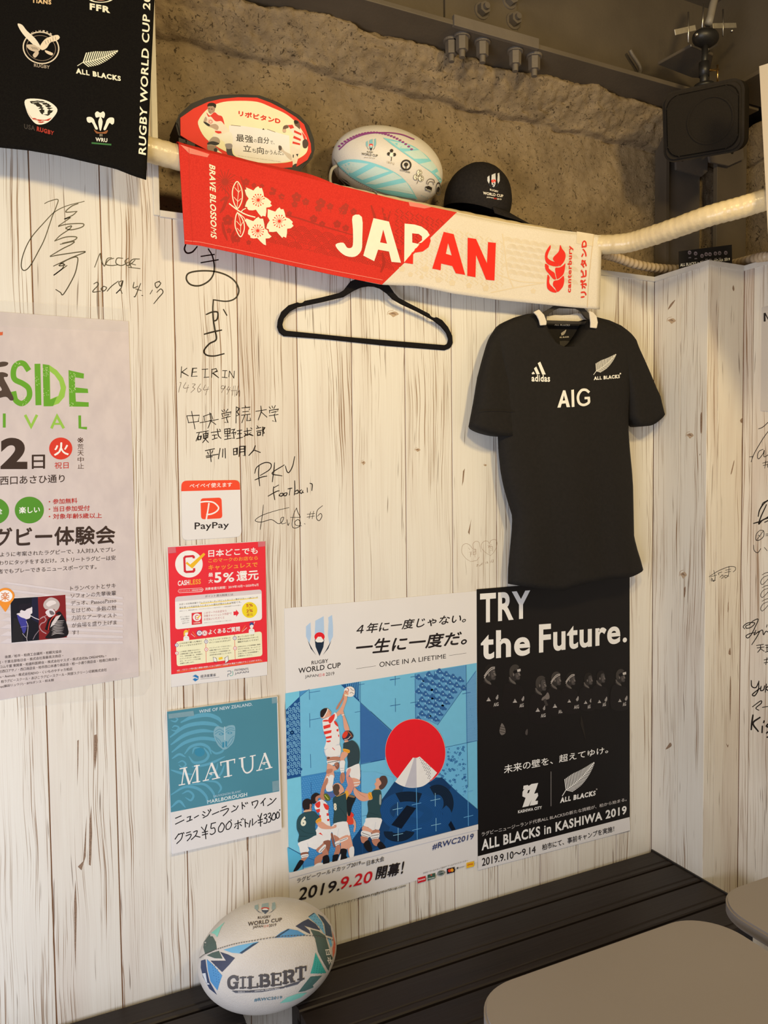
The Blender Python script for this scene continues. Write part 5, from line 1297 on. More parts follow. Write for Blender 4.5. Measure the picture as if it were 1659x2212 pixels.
# jumper in the striped shirt
fig(Pa, [([(938, 250), (950, 300), (900, 400), (850, 480), (832, 460), (870, 390), (915, 320)], S2), ([(950, 280), (990, 290), (985, 350), (950, 450), (930, 510), (880, 560), (850, 575), (830, 540), (870, 490), (910, 430), (940, 350)], S1),
         ([(605, 545), (615, 500), (650, 470), (700, 458), (740, 490), (765, 525), (750, 570), (700, 590), (650, 610), (615, 595)], S1), ([(605, 545), (612, 500), (650, 468), (695, 460), (712, 475), (690, 530), (640, 590), (612, 585)], HA), ([(712, 472), (700, 510), (655, 590)], (12, 'f0e8e0')), ([(730, 500), (752, 530), (745, 548)], (6, S3)),
         ([(640, 630), (700, 595), (780, 560), (820, 520), (850, 590), (815, 640), (850, 690), (875, 780), (885, 870), (882, 970), (850, 985), (670, 1050), (680, 980), (690, 900), (650, 780), (640, 700)], WS),
         ([(730, 600), (800, 545), (815, 560), (800, 620), (750, 680), (722, 650)], RS), ([(640, 650), (660, 630), (715, 628), (720, 650)], RS), ([(648, 715), (755, 685), (750, 735), (655, 762)], '!'+RS), ([(655, 795), (768, 772), (762, 812), (665, 838)], '!'+RS), ([(682, 872), (770, 852), (768, 886), (690, 900)], '!'+RS), ([(692, 930), (750, 920), (760, 935), (730, 950), (695, 946)], '!'+RS),
         ([(805, 640), (840, 665), (862, 725), (825, 700), (806, 670)], RS), ([(836, 765), (868, 755), (866, 795), (842, 792)], '!'+RS), ([(860, 840), (876, 840), (876, 872), (866, 872)], '!'+RS),
         ([(668, 1050), (780, 1020), (885, 975), (892, 1150), (800, 1158), (700, 1160), (668, 1100)], WS2), ([(700, 1045), (880, 990), (885, 1130), (720, 1150), (680, 1100)], WS), ([(780, 1028), (812, 1058)], (10, RS)),
         ([(700, 1160), (745, 1160), (750, 1215), (708, 1215)], S2), ([(752, 1162), (880, 1158), (878, 1210), (755, 1215)], S2), ([(705, 1170), (742, 1166), (742, 1180), (706, 1184)], '!'+SO),
         ([(706, 1215), (870, 1208), (862, 1240), (720, 1300), (712, 1260)], WS), ([(712, 1240), (868, 1212)], (8, SO)), ([(720, 1250), (800, 1290), (870, 1250), (850, 1340), (800, 1360), (810, 1440), (780, 1500), (770, 1593), (690, 1600), (640, 1593), (665, 1480), (700, 1380), (700, 1300)], S1),
         ([(735, 1430), (790, 1420), (800, 1460), (775, 1593), (730, 1593)], WS), ([(690, 1450), (725, 1440), (728, 1500), (700, 1593), (665, 1593)], WS), ([(810, 1250), (860, 1235), (878, 1290), (850, 1340), (815, 1290)], S3), ([(700, 1340), (780, 1330), (770, 1380), (700, 1400)], S2), ([(820, 1270), (850, 1290)], (6, S1)), ([(815, 1250), (855, 1265)], (6, S1))])
fig(Pa, [([(1018, 150), (1060, 155), (1095, 190), (1098, 250), (1070, 290), (1020, 298), (975, 280), (945, 235), (955, 185), (985, 160)], 'ecdfdc'), ([(985, 170), (1010, 190), (1000, 240)], (9, 'a83a34')), ([(1040, 175), (1060, 200), (1090, 205)], (6, '5a3a40')), ([(1030, 245), (1055, 235), (1085, 255)], (6, '5a3a40')), ([(950, 215), (985, 205), (1010, 240), (1000, 280), (965, 295), (942, 260)], S1), ([(960, 210), (985, 240)], (6, S3)), ([(955, 262), (995, 268), (992, 288), (960, 285)], 'f0e0c0')])
# jumper in green with red scrum cap
fig(Pa, [([(905, 540), (935, 505), (950, 560), (975, 620), (1000, 690), (1022, 760), (1010, 790), (965, 785), (945, 740), (935, 660), (925, 580)], S1), ([(915, 560), (948, 552)], (10, 'f2ece4')),
         ([(930, 830), (960, 790), (1010, 780), (1050, 800), (1080, 850), (1070, 890), (1040, 910), (990, 930), (950, 925), (920, 880)], '3a3040'), ([(920, 850), (950, 800), (990, 790), (1000, 830), (970, 880), (935, 890)], 'd8442f'), ([(1000, 790), (1040, 830), (1060, 870)], (8, 'c87a3a')), ([(950, 910), (1000, 900), (1040, 860)], (8, 'd8d0c8')), ([(950, 925), (1000, 920), (1010, 950), (965, 960)], S1),
         ([(940, 960), (1000, 940), (1060, 920), (1120, 960), (1160, 1030), (1172, 1120), (1165, 1230), (1140, 1260), (1060, 1290), (1000, 1318), (1000, 1240), (990, 1150), (1010, 1080), (940, 1050), (935, 1000)], '33454c'), ([(935, 1040), (1025, 1060), (1015, 1105), (940, 1080)], YL), ([(940, 1062), (1018, 1084)], (6, 'd8702c')),
         ([(920, 1085), (1000, 1105), (985, 1150), (950, 1190), (955, 1230), (900, 1240), (890, 1180)], S1), ([(888, 1220), (958, 1215), (955, 1290), (945, 1380), (905, 1390), (885, 1320)], WS), ([(895, 1320), (945, 1318)], (5, '9a9aa0')), ([(892, 1360), (945, 1352)], (5, '9a9aa0')), ([(905, 1390), (945, 1385), (960, 1450), (940, 1520), (905, 1540), (885, 1470)], S2), ([(905, 1400), (925, 1520)], (5, S3)),
         ([(1140, 1258), (1170, 1280), (1175, 1480), (1100, 1480), (1040, 1450), (1020, 1400), (1000, 1430), (980, 1380), (985, 1330), (1060, 1292)], WS), ([(1000, 1335), (1045, 1330), (1020, 1420), (1000, 1480), (1080, 1560), (1060, 1640), (1000, 1560), (975, 1430)], 'd89a90'), ([(1050, 1460), (1170, 1490), (1165, 1560), (1080, 1590)], S1), ([(1085, 1530), (1170, 1520)], (12, WS)), ([(1095, 1565), (1160, 1560)], (12, WS))])
# far right supporter
fig(Pb_, [([(1380, 155), (1405, 120), (1400, 90), (1420, 70), (1470, 70), (1490, 100), (1500, 150), (1460, 210), (1400, 230), (1395, 180)], S1), ([(1450, 80), (1480, 40), (1540, 40), (1568, 100), (1560, 150), (1520, 210), (1470, 235), (1445, 190), (1480, 150), (1470, 110)], '54403c'),
          ([(1095, 200), (1140, 240), (1190, 270), (1280, 290), (1340, 280), (1345, 370), (1300, 385), (1230, 400), (1170, 385), (1110, 330), (1080, 260)], S1), ([(1120, 220), (1180, 300), (1250, 340)], (6, S2)), ([(1290, 285), (1340, 275), (1362, 355), (1305, 375)], YL), ([(1300, 290), (1350, 362)], (6, 'c0602c')),
          ([(1340, 275), (1390, 235), (1460, 240), (1480, 290), (1485, 420), (1460, 520), (1478, 640), (1400, 652), (1270, 640), (1290, 540), (1285, 400), (1355, 372)], GN), ([(1370, 230), (1460, 228)], (8, YL)), ([(1455, 310), (1480, 320), (1475, 440), (1452, 435)], '98a09a'), ([(1300, 560), (1440, 600)], (5, GN2)),
          ([(1270, 640), (1478, 645), (1470, 740), (1440, 815), (1395, 800), (1360, 825), (1290, 770), (1225, 750), (1250, 690)], WS), ([(1400, 700), (1385, 800)], (6, WS2)), ([(1230, 750), (1355, 815), (1345, 850), (1210, 820)], S1), ([(1205, 820), (1330, 850), (1320, 900), (1280, 925), (1195, 890)], WS), ([(1205, 850), (1315, 890)], (7, SO)), ([(1200, 880), (1300, 915)], (6, SO)), ([(1190, 900), (1285, 920), (1280, 960), (1240, 1000), (1200, 990), (1185, 940)], S2), ([(1230, 1000), (1290, 955), (1330, 1020), (1350, 1110), (1290, 1120), (1240, 1060)], SO),
          ([(1360, 815), (1445, 810), (1450, 860), (1350, 880)], S2), ([(1325, 880), (1445, 850), (1440, 930), (1350, 950)], WS), ([(1330, 900), (1445, 875)], (7, SO)), ([(1340, 930), (1440, 915)], (6, SO)), ([(1345, 950), (1440, 935), (1460, 980), (1420, 1040), (1370, 1020)], S2), ([(1420, 1020), (1460, 975), (1510, 1010), (1545, 1075), (1470, 1090), (1430, 1055)], SO)])
# middle pair behind
fig(Pb_, [([(470, 380), (480, 320), (530, 280), (580, 290), (605, 320), (600, 350), (560, 370), (550, 410), (510, 440), (480, 410)], HA), ([(540, 340), (600, 310), (602, 345), (570, 365), (575, 395), (540, 400)], S2),
          ([(605, 340), (610, 260), (640, 160), (670, 110), (700, 60), (720, 100), (690, 200), (660, 260), (680, 360), (660, 385), (620, 375)], S2), ([(660, 290), (720, 270), (800, 280), (815, 320), (770, 350), (740, 390), (700, 400), (665, 350)], '5268a8'), ([(655, 300), (700, 290), (745, 340), (740, 390), (690, 390), (665, 350)], '5c6a2c'), ([(670, 310), (720, 370)], (8, 'd8e060')), ([(690, 180), (740, 140), (790, 240), (700, 260)], WS),
          ([(530, 440), (600, 380), (640, 380), (690, 420), (720, 480), (720, 560), (735, 650), (745, 780), (650, 800), (560, 800), (600, 690), (590, 560), (530, 510)], WS), ([(530, 440), (600, 400), (600, 480), (560, 490)], RS), ([(540, 520), (600, 505), (602, 550), (560, 565)], '!'+RS), ([(585, 600), (615, 598), (614, 640), (598, 625)], '!'+RS), ([(650, 430), (720, 460), (722, 520), (690, 520), (665, 490)], RS), ([(695, 570), (725, 570), (725, 608), (698, 608)], '!'+RS), ([(702, 655), (735, 650), (735, 682), (705, 684)], '!'+RS),
          ([(560, 790), (745, 780), (750, 960), (650, 985), (550, 880)], WS), ([(580, 860), (610, 848), (645, 890)], '!'+RS), ([(640, 980), (745, 960), (740, 1080), (700, 1160), (660, 1150), (640, 1060)], S3), ([(540, 1200), (620, 1150), (650, 1180), (600, 1300), (530, 1330), (520, 1260)], S2), ([(560, 1290), (640, 1280), (650, 1310), (510, 1340)], WS)])
fig(Pb_, [([(980, 560), (1040, 550), (1085, 590), (1070, 620), (1110, 690), (1115, 780), (1095, 845), (1080, 820), (1090, 750), (1050, 720), (985, 720)], S1), ([(1040, 550), (1085, 595), (1070, 625), (1035, 620)], RS), ([(975, 615), (1060, 620), (1080, 720), (1000, 725)], 'd84a34'),
          ([(985, 310), (1100, 330), (1110, 370), (1060, 480), (1035, 600), (1000, 600), (985, 480)], '20262a'), ([(1000, 300), (1100, 330), (1085, 350), (990, 325)], '8a6a4a'), ([(1000, 720), (1035, 880), (1075, 1050), (1085, 1190), (1030, 1210), (990, 1050), (985, 860)], S1), ([(1020, 1080), (1085, 1050), (1085, 1190), (1030, 1205)], WS), ([(990, 730), (1035, 870), (1000, 880)], WS)])
# number eight
fig(Pb_, [([(780, 200), (810, 150), (870, 140), (920, 180), (945, 230), (940, 260), (900, 290), (870, 310), (820, 320), (800, 260)], S1), ([(785, 200), (820, 155), (870, 160), (885, 210), (870, 250), (880, 290), (840, 320), (800, 290)], '54453c'), ([(990, 50), (1050, 60), (1080, 130), (1085, 200), (1040, 290), (1000, 310), (985, 260), (960, 250), (990, 190), (1010, 130)], 'd08e80'), ([(955, 260), (1000, 250), (1010, 310), (990, 350), (975, 390), (955, 330)], YL),
          ([(790, 350), (870, 310), (950, 270), (975, 320), (985, 480), (990, 600), (980, 690), (900, 710), (840, 730), (790, 710), (800, 560), (790, 450)], GN), ([(840, 330), (900, 310), (960, 280)], (7, YL)), ([(870, 480), (940, 560), (970, 620)], (5, GN2)),
          ([(800, 720), (980, 690), (1000, 780), (1000, 900), (880, 950), (830, 900), (810, 960), (780, 850), (750, 830)], WS), ([(870, 790), (850, 900)], (6, WS2)), ([(800, 880), (880, 930), (860, 990), (820, 1000), (805, 940)], S2), ([(815, 990), (885, 960), (885, 1010), (830, 1040)], WS), ([(820, 1020), (885, 995)], (6, SO)), ([(830, 1040), (880, 1020), (895, 1080), (870, 1160), (800, 1170), (820, 1100)], S2), ([(790, 1170), (870, 1160), (850, 1240), (840, 1260), (780, 1275), (782, 1210)], SO),
          ([(880, 930), (1000, 880), (1000, 960), (985, 1090), (905, 1090), (900, 1000), (885, 990)], S1), ([(880, 960), (990, 915), (992, 945), (890, 990)], WS), ([(885, 970), (985, 930)], (6, SO)), ([(905, 1080), (985, 1090), (975, 1180), (990, 1210), (900, 1240), (885, 1150)], SO), ([(755, 860), (790, 880), (800, 990), (820, 1060), (790, 1040), (770, 960)], S3), ([(860, 1240), (900, 1150), (890, 1240)], WS)])
p.at(*Pb_); p.T3('8', (800, 530), (842, 532), (795, 425), 'e8dcc4', .05); p.go('lettering')
# number six in front
fig(Pb_, [([(350, 470), (355, 400), (400, 365), (450, 370), (480, 410), (488, 460), (475, 500), (480, 540), (400, 550), (365, 510)], HA), ([(455, 440), (485, 450), (475, 490), (478, 540), (370, 555), (390, 520), (450, 510)], S2), ([(365, 545), (470, 530)], (9, 'e8d8b0')),
          ([(265, 720), (275, 660), (310, 600), (380, 560), (460, 545), (520, 550), (570, 600), (600, 640), (540, 700), (530, 790), (548, 880), (440, 940), (290, 990), (300, 880), (270, 800)], '2f4f58'), ([(290, 780), (400, 850), (520, 860)], (5, GN2)), ([(300, 900), (420, 900)], (5, GN2)),
          ([(540, 680), (605, 630), (620, 690), (560, 722)], YL), ([(545, 695), (612, 655)], (6, 'c86a2c')), ([(560, 715), (625, 690), (700, 740), (780, 760), (830, 730), (835, 770), (790, 790), (700, 800), (620, 790), (570, 750)], S1), ([(790, 730), (835, 760)], (6, S2)),
          ([(290, 995), (440, 940), (548, 885), (620, 930), (650, 985), (600, 1040), (540, 1090), (430, 1050), (445, 1100), (410, 1135), (325, 1140), (305, 1060)], WS), ([(420, 1000), (440, 1060)], (6, WS2)), ([(330, 1140), (420, 1125), (430, 1160), (335, 1180)], S3), ([(335, 1170), (430, 1155), (425, 1200), (345, 1215)], WS), ([(340, 1190), (428, 1178)], (6, SO)), ([(340, 1215), (420, 1200), (370, 1260), (330, 1250)], S2), ([(320, 1240), (370, 1260), (330, 1330), (280, 1385), (220, 1405), (250, 1340), (290, 1270)], SO),
          ([(545, 1090), (630, 1020), (650, 990), (700, 1090), (725, 1160), (650, 1190), (630, 1130), (590, 1140)], S2), ([(580, 1110), (665, 1020), (685, 1050), (610, 1140)], WS), ([(600, 1125), (675, 1050)], (6, SO)), ([(645, 1190), (715, 1170), (735, 1280), (650, 1302), (640, 1240)], SO)])
p.at(*Pb_); p.T3('6', (322, 758), (400, 752), (330, 618), 'f0e6d0', .05); p.go('lettering')
p.at(*Pb_); p.P([(160, 1425), (1659, 1048), (1659, 1100), (162, 1500)], WHT); p.go('white_margin')
p.at(*Pd); p.P([(-20, 1112), (1603, 690), (1603, 770), (-20, 1180)], WHT); p.go('white_margin')
p.at(*O4)
p.T('ラグビーワールドカップ2019', 155, 478, 672, 330, 38, BK, .006, sh=.1); p.T('TM', 676, 330, 706, 322, 14, BK, .004); p.T('日本大会', 722, 338, 862, 298, 40, BK, .008)
p.T('2019.', 160, 625, 500, 538, 105, BK, .012, sh=.2, h2=88); p.T('9.20', 512, 530, 768, 470, 98, 'c8202c', .012, sh=.2, h2=92); p.T('開幕', 790, 450, 990, 410, 100, BK, .03, sh=.22); p.T('!', 1000, 405, 1026, 398, 98, BK, .06, sh=.2)
p.T('［公式チケットサイト］', 398, 684, 645, 622, 22, BK, .002); p.T('tickets.rugbyworldcup.com', 655, 616, 1038, 512, 26, BK, .006, h2=24)
p.T('#RWC2019', 1255, 212, 1592, 122, 52, '2a3a6e', .008, sh=.1, h2=48)
p.T('ラグビーワールドカップ2019™ ワールドワイドパートナー', 1180, 406, 1545, 300, 14, BK, .004)
p.T('くじ', 222, 690, 268, 682, 20, BK, .03); p.P([(222, 698), (268, 686), (266, 700), (224, 706)], 'd02a2c')
p.go('lettering'); p.at(*O4)
p.P([(1135, 438), (1200, 420), (1202, 462), (1137, 480)], 'c4202a'); p.T('Emirates', 1140, 465, 1197, 448, 16, 'f4e8e8', .02); p.go('printed_logo'); p.at(*O4)
p.P([(1216, 412), (1278, 396), (1280, 438), (1218, 456)], '3c5a4c'); p.C(1247, 412, 8, 7, 'c05a4c', n=8); p.T('Heineken', 1222, 447, 1275, 434, 10, 'e0e6e0', .02); p.go('printed_logo'); p.at(*O4)
p.C(1326, 396, 30, 20, '3a4a48', rot=-.2); p.C(1326, 396, 26, 16, 'c8ccca', rot=-.2, inner=.9); p.T('LAND ROVER', 1306, 402, 1346, 393, 8, 'c8ccca', .02); p.go('printed_logo'); p.at(*O4)
p.P([(1373, 362), (1436, 347), (1438, 388), (1375, 404)], '241a20'); p.C(1396, 376, 13, 14, 'd4402c'); p.C(1416, 372, 13, 14, 'e89a2c'); p.go('printed_logo'); p.at(*O4)
p.R(1454, 350, 1466, 362, '40404a'); p.T('SOCIETE GENERALE', 1472, 358, 1514, 347, 8, '7a7a84', .02); p.go('printed_logo'); p.at(*O4)
p.P([(1532, 315), (1594, 300), (1595, 342), (1534, 358)], 'eeb52c'); p.T('DHL', 1540, 338, 1588, 327, 14, 'c03a20', .05, sh=.3); p.go('printed_logo')

# ---- black poster
bp = paper('squad_poster', [(1029.8, 1273), (1360, 1246), (1360.5, 1795), (1032.5, 1875)], MBK, y=-.0022, label='black poster of eight players in profile, right of the tournament poster', category='poster')
p = Pr(Plane(1, -.0022), bp, base=6e-5, rough=.4); T1 = (1020, 1260, 4.608); T2 = (1020, 1580, 4.608)
p.at(*T2); p.P([(56, 1243), (1566, 852), (1576, 985), (60, 1382), (58, 1360)], WHT); p.go('white_strip')
p.at(*T1)
p.T('TRY', 78, 396, 577, 345, 292, W0, .030, res=6, h2=275); p.go('lettering')
p.at(*T1)
p.T('the', 86, 765, 576, 715, 290, W0, .028, res=6, h2=262); p.T('Future.', 665, 695, 1540, 590, 285, W0, .026, res=6, h2=245); p.go('lettering')
G1, G2, G3, G4 = '6c6664', '464242', '2c2929', 'c9c4c2'
def head(x, y, s_, band, hair, extra=()):
    X = lambda q: [(x+a*s_, y+b_*s_) for a, b_ in q]
    p.SP(X([(-.62, -.1), (-.5, -.75), (-.1, -1.0), (.3, -.85), (.45, -.45), (.5, -.15), (.6, .12), (.5, .2), (.52, .42), (.42, .62), (.1, .62), (-.1, .8), (.05, 1.1), (-.5, .95), (-.75, .7), (-.6, .4)]), G3, 4)
    p.SP(X([(.0, -.55), (.35, -.62), (.44, -.35), (.47, -.12), (.58, .12), (.46, .2), (.48, .4), (.38, .56), (.1, .5), (-.02, .1)]), G2, 4)
    p.SP(X([(.22, -.3), (.4, -.32), (.42, -.15), (.52, .1), (.4, .14), (.3, -.05)]), G1, 3); p.SP(X([(.1, .1), (.28, .1), (.3, .3), (.15, .32)]), '56504e', 3)
    p.P(X([(.26, -.22), (.4, -.24), (.4, -.17), (.27, -.15)]), '14120f'); p.P(X([(.3, .3), (.47, .28), (.46, .33), (.3, .35)]), '14120f')
    p.SP(X([(-.28, -.05), (-.16, -.1), (-.12, .1), (-.22, .22)]), G1, 3)
    p.SP(X([(-.7, .35), (-.6, .3), (-.4, .6), (-.05, .85), (.05, 1.08), (-.2, 1.02), (-.55, .75)]), '5b5654', 3)
    if hair: p.SP(X([(-.65, .0), (-.6, -.6), (-.3, -.98), (.1, -1.05), (.4, -.82), (.2, -.7), (-.1, -.55), (-.2, -.2), (-.35, .05), (-.4, .3), (-.55, .25)]), '3c3836' if hair == 2 else '1f1c1b', 4)
    if band:
        for off in (0, .2): p.L(X([(-.68, .38-off), (-.35, -.1-off), (.05, -.48-off), (.4, -.62-off*.6)]), .09*s_, 'a8a2a0', True)
def kit(x, y, s_):
    p.P([(x-22*s_, y+14*s_), (x, y-26*s_), (x+22*s_, y+12*s_)], 'a8a4a4'); p.L([(x-14*s_, y), (x+6*s_, y-14*s_)], 3, '181517')
L8 = [(185, 905, 95, 1, 1, (163, 1160), (213, 1228, 262)), (430, 905, 92, 0, 2, (425, 1175), (470, 1238, 512)), (690, 1015, 90, 0, 2, (652, 1265), (683, 1338, 730)), (840, 965, 82, 1, 2, (823, 1225), (858, 1298, 896)), (985, 965, 78, 1, 1, (965, 1175), (1012, 1252, 1062)), (1160, 965, 72, 0, 1, (1128, 1188), (1148, 1250, 1176)), (1285, 945, 72, 0, 1, (1265, 1180), (1296, 1228, 1330)), (1480, 935, 78, 0, 2, (1468, 1170), (1497, 1225, 1530))]
for hx, hy, s_, bd, hr_, k, (ax, ay, bx) in L8:
    p.at(*T1); p.SP([(hx-s_*1.3, hy+s_*1.6), (hx-s_*.7, hy+s_*.9), (hx+.1*s_, hy+s_*1.1), (hx+s_*.8, hy+s_*1.6), (hx+s_*.9, hy+s_*4), (hx-s_*1.2, hy+s_*4)], '1a1718'); head(hx, hy, s_, bd, hr_); kit(*k, 1.0 if s_ > 80 else .8)
    p.T('AIG', ax, ay, bx, ay-8, 36, 'b4b0b0', .02); fern(p, (ax+30, k[1]-4), (ax+42, k[1]-52), 1, .4, .3, 'b4b0b0', n=5)
    if bd == 0 and hr_ == 2 and hx != 690: p.L([(hx-10, hy-20), (hx+46, hy-45)], 30, '121012'); p.P([(hx+16, hy-45), (hx+50, hy-55), (hx+52, hy-30), (hx+20, hy-22)], 'b8b4b2')
    p.go('printed_player')
p.at(*T1)
p.SP([(725, 1115), (750, 1085), (768, 1120), (762, 1150), (720, 1160), (690, 1165), (695, 1140)], G1); p.L([(720, 1160), (740, 1210)], 26, '3a3635')
p.SP([(285, 1405), (300, 1395), (325, 1440), (328, 1490), (290, 1510), (270, 1470)], '6a6462')
for y in (1425, 1450, 1475): p.L([(275, y), (325, y+12)], 5, '28251f')
p.SP([(530, 1470), (548, 1450), (552, 1480), (545, 1510), (528, 1500)], '4a4544'); p.P([(1080, 1310), (1100, 1370), (1130, 1560), (1075, 1400)], '26221f'); p.go('printed_hands')
p.at(*T2); p.T('未来の壁を、超えてゆけ。', 315, 420, 1350, 212, 84, W0, .012, h2=66); p.go('lettering'); p.at(*T2)
for y0_, y1_ in ((400, 742),): p.L([(783, y0_), (783, y1_)], 5, '8f8b8b')
# angular city mark
p.P([(510, 540), (552, 532), (560, 542), (590, 522), (655, 512), (640, 560), (615, 620), (650, 610), (655, 640), (625, 690), (640, 690), (652, 688), (650, 722), (610, 733), (570, 738), (590, 680), (560, 742), (498, 755), (530, 660), (498, 645), (500, 600), (518, 570), (505, 575)], W0, [[(555, 585), (575, 578), (562, 612), (546, 616)]])
p.T('KASHIWA CITY', 455, 815, 692, 770, 30, W0, .03, h2=30); p.go('printed_mark', label='white angular city mark'); p.at(*T2)
fern(p, (930, 585), (1213, 308), 1, .34, .22, W0, n=22); p.go('printed_mark', label='white fern mark'); p.at(*T2)
p.T('ALL BLACKS', 872, 712, 1226, 636, 52, W0, .065, sh=.08, h2=50); p.C(1237, 574, 8, 8, '8f8b8b', n=12)
p.T('ラグビーニュージーランド代表ALL BLACKSの新たな挑戦が、柏から始まる。', 92, 1045, 1535, 690, 42, 'c9c5c5', .006, h2=34)
p.T('ALL BLACKS in KASHIWA 2019', 92, 1188, 1535, 820, 112, W0, .03, h2=84)
p.T('2019.9.10～9.14', 95, 1340, 628, 1205, 78, BK, .016, h2=66); p.T('柏市にて、事前キャンプを実施！', 695, 1185, 1410, 995, 62, BK, .014, h2=56)
p.go('lettering')

# ---- cashless poster
cpo = paper('cashless_poster', [(362, 1180.5), (573, 1168.5), (577.5, 1458), (370.5, 1484)], WHT, y=-.0012, label='small red poster about cashless refunds, above the teal wine sign', category='poster')
p = Pr(Plane(1, -.0012), cpo, base=6e-5); K = (350, 1160, 6.504); RD, OR = 'dc2f3c', 'f0a03c'
p.at(*K); p.P([(82, 145), (1450, 60), (1480, 1750), (130, 1932)], RD); p.go('red_field'); p.at(*K)
p.C(378, 380, 193, 190, 'f1ecef', n=48)
p.P([(432, 302), (430, 288), (422, 284), (340, 290), (328, 300), (335, 465), (345, 476), (428, 470), (436, 462), (435, 438), (466, 436), (468, 476), (448, 500), (335, 508), (306, 488), (297, 290), (320, 262), (436, 252), (460, 268), (463, 300)], 'c62a38'); p.L([(348, 365), (410, 415), (590, 240)], 32, 'e2b32c'); p.go('printed_mark', label='letter C with a tick in a white disc'); p.at(*K)
p.T('CASH', 222, 688, 382, 672, 72, 'f4ecec', .03, h2=72); p.T('LESS', 392, 672, 545, 660, 72, OR, .03)
p.T('日本どこでも', 650, 282, 1340, 235, 98, 'f7f2f2', .025, h2=92); p.T('このマークのお店なら', 652, 362, 1345, 320, 56, OR, .015); p.T('キャッシュレスで', 652, 470, 1340, 420, 74, OR, .022, h2=66)
p.T('最', 652, 560, 715, 556, 54, 'f7f2f2', .015); p.T('大', 652, 650, 715, 645, 56, 'f7f2f2', .015); p.T('5', 735, 645, 835, 638, 145, 'f7f2f2', .03); p.T('%', 858, 640, 1015, 628, 135, 'f7f2f2', .02); p.T('還元', 1045, 620, 1350, 596, 136, 'f7f2f2', .03)
p.T('消費者還元期間：2019年10月～2020年6月', 604, 750, 1352, 690, 38, 'f7f2f2', .012)
p.L([(240, 735), (560, 716), (580, 735), (560, 766), (245, 785), (225, 762)], 5, 'f7f2f2', closed=True); p.T('キャッシュレス・消費者還元事業', 245, 770, 565, 750, 20, 'f7f2f2', .012)
p.go('lettering'); p.at(*K)
def rr_px(x0, y0, x1, y1, x2, y2, x3, y3, r=22):
    c = [np.array(v, float) for v in ((x0, y0), (x1, y1), (x2, y2), (x3, y3))]; out = []
    for i in range(4):
        a, b_, d = c[i-1], c[i], c[(i+1) % 4]; u = (a-b_)/np.linalg.norm(a-b_); w = (d-b_)/np.linalg.norm(d-b_)
        for t in range(5):
            k = t/4; out.append(tuple(b_+u*r*(1-k)**2+w*r*k**2))
    return out
p.P(rr_px(183, 840, 1398, 735, 1405, 1165, 188, 1300, 45), 'ece6ea'); p.P(rr_px(183, 840, 1398, 735, 1400, 795, 184, 910, 40)[:10]+[(1400, 795), (184, 910)], 'cfc6cc'); p.go('info_box'); p.at(*K)
p.T('ポイント還元制度とは', 605, 850, 998, 820, 30, BK, .01)
p.L([(540, 935), (1345, 855)], 10, 'f0c83c'); p.L([(245, 1008), (965, 938)], 10, 'f0c83c')
p.T('お近くの対象店舗でクレジットカード／デビットカード・電子マネー・QRコード', 242, 962, 1345, 858, 28, BK, .01, h2=26); p.T('等を使って代金を払うとポイント還元が受けられる制度です。', 242, 1008, 1112, 926, 28, BK, .01)
p.T('（原則として、購買金額の5%、フランチャイズチェーン傘下の中小・小規模店舗等では2%を還元）', 242, 1050, 1105, 965, 15, '6a6060', .006)
for i, t in enumerate(('ポイント還元の', '対象店舗は', 'このマークが', '目印です！')): p.T(t, 252+12*i, 1135+29*i, 385-2*i, 1122+29*i, 18, BK, .006)
p.P([(415, 1068), (560, 1055), (563, 1220), (417, 1236)], 'd2303c'); p.C(490, 1128, 58, 55, 'f1ecef'); p.L([(510, 1100), (480, 1100), (468, 1115), (470, 1150), (482, 1160), (512, 1155)], 9, 'c62a38'); p.L([(480, 1125), (500, 1140), (545, 1088)], 10, 'e2b32c'); p.T('CASHLESS', 442, 1218, 536, 1208, 18, 'f4dcd0', .03)
p.T('このマークのお店なら', 588, 1085, 905, 1050, 32, 'b04858', .006); p.T('対象キャッシュレス手段*で', 588, 1128, 978, 1090, 34, 'b04858', .006); p.T('お支払いいただくと', 588, 1175, 875, 1146, 34, 'b04858', .006)
p.T('※対象キャッシュレス手段は店舗によって異なります', 588, 1214, 975, 1176, 12, '8a8084', .004)
p.P([(1002, 1048), (1040, 1044), (1040, 1018), (1080, 1068), (1042, 1122), (1042, 1096), (1005, 1100)], RD)
p.C(1230, 1025, 108, 112, 'f2cf2a', n=40); p.T('5%', 1182, 985, 1276, 975, 42, 'a83a30', .02); p.T('or', 1218, 1004, 1242, 1001, 14, 'a83a30', .02); p.T('2%', 1184, 1062, 1276, 1052, 42, 'a83a30', .02); p.T('還元', 1186, 1116, 1276, 1106, 40, 'a83a30', .01)
p.go('lettering'); p.at(*K)
p.P(rr_px(195, 1470, 1400, 1325, 1410, 1670, 208, 1818, 40), 'f4e8c4'); p.go('info_box'); p.at(*K)
p.L([(612, 1420), (622, 1768)], 6, RD); p.L([(1018, 1372), (1028, 1718)], 6, RD); p.L([(208, 1898), (1410, 1745)], 5, OR)
p.C(525, 1350, 42, 42, '4a4a8c'); p.C(525, 1350, 34, 34, 'f4eef0'); p.T('Q', 508, 1368, 542, 1364, 34, '4a4a8c', .03); p.C(598, 1350, 38, 38, 'f4eef0'); p.C(598, 1350, 32, 32, 'd85a68', inner=.85); p.T('A', 582, 1366, 614, 1362, 32, 'd04a5a', .03)
p.T('よくあるご質問', 652, 1372, 1090, 1322, 72, 'f7f2f2', .03, h2=66)
for q, c in (([(410, 1362), (458, 1402)], 'f4eef0'), ([(430, 1332), (480, 1402)], OR), ([(1168, 1245), (1118, 1325)], OR), ([(1190, 1275), (1130, 1328)], 'f4eef0')): p.L(q, 12, c, taper=.6)
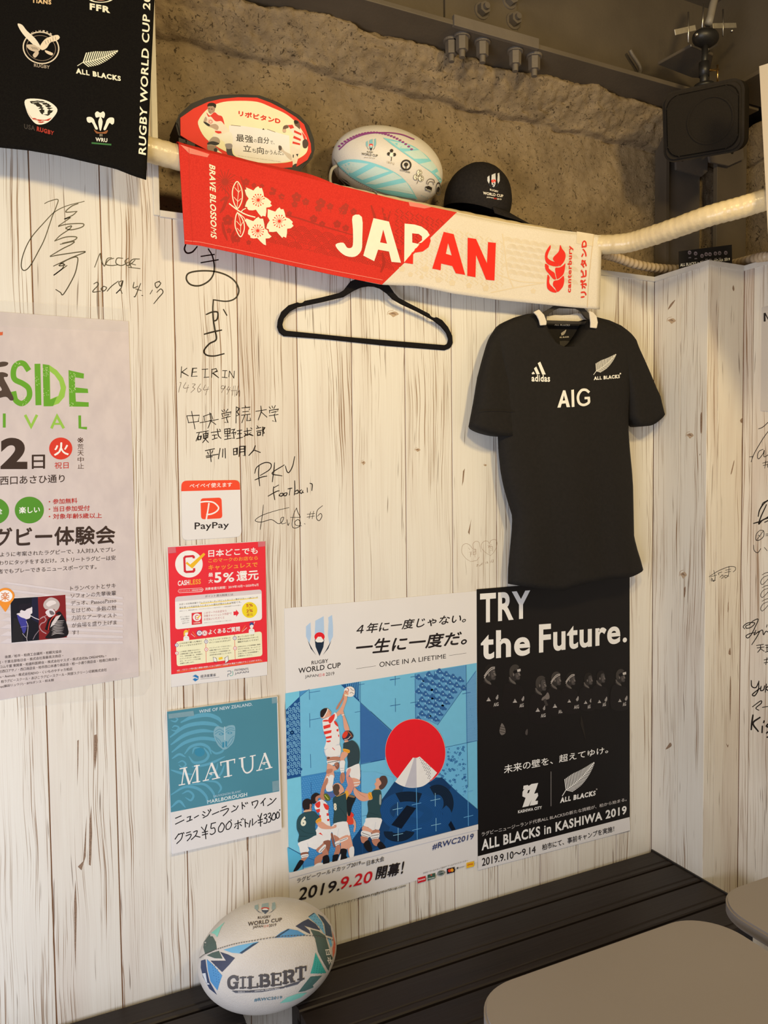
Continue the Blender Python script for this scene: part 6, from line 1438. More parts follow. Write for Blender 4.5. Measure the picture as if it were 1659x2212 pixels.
for x, y, cc_ in ((205, 1518, '4a4a8c'), (620, 1470, '4a4a8c'), (1022, 1420, '4a4a8c'), (207, 1632, 'd04a5a'), (622, 1580, 'd04a5a'), (1026, 1562, 'd04a5a')):
    p.C(x, y, 27, 27, cc_); p.C(x, y, 21, 21, 'f4eef0'); p.T('Q' if cc_[0] == '4' else 'A', x-9, y+10, x+9, y+8, 20, cc_, .03)
Q3 = [((246, 1508), ('どのお店で買った場合に', 'ポイントをもらえますか？'), 316, '33'), ((662, 1460), ('クレジットカードがないと', 'ポイントはもらえませんか？'), 300, ''), ((1062, 1415), ('持っているカードが', '対象なのかはどうやって', '確認すればいいですか？'), 290, '')]
for (x, y), ls, w, _ in Q3:
    for i, t in enumerate(ls): p.T(t, x, y+36*i, x+w*(.8 if len(t) < 10 else 1), y+36*i-w*.12*(.8 if len(t) < 10 else 1), 22, BK, .012)
A3 = [((248, 1622), ('この制度に登録された中小・', '小規模店舗での買い物が対象', 'です。対象店舗には、本制度の', 'ロゴ入りポスターが貼られ、', 'また、ホームページでも対象', '店舗を公表します。')), ((664, 1570), ('クレジットカードだけでなく、', '各種の電子マネーやスマホ', 'でのQRコード決済等様々な', '決済手段を対象としています。')), ((1064, 1552), ('お持ちのカードが本制度に登録', 'されているかは、ホームページ', '上でご確認いただくか、カード', 'を発行している決済事業者へ', 'お問合せください。'))]
for (x, y), ls in A3:
    for i, t in enumerate(ls): w = 305*len(t)/13.5; p.T(t, x+i*1, y+33*i, x+w, y+33*i-w*.115, 18, '4a4444', .006)
p.T('※ID・パスワード等の個人情報の取扱いにはご注意を!! 口座番号を電話でお聞きすることはありません。', 208, 1888, 1405, 1735, 24, 'f7f2f2', .014)
p.go('lettering', label='small print questions and answers')
for o_, hc, sx_ in (((340, 1390), 'e8b83c', 1), ((1258, 1290), '3a4a8c', 1)):
    p.at(*K); x, y = o_; p.SP([(x-40, y+60), (x-35, y+10), (x, y-2), (x+35, y+10), (x+42, y+58), (x+30, y+72), (x-30, y+74)], 'f4f2f4'); p.SP([(x-26, y-40), (x-10, y-75), (x+18, y-72), (x+26, y-40), (x+10, y-5), (x-12, y-4)], 'f4ece8'); p.SP([(x-36, y-10), (x-34, y-62), (x-5, y-88), (x+26, y-70), (x+20, y-50), (x-14, y-45), (x-20, y+2)] if hc[0] == 'e' else [(x-26, y-45), (x-24, y-80), (x+5, y-92), (x+26, y-72), (x+24, y-50), (x, y-60)], hc); p.L([(x-22, y+20), (x+24, y+24)], 3, '9a96a0'); p.T('?', x+30, y-66, x+46, y-68, 34, OR if hc[0] == 'e' else 'f4f2f4', .03); p.go('printed_figure')
p.at(*K)
for x, a in ((742, -.2), (905, .2)):
    p.P([(x-28, 1690+a*40), (x+22, 1682-a*90), (x+32, 1750-a*40), (x-16, 1768+a*60)], '403c44'); p.P([(x-22, 1694+a*40), (x+18, 1688-a*90), (x+26, 1745-a*40), (x-14, 1760+a*60)], 'eceaf0')
p.P([(792, 1695), (845, 1682), (852, 1712), (800, 1728)], 'e8c43c')
p.P([(428, 1955), (468, 1932), (512, 1960), (508, 2000), (468, 2028), (430, 2000), (470, 1975)], '2a78b8'); p.P([(440, 1958), (500, 1982), (500, 1994), (436, 1972)], WHT); p.T('経済産業省', 540, 1980, 755, 1955, 42, '50505c', .002); p.L([(540, 1996), (802, 1968)], 2.5, '50505c')
p.L([(918, 1885), (958, 1880), (968, 1905), (945, 1925), (925, 1925), (922, 1960)], 6, '5a6a7a', True); p.L([(990, 1882), (994, 1935), (965, 1950), (952, 1940)], 6, '5ab0a8', True)
p.T('PAYMENTS', 1020, 1888, 1212, 1868, 32, '6a6a78', 0); p.T('JAPAN', 1020, 1938, 1216, 1912, 34, '6a6a78', 0); p.go('printed_logo')
for q in ([(85, 150), (190, 142), (198, 220), (90, 232)], [(1345, 66), (1450, 60), (1450, 130), (1350, 140)]): p.at(*K); p.P(q, pmat('tape_on_poster', (.72, .18, .22), rough=.25)); p.go('tape_strip')

# ---- payment sticker
def rrq(q, r, n=6):
    c = [np.array(v, float) for v in q]; out = []
    for i in range(4):
        a, b_, d = c[i-1], c[i], c[(i+1) % 4]; u = (a-b_)/np.linalg.norm(a-b_); w = (d-b_)/np.linalg.norm(d-b_)
        for t in range(n+1): k = t/n; out.append(tuple(b_+u*r*(1-k)**2+w*r*k**2))
    return out
S5 = (350, 850, 4.1475)
st = prism('payment_sticker', toxz(quadpx(S5, rrq([(172, 782), (697, 775), (712, 1282), (180, 1316)], 52)), WALL), 1, -.0012, -.0004, WHT, label='white and orange-red payment sticker under the kanji handwriting', category='sticker')
p = Pr(Plane(1, -.0012), st, base=6e-5); p.at(*S5); OG = 'ec4a30'
q = rrq([(172, 782), (697, 775), (712, 1282), (180, 1316)], 52); p.P(q[:14]+[(700, 862), (172, 876)], OG); p.T('ペイペイ使えます', 247, 848, 626, 836, 40, 'f8efec', .018)
q = rrq([(344, 940), (533, 932), (541, 1118), (350, 1128)], 30); p.P(q, OG); p.go('printed_mark', label='orange-red square with a white letter P'); p.at(*S5)
p.L([(340, 974), (400, 968), (460, 976), (500, 1010), (505, 1035), (480, 1062), (440, 1080), (400, 1085)], 13, 'f6eeee', True); p.L([(420, 985), (412, 1040), (395, 1135)], 13, 'f6eeee', True); p.go('printed_mark'); p.at(*S5)
p.T('PayPay', 292, 1238, 600, 1218, 82, BK, .012, h2=68); p.go('lettering')

# ---- wine sign
M5 = (340, 1490, 5.53); TEAL = pmat('teal_card', (.075, .27, .37), (.07, .25, .345), 5, .4, .05, 50)
ws = prism('wine_sign', toxz(quadpx(M5, [(112, 250), (1425, 70), (1475, 1650), (170, 1945)]), WALL), 1, -.008, -.0005, WHT, bevel=.0004, label='teal wine sign with handwritten prices, left of the tournament poster', category='sign')
p = Pr(Plane(1, -.008), ws, base=6e-5, rough=.35); p.at(*M5)
p.P([(115, 262), (1427, 84), (1456, 1212), (160, 1465)], TEAL); p.go('teal_label', label='teal printed label')
LT_ = '5d9fbb'; p.at(*M5)
for q, w in (([(290, 385), (420, 325), (600, 300), (720, 340), (760, 385)], 48), ([(160, 560), (330, 440), (520, 400), (660, 410), (720, 430)], 46), ([(170, 650), (330, 540), (520, 490), (670, 500)], 44), ([(180, 740), (330, 630), (520, 580), (700, 600), (740, 640)], 42), ([(330, 760), (400, 680), (520, 650), (610, 690), (640, 760)], 34), ([(380, 800), (440, 870), (560, 850), (610, 780), (560, 700)], 32), ([(420, 760), (440, 700), (500, 690)], 20),
             ([(165, 370), (215, 380), (240, 350), (215, 335)], 20), ([(170, 480), (220, 490), (255, 450), (210, 430), (180, 450)], 20), ([(180, 820), (260, 770), (330, 800)], 26), ([(250, 870), (300, 850), (340, 890), (300, 930), (260, 900)], 20), ([(640, 720), (700, 760), (780, 730), (790, 660)], 26), ([(420, 920), (560, 900), (680, 860), (800, 800)], 30), ([(170, 960), (300, 1000), (420, 1010)], 30), ([(170, 1250), (330, 1160), (480, 1180), (580, 1270), (600, 1360)], 34), ([(400, 1130), (560, 1130), (660, 1220), (690, 1310)], 30), ([(560, 1090), (700, 1100), (760, 1170), (730, 1230)], 26), ([(300, 1240), (370, 1210), (430, 1260), (400, 1320), (340, 1290)], 26), ([(170, 1400), (260, 1330), (330, 1400)], 30), ([(700, 1060), (760, 1000), (800, 900)], 24), ([(600, 1080), (700, 960), (720, 880)], 20)):
    p.L(q, w, LT_, True, taper=.7)
p.C(505, 745, 62, 52, '3c86a6'); p.go('carved_face_motif', label='pale spiral carving motif')
p.at(*M5); SV = 'a3bcc8'
p.SP([(680, 470), (720, 435), (790, 450), (860, 425), (920, 430), (930, 500), (915, 600), (880, 660), (805, 715), (740, 680), (700, 620), (672, 540)], '7ea9bc')
for q in ([(690, 500), (740, 470), (795, 500)], [(690, 530), (740, 500), (795, 530)], [(815, 480), (860, 455), (915, 460)], [(815, 510), (860, 480), (925, 485)], [(700, 580), (740, 640), (790, 690)], [(905, 580), (880, 630), (830, 690)], [(690, 560), (740, 600), (770, 650)], [(915, 550), (870, 590), (840, 640)]): p.L(q, 7, '4f8ca8', True)
p.C(760, 530, 26, 12, '3c86a6', inner=.6); p.C(865, 515, 28, 14, '3c86a6', inner=.6); p.R(775, 625, 798, 690, '3c86a6'); p.R(812, 615, 832, 680, '3c86a6'); p.L([(803, 440), (805, 600)], 6, 'c4d4dc'); p.go('mask_emblem', label='small silver carved mask'); p.at(*M5)
p.T('WINE OF NEW ZEALAND.', 498, 280, 1135, 190, 38, 'c9d6e2', .01, h2=38); p.T('SAUVIGNON BLANC', 668, 1288, 1000, 1224, 26, 'a8c0d0', .008); p.T('MARLBOROUGH', 598, 1362, 1072, 1270, 44, 'd4dfe8', .02)
WL = 'e9e8ee'
def serif(sg):
    for q, w in sg: p.L(q, w, WL, len(q) > 4)
serif([([(268, 945), (352, 928)], 12), ([(318, 938), (292, 1128)], 12), ([(258, 1140), (328, 1126)], 12), ([(322, 935), (380, 1122)], 26), ([(382, 1120), (468, 912)], 10), ([(440, 912), (502, 900)], 12), ([(472, 905), (480, 1100)], 26), ([(420, 1110), (508, 1094)], 12)])
serif([([(645, 880), (572, 1078)], 12), ([(545, 1088), (612, 1074)], 12), ([(648, 880), (720, 1050)], 27), ([(655, 1068), (745, 1048)], 12), ([(622, 1000), (640, 990), (680, 990)], 9), ([(618, 995), (630, 1010), (650, 1012), (640, 998), (625, 998)], 8)])
serif([([(752, 868), (925, 830)], 14), ([(756, 866), (760, 905)], 10), ([(922, 832), (922, 875)], 10), ([(838, 850), (848, 1032)], 28), ([(795, 1042), (888, 1022)], 12)])
serif([([(975, 822), (1048, 806)], 12), ([(1012, 815), (1020, 930), (1050, 985), (1090, 988), (1130, 950), (1138, 880), (1135, 790)], 18), ([(1010, 820), (1016, 920)], 26), ([(1108, 795), (1170, 782)], 12)])
serif([([(1280, 762), (1212, 955)], 12), ([(1185, 966), (1250, 952)], 12), ([(1282, 762), (1345, 925)], 27), ([(1290, 945), (1370, 926)], 12), ([(1255, 878), (1275, 868), (1310, 866)], 9), ([(1252, 872), (1262, 888), (1284, 888), (1274, 874), (1258, 876)], 8)])
p.go('lettering')
p.at(*M5); HB = '17171c'
HW = [[(215, 1535), (285, 1505)], [(215, 1605), (318, 1555)], [(355, 1525), (395, 1510), (385, 1560)], [(350, 1575), (415, 1550)], [(440, 1530), (492, 1500)], [(545, 1455), (570, 1470)], [(535, 1490), (560, 1505)], [(545, 1530), (600, 1500), (635, 1440)], [(605, 1435), (615, 1450)], [(630, 1425), (640, 1440)], [(655, 1490), (735, 1455)],
      [(770, 1410), (825, 1388)], [(750, 1450), (845, 1418), (830, 1460), (785, 1505)], [(905, 1385), (930, 1400)], [(885, 1460), (940, 1430), (965, 1385)], [(1010, 1345), (1015, 1425)], [(1020, 1375), (1045, 1395)], [(1050, 1350), (1060, 1365)], [(1070, 1345), (1078, 1358)], [(1128, 1340), (1138, 1380)], [(1128, 1345), (1195, 1325), (1190, 1370), (1160, 1415)], [(1290, 1295), (1235, 1360)], [(1262, 1335), (1268, 1385)], [(1345, 1300), (1365, 1315)], [(1315, 1385), (1370, 1350), (1418, 1295)],
      [(255, 1720), (210, 1785)], [(250, 1730), (298, 1715), (285, 1780), (230, 1838)], [(290, 1712), (300, 1722)], [(310, 1705), (318, 1716)], [(345, 1712), (395, 1695)], [(340, 1745), (400, 1725), (390, 1765), (355, 1805)], [(430, 1700), (475, 1685), (455, 1740), (405, 1790)], [(450, 1745), (510, 1760)],
      [(525, 1640), (565, 1690), (590, 1610)], [(535, 1705), (600, 1690)], [(535, 1735), (600, 1718)], [(570, 1690), (578, 1780)], [(640, 1600), (695, 1585)], [(645, 1600), (640, 1655), (680, 1650), (688, 1700), (650, 1728), (628, 1720)], [(760, 1600), (730, 1650), (735, 1695), (775, 1690), (800, 1630), (775, 1590), (755, 1600)], [(850, 1580), (820, 1620), (825, 1665), (860, 1660), (885, 1610), (865, 1570), (848, 1580)], [(878, 1552), (882, 1562)],
      [(925, 1605), (1000, 1580)], [(962, 1560), (965, 1665), (950, 1655)], [(940, 1620), (920, 1650)], [(985, 1605), (1005, 1625)], [(1000, 1545), (1008, 1555)], [(1018, 1535), (1026, 1548)], [(1045, 1545), (1050, 1640)], [(1055, 1585), (1085, 1600)], [(1110, 1560), (1095, 1640)], [(1135, 1540), (1135, 1620), (1185, 1570)],
      [(1200, 1500), (1225, 1540), (1245, 1475)], [(1200, 1560), (1255, 1545)], [(1203, 1590), (1255, 1575)], [(1228, 1545), (1232, 1630)], [(1270, 1500), (1295, 1485), (1305, 1510), (1280, 1535), (1308, 1545), (1300, 1590), (1268, 1595)], [(1320, 1485), (1345, 1472), (1352, 1500), (1330, 1522), (1355, 1535), (1345, 1575), (1318, 1582)], [(1385, 1478), (1365, 1520), (1375, 1555), (1405, 1545), (1412, 1500), (1395, 1470), (1382, 1480)], [(1432, 1462), (1418, 1500), (1428, 1535), (1452, 1520), (1455, 1480), (1440, 1458), (1430, 1464)], [(1462, 1430), (1460, 1440)]]
for q in HW: p.L(q, 11, HB, len(q) > 3)
p.go('handwriting', label='black felt-pen price lettering')
for q in ([(130, 290), (430, 250), (440, 310), (135, 345)], [(1365, 95), (1425, 86), (1432, 155), (1368, 165)], [(1370, 1095), (1450, 1080), (1456, 1200), (1375, 1220)]): p.at(*M5); p.P(q, pmat('tape_on_teal', (.22, .38, .46), rough=.2)); p.go('tape_strip')

# ---- festival poster (left)
PAP = pmat('lilac_paper', (.66, .585, .575), (.60, .53, .53), 35, .28, .5, 28, spec=.5, stretch=(1, 1, .6), bdist=.0012)
fp = paper('festival_poster', [(-250, 655), (277.7, 694), (300.5, 1461), (-235, 1552)], PAP, y=-.0014, label='large lilac festival poster with green lettering, cut off by the left edge', category='poster')
p = Pr(Plane(1, -.0014), fp, base=6e-5, rough=.4); F1 = (0, 640, 4.88); F2 = (0, 1040, 4.609); GRN, LG, BRN = '5f9c2c', '8cba4a', '3a2c26'
p.at(*F1)
p.L([(295, 770), (255, 715), (205, 705), (155, 745), (140, 820), (160, 880), (240, 920), (300, 970), (310, 1050), (270, 1110), (220, 1130), (165, 1095), (145, 1020)], 58, GRN, True)
p.L([(395, 730), (405, 1130)], 62, GRN)
p.P([(450, 715), (520, 725), (600, 780), (665, 860), (697, 960), (680, 1060), (620, 1130), (540, 1160), (460, 1160)], LG, [[(525, 790), (575, 830), (625, 900), (640, 970), (615, 1050), (530, 1085)]]); p.P([(450, 715), (520, 725), (530, 1090), (600, 1060), (560, 1158), (460, 1160)], GRN)
p.P([(722, 778), (885, 815), (882, 868), (790, 855), (792, 960), (925, 975), (930, 1020), (795, 1018), (800, 1110), (935, 1118), (935, 1165), (730, 1162)], GRN); p.hold = True
rg = random.Random(5)
for k in range(110):
    bx, by = rg.choice([(185, 725), (400, 900), (480, 800), (485, 1000), (765, 860), (765, 980), (765, 1120), (250, 1100)]); p.C(bx+rg.uniform(-30, 30), by+rg.uniform(-50, 50), 3, 4, 'd8e8b8', n=5)
p.hold = False; p.go('lettering', label='green textured lettering'); p.at(*F1)
for q in ([(-60, 720), (20, 690), (85, 700), (60, 735), (-60, 750)], [(-60, 820), (20, 800), (80, 820), (75, 850), (40, 860), (90, 960), (145, 1080), (110, 1098), (60, 1060), (-60, 1080), (-60, 1010), (20, 985), (-60, 870)]): p.SP(q, '4a3c36')
p.L([(45, 1245), (45, 1375)], 30, GRN); p.L([(268, 1258), (328, 1375), (386, 1258)], 28, LG); p.L([(545, 1385), (600, 1262), (668, 1385)], 28, LG); p.L([(570, 1345), (640, 1345)], 20, LG); p.L([(840, 1265), (842, 1385), (908, 1390)], 28, GRN)
p.T('2', 5, 1822, 288, 1822, 330, BRN, .05, res=6); p.T('日', 335, 1818, 470, 1816, 145, BRN, .02); p.C(640, 1605, 122, 116, 'cc3a2c', n=48); p.T('火', 568, 1678, 720, 1672, 132, 'f0e4e0', .03); p.T('祝日', 575, 1818, 722, 1815, 68, 'b8342a', .012)
for i, ch in enumerate('※荒天中止'): p.T(ch, 815+i, 1545+68*i, 880+i, 1545+68*i, 56, '4a3228', 0)
p.T('西口あさひ通り', 0, 1990, 680, 1960, 90, BRN, .012, h2=80); p.P([(-20, 380), (30, 378), (28, 410), (-20, 415)], 'c8603c'); p.T('イバ', -10, 395, 28, 395, 22, 'c83c2c', .02)
p.go('lettering'); p.at(*F2)
p.C(-55, 295, 145, 132, '4f8a2c', n=40); p.C(292, 285, 145, 133, '4f8a2c', n=40); p.T('全', -30, 325, 20, 322, 56, 'f4f0e8', .03); p.T('楽しい', 190, 318, 395, 310, 62, 'f4f0e8', .03)
for i, (t, x1) in enumerate((('・参加無料', 768), ('・当日参加受付', 892), ('・対象年齢5歳以上', 1012))): p.T(t, 485, 228+74*i, x1, 222+74*i-6, 52, 'b02c28', .02)
p.T('グビー体験会', -70, 655, 1140, 615, 190, BRN, .03, h2=172)
p.T('ように考案されたラグビーで、3人対3人でプレ', 0, 752, 1148, 700, 46, BRN, .006); p.T('わりにタッチをするだけ。ストリートラグビーは安', -10, 835, 1150, 782, 46, BRN, .006); p.T('者でもプレーできるニュースポーツです。', -20, 920, 960, 872, 46, BRN, .006)
for i, t in enumerate(('トランペットとサキ', 'ソフォンの先輩後輩', 'デュオ、PassoaPasso', 'をはじめ、多数の魅', '力的なアーティスト', 'が会場を盛り上げま', 'す！')): p.T(t, 700+3*i, 1090+73*i, 1152+2*i if i < 6 else 780, 1060+73*i if i < 6 else 1525, 46, '5a4e4c', 0)
for t, x0_, y0_, x1_, y1_ in (('後援／柏市・柏商工会議所・柏観光協会', 48, 1762, 612, 1706), ('社・千葉北部毎日会・株式会社斎藤英次商店・', -20, 1818, 628, 1748), ('コム千葉 東関東・柏歯科医師会・株式会社ヤスダ・株式会社Be DREAMERs・', 0, 1862, 1056, 1750), ('社西口アサノ・西口商店会・柏市西口本通り商店会・柏一小通り商店会・柏南口商店会・', -10, 1908, 1186, 1780), ('x・Animalia・株式会社REVO・くいものやチャカ柏店', 0, 1960, 720, 1880), ('・柏ラグビースクール・あびこラグビースクール・阿部スクリーン印刷株式会社', -10, 2010, 1062, 1888), ('np(藤田リュウジ)・BITSダンス・和太鼓', 0, 2060, 536, 1992)): p.T(t, x0_, y0_, x1_, y1_, 30, '4c403e', .002)
p.go('lettering'); p.at(*F2); p.hold = True
for i in range(9): p.P([(80-60*i*0, 1000+70*i), (1225, 1150+55*i), (1225, 1175+55*i), (0, 1010+75*i)], 'cbc3c6') if i < 9 else None
p.hold = False; p.go('printed_pattern', label='pale grey diagonal bands'); 
p.at(*F2); 
for i, t in enumerate(('トランペットとサキ', 'ソフォンの先輩後輩', 'デュオ、PassoaPasso', 'をはじめ、多数の魅', '力的なアーティスト', 'が会場を盛り上げま', 'す！')): p.T(t, 700+3*i, 1090+73*i, 1152+2*i if i < 6 else 780, 1060+73*i if i < 6 else 1525, 46, '5a4e4c', 0)
p.go('lettering')
F3 = (0, 1220, 11.06); p.at(*F3); HG = 'd4ccd2'
p.P([(240, 800), (1565, 708), (1605, 1740), (272, 1868)], 'e8e2e4'); p.P([(246, 806), (905, 765), (935, 1800), (275, 1862)], '14131c'); p.P([(905, 765), (1562, 714), (1600, 1734), (935, 1800)], '7a1f20'); p.P([(760, 800), (905, 768), (930, 1400), (760, 1300)], '1c1c34'); p.go('printed_photo', label='dark blue and dark red photograph'); p.at(*F3)
p.SP([(480, 1150), (480, 1080), (560, 1050), (640, 1060), (720, 1020), (765, 1010), (770, 1080), (760, 1160), (730, 1180), (735, 1220), (700, 1280), (600, 1300), (520, 1260), (420, 1200), (400, 1170), (460, 1150)], HG); p.SP([(450, 990), (520, 930), (640, 930), (720, 910), (760, 960), (740, 1020), (690, 1040), (640, 1060), (590, 1100), (510, 1080), (470, 1110)], '1b1620')
p.SP([(410, 1190), (500, 1250), (620, 1300), (640, 1400), (620, 1560), (560, 1640), (500, 1480), (440, 1330)], '3a3a8c'); p.L([(490, 1490), (600, 1470), (680, 1465)], 8, '9a96b8'); p.L([(630, 1350), (670, 1480), (640, 1740), (650, 1820)], 10, HG, True); p.L([(520, 1620), (620, 1740)], 8, HG); p.P([(330, 1260), (420, 1300), (540, 1650), (560, 1830), (280, 1860)], '1f1d1f'); p.P([(740, 1110), (770, 1100), (770, 1160)], 'f4f0f4'); p.L([(740, 1220), (840, 1275), (935, 1310)], 16, HG); p.go('printed_musician'); p.at(*F3)
p.SP([(1035, 980), (1060, 880), (1150, 800), (1240, 780), (1360, 830), (1425, 930), (1400, 1040), (1330, 1110), (1290, 1060), (1180, 1060), (1090, 1060)], 'b4aaa8'); p.SP([(1100, 940), (1180, 860), (1300, 860), (1340, 920), (1250, 960), (1160, 1000)], 'd8d0d0'); p.SP([(1085, 1130), (1150, 1070), (1240, 1050), (1310, 1110), (1310, 1190), (1250, 1230), (1180, 1250), (1120, 1200)], HG); p.SP([(1180, 1100), (1260, 1110), (1300, 1180), (1210, 1190)], '6a6064')
p.P([(1150, 1300), (1330, 1180), (1240, 1440), (1170, 1590), (1070, 1540)], '1b1114'); p.L([(1320, 1190), (1200, 1350), (1150, 1560)], 20, 'c8382c', True); p.SP([(1330, 1180), (1420, 1110), (1520, 1240), (1590, 1400), (1600, 1700), (1100, 1760), (1180, 1600), (1240, 1400), (1400, 1210)], '191517')
for i in range(9): p.L([(1250-10*(i % 3), 1380+38*i), (1350, 1350+36*i), (1530-12*(i % 4), 1330+40*i)], 14, 'c4bcbc', True, taper=.8)
p.P([(1340, 1230), (1460, 1190), (1300, 1420), (1200, 1500), (1240, 1380)], 'c8c0c0')
p.L([(1120, 1200), (960, 1290)], 12, 'b8989c'); p.L([(960, 1290), (1040, 1240), (1100, 1300), (1060, 1370), (990, 1400), (945, 1480), (1000, 1580), (1100, 1640)], 22, 'a88a90', True); p.L([(790, 1780), (840, 1680), (935, 1560)], 14, '8a7a84'); p.go('printed_musician'); p.at(*F3)
p.C(128, 745, 218, 192, 'df8a2c', n=44); p.P([(-60, 880), (20, 900), (240, 900), (300, 850), (130, 1130)], 'df8a2c'); p.C(128, 745, 168, 140, 'ece4e4', n=44); p.T('楽', 18, 858, 222, 855, 205, 'c8702c', .012); p.go('printed_mark', label='orange map pin')
o = fp
p2 = Pr(Plane(1, -.0016), fp, base=6e-4)
tq = [(-260, 640), (20, 650), (277, 666), (278, 717), (20, 706), (-260, 692)]
p2.P(tq, M_TAPE); p2.go('tape_strip', label='clear tape along the top edge')
p2.P([(40, 1482), (323, 1448), (325, 1478), (310, 1502), (40, 1530)], M_TAPE); p2.go('tape_strip')

# ================================================================== LOUDSPEAKER
M_SPK = pmat('speaker_black_plastic', (.020, .016, .012), (.024, .019, .014), 80, .8, .15, 400, spec=.12)
sc_ = CAM+rays([(1517, 263)])[0]*2.0
sp = empty('loudspeaker', tuple(sc_), label='black box loudspeaker with rounded corners hanging from the ceiling in the corner', category='loudspeaker')
fz = np.array(CAM-sc_); fz = fz/np.linalg.norm(fz); fz = fz+np.array([-.22, .0, -.05]); fz /= np.linalg.norm(fz)
fx = np.cross(np.array([0.05, 0, 1.0]), fz); fx /= np.linalg.norm(fx); fy = np.cross(fz, fx)
SM = Matrix(((fx[0], fy[0], fz[0], sc_[0]), (fx[1], fy[1], fz[1], sc_[1]), (fx[2], fy[2], fz[2], sc_[2]), (0, 0, 0, 1)))
def spbox(name, w, h, d0, d1, r, mat, bev, parent=sp, **k):
    o = prism(name, rrect(-w/2, -h/2, w/2, h/2, r, 8), 2, d0, d1, mat, parent, bevel=bev, **k)
    o.data.transform(SM); return o
spbox('cabinet', .198, .172, -.15, 0, .03, M_SPK, .008)
gr = spbox('grille', .176, .150, 0, .006, .034, pmat('speaker_mesh_grille', (.022, .018, .014), (.017, .014, .011), 700, .9, .5, 900, spec=.1), .003)
for nm, w, h, z0, z1, cy_, r in (('cone_ring', .115, .115, .006, .0085, -.006, .0575),):
    o = prism(nm, rrect(-w/2, -h/2, w/2, h/2, r-.0001, 10), 2, z0, z1, pmat('speaker_mesh_grille', (.035, .030, .026)), gr, bevel=.001, holes=[rrect(-w/2+.006, -h/2+.006, w/2-.006, h/2-.006, r-.0062, 10)]); o.data.transform(Matrix.Translation((0, 0, 0))); o.data.transform(SM@Matrix.Translation((.02, 0, 0)))
for sx_ in (-1, 1):
    for sy_ in (-1, 1):
        o = prism('grille_corner_edge', [(sx_*.087, sy_*.046), (sx_*.057, sy_*.075), (sx_*.055, sy_*.073), (sx_*.085, sy_*.044)], 2, .0055, .0066, pmat('speaker_mesh_grille', (.022, .018, .014)), gr); o.data.transform(SM)
mt_ = empty('speaker_mount', tuple(at(1520, 100, Plane(1, sc_[1]))), label='black swivel ceiling mount with zinc straps holding the loudspeaker', category='mount')
SPL = GPlane(sc_+np.array(fz)*-.06, (0.3, -1, 0)); Sx = lambda x, y: at(x, y, SPL)
tube('arm', [Sx(1521, 190), Sx(1521, 150)], .011, M_BLACKPL, mt_, 16); tube('arm', [Sx(1521, 152), Sx(1524, 92)], .008, M_BLACKPL, mt_, 16); tube('collar', [Sx(1521, 165), Sx(1521, 135)], .0135, M_BLACKPL, mt_, 16)
tube('foot', [Sx(1521, 192), Sx(1521, 184)], .026, M_BLACKPL, mt_, 24)
bm = bmesh.new(); bmesh.ops.create_icosphere(bm, subdivisions=3, radius=1)
k0 = Vector(Sx(1524, 82))
for v in bm.verts: v.co = Vector((v.co.x*.038, v.co.y*.03, v.co.z*.022))+k0
bmobj('swivel_head', bm, M_BLACKPL, mt_, smooth=True)
def strap(a, b_, w, mat, name='strap'):
    a, b_ = Vector(a), Vector(b_); bm = bmesh.new(); d = (b_-a); L_ = d.length; q = d.to_track_quat('X', 'Z')
    box_bm(bm, (0, -.0012, -w/2), (L_, .0012, w/2))
    for v in bm.verts: v.co = q@v.co+a
    return bmobj(name, bm, mat, mt_, bevel=.0006)
M_ZN = pmat('dull_zinc', (.50, .46, .38), (.42, .38, .31), 60, .45, metal=.3)
strap(Sx(1458, 70), Sx(1502, 60), .013, M_ZN); strap(Sx(1540, 56), Sx(1590, 55), .013, M_ZN); strap(Sx(1492, 98), Sx(1514, 107), .005, M_CHROME); strap(Sx(1530, 107), Sx(1550, 96), .005, M_CHROME)
for a, b_ in (((1487, 92), (1487, 26)), ((1562, 78), (1562, 20)), ((1517, 60), (1520, 8))): tube('threaded_rod', [Sx(*a), Sx(*b_)], .0022, M_CHROME, mt_, 8)
for x, y in ((1485, 88), (1561, 79)): bm = bmesh.new(); bmesh.ops.create_icosphere(bm, subdivisions=2, radius=.005, matrix=Matrix.Translation(Vector(Sx(x, y))+Vector((0, -.03, 0)))); bmobj('bolt', bm, M_CHROME, mt_, smooth=True)
sk = empty('brass_screw', tuple(Sx(1546, 152)), label='small brass wing screw beside the speaker arm', category='screw')
tube('stem', [Sx(1530, 152), Sx(1552, 150)], .003, M_BRASS, sk, 10); tube('handle', [Sx(1550, 140), Sx(1550, 176)], .0025, M_BRASS, sk, 10)
tube('conduit', [Sx(1553, -30), Sx(1540, 10), Sx(1534, 38), Sx(1530, 52)], .010, pmat('grey_conduit', (.26, .23, .19), (.22, .2, .17), 20, .5), label='grey round conduit coming down from the ceiling to the speaker mount', category='pipe')

# ================================================================== SMALL THINGS AT THE RIGHT
cpl = GPlane(tuple(at(1525, 575, Plane(2, ZL))), (-.30, -1, 0)); cpl = GPlane((1.66, -.02, 2.2), (-.45, -1, 0))
def planar_box(name, quad, surf, th, mat, **k):
    P_, N_ = surf.hit(np.array(quad, float)); V = list(P_)+list(P_-N_*th)
    F = [(0, 1, 2, 3), (7, 6, 5, 4)]+[(i, i+4, (i+1) % 4+4, (i+1) % 4) for i in range(4)]
    bm = bmesh.new(); vs = [bm.verts.new(v) for v in V]
    for f in F: bm.faces.new([vs[i] for i in f])
    return bmobj(name, bm, mat, **k)
cz = (1159, 350, 3.318)
card = planar_box('display_card', quadpx(cz, [(1022, 640), (1400, 592), (1403, 742), (1022, 800)]), cpl, .003, MBK, label='small black card with white lettering propped on the corner ledge', category='card')
p = Pr(cpl, card, base=6e-5); p.at(*cz)
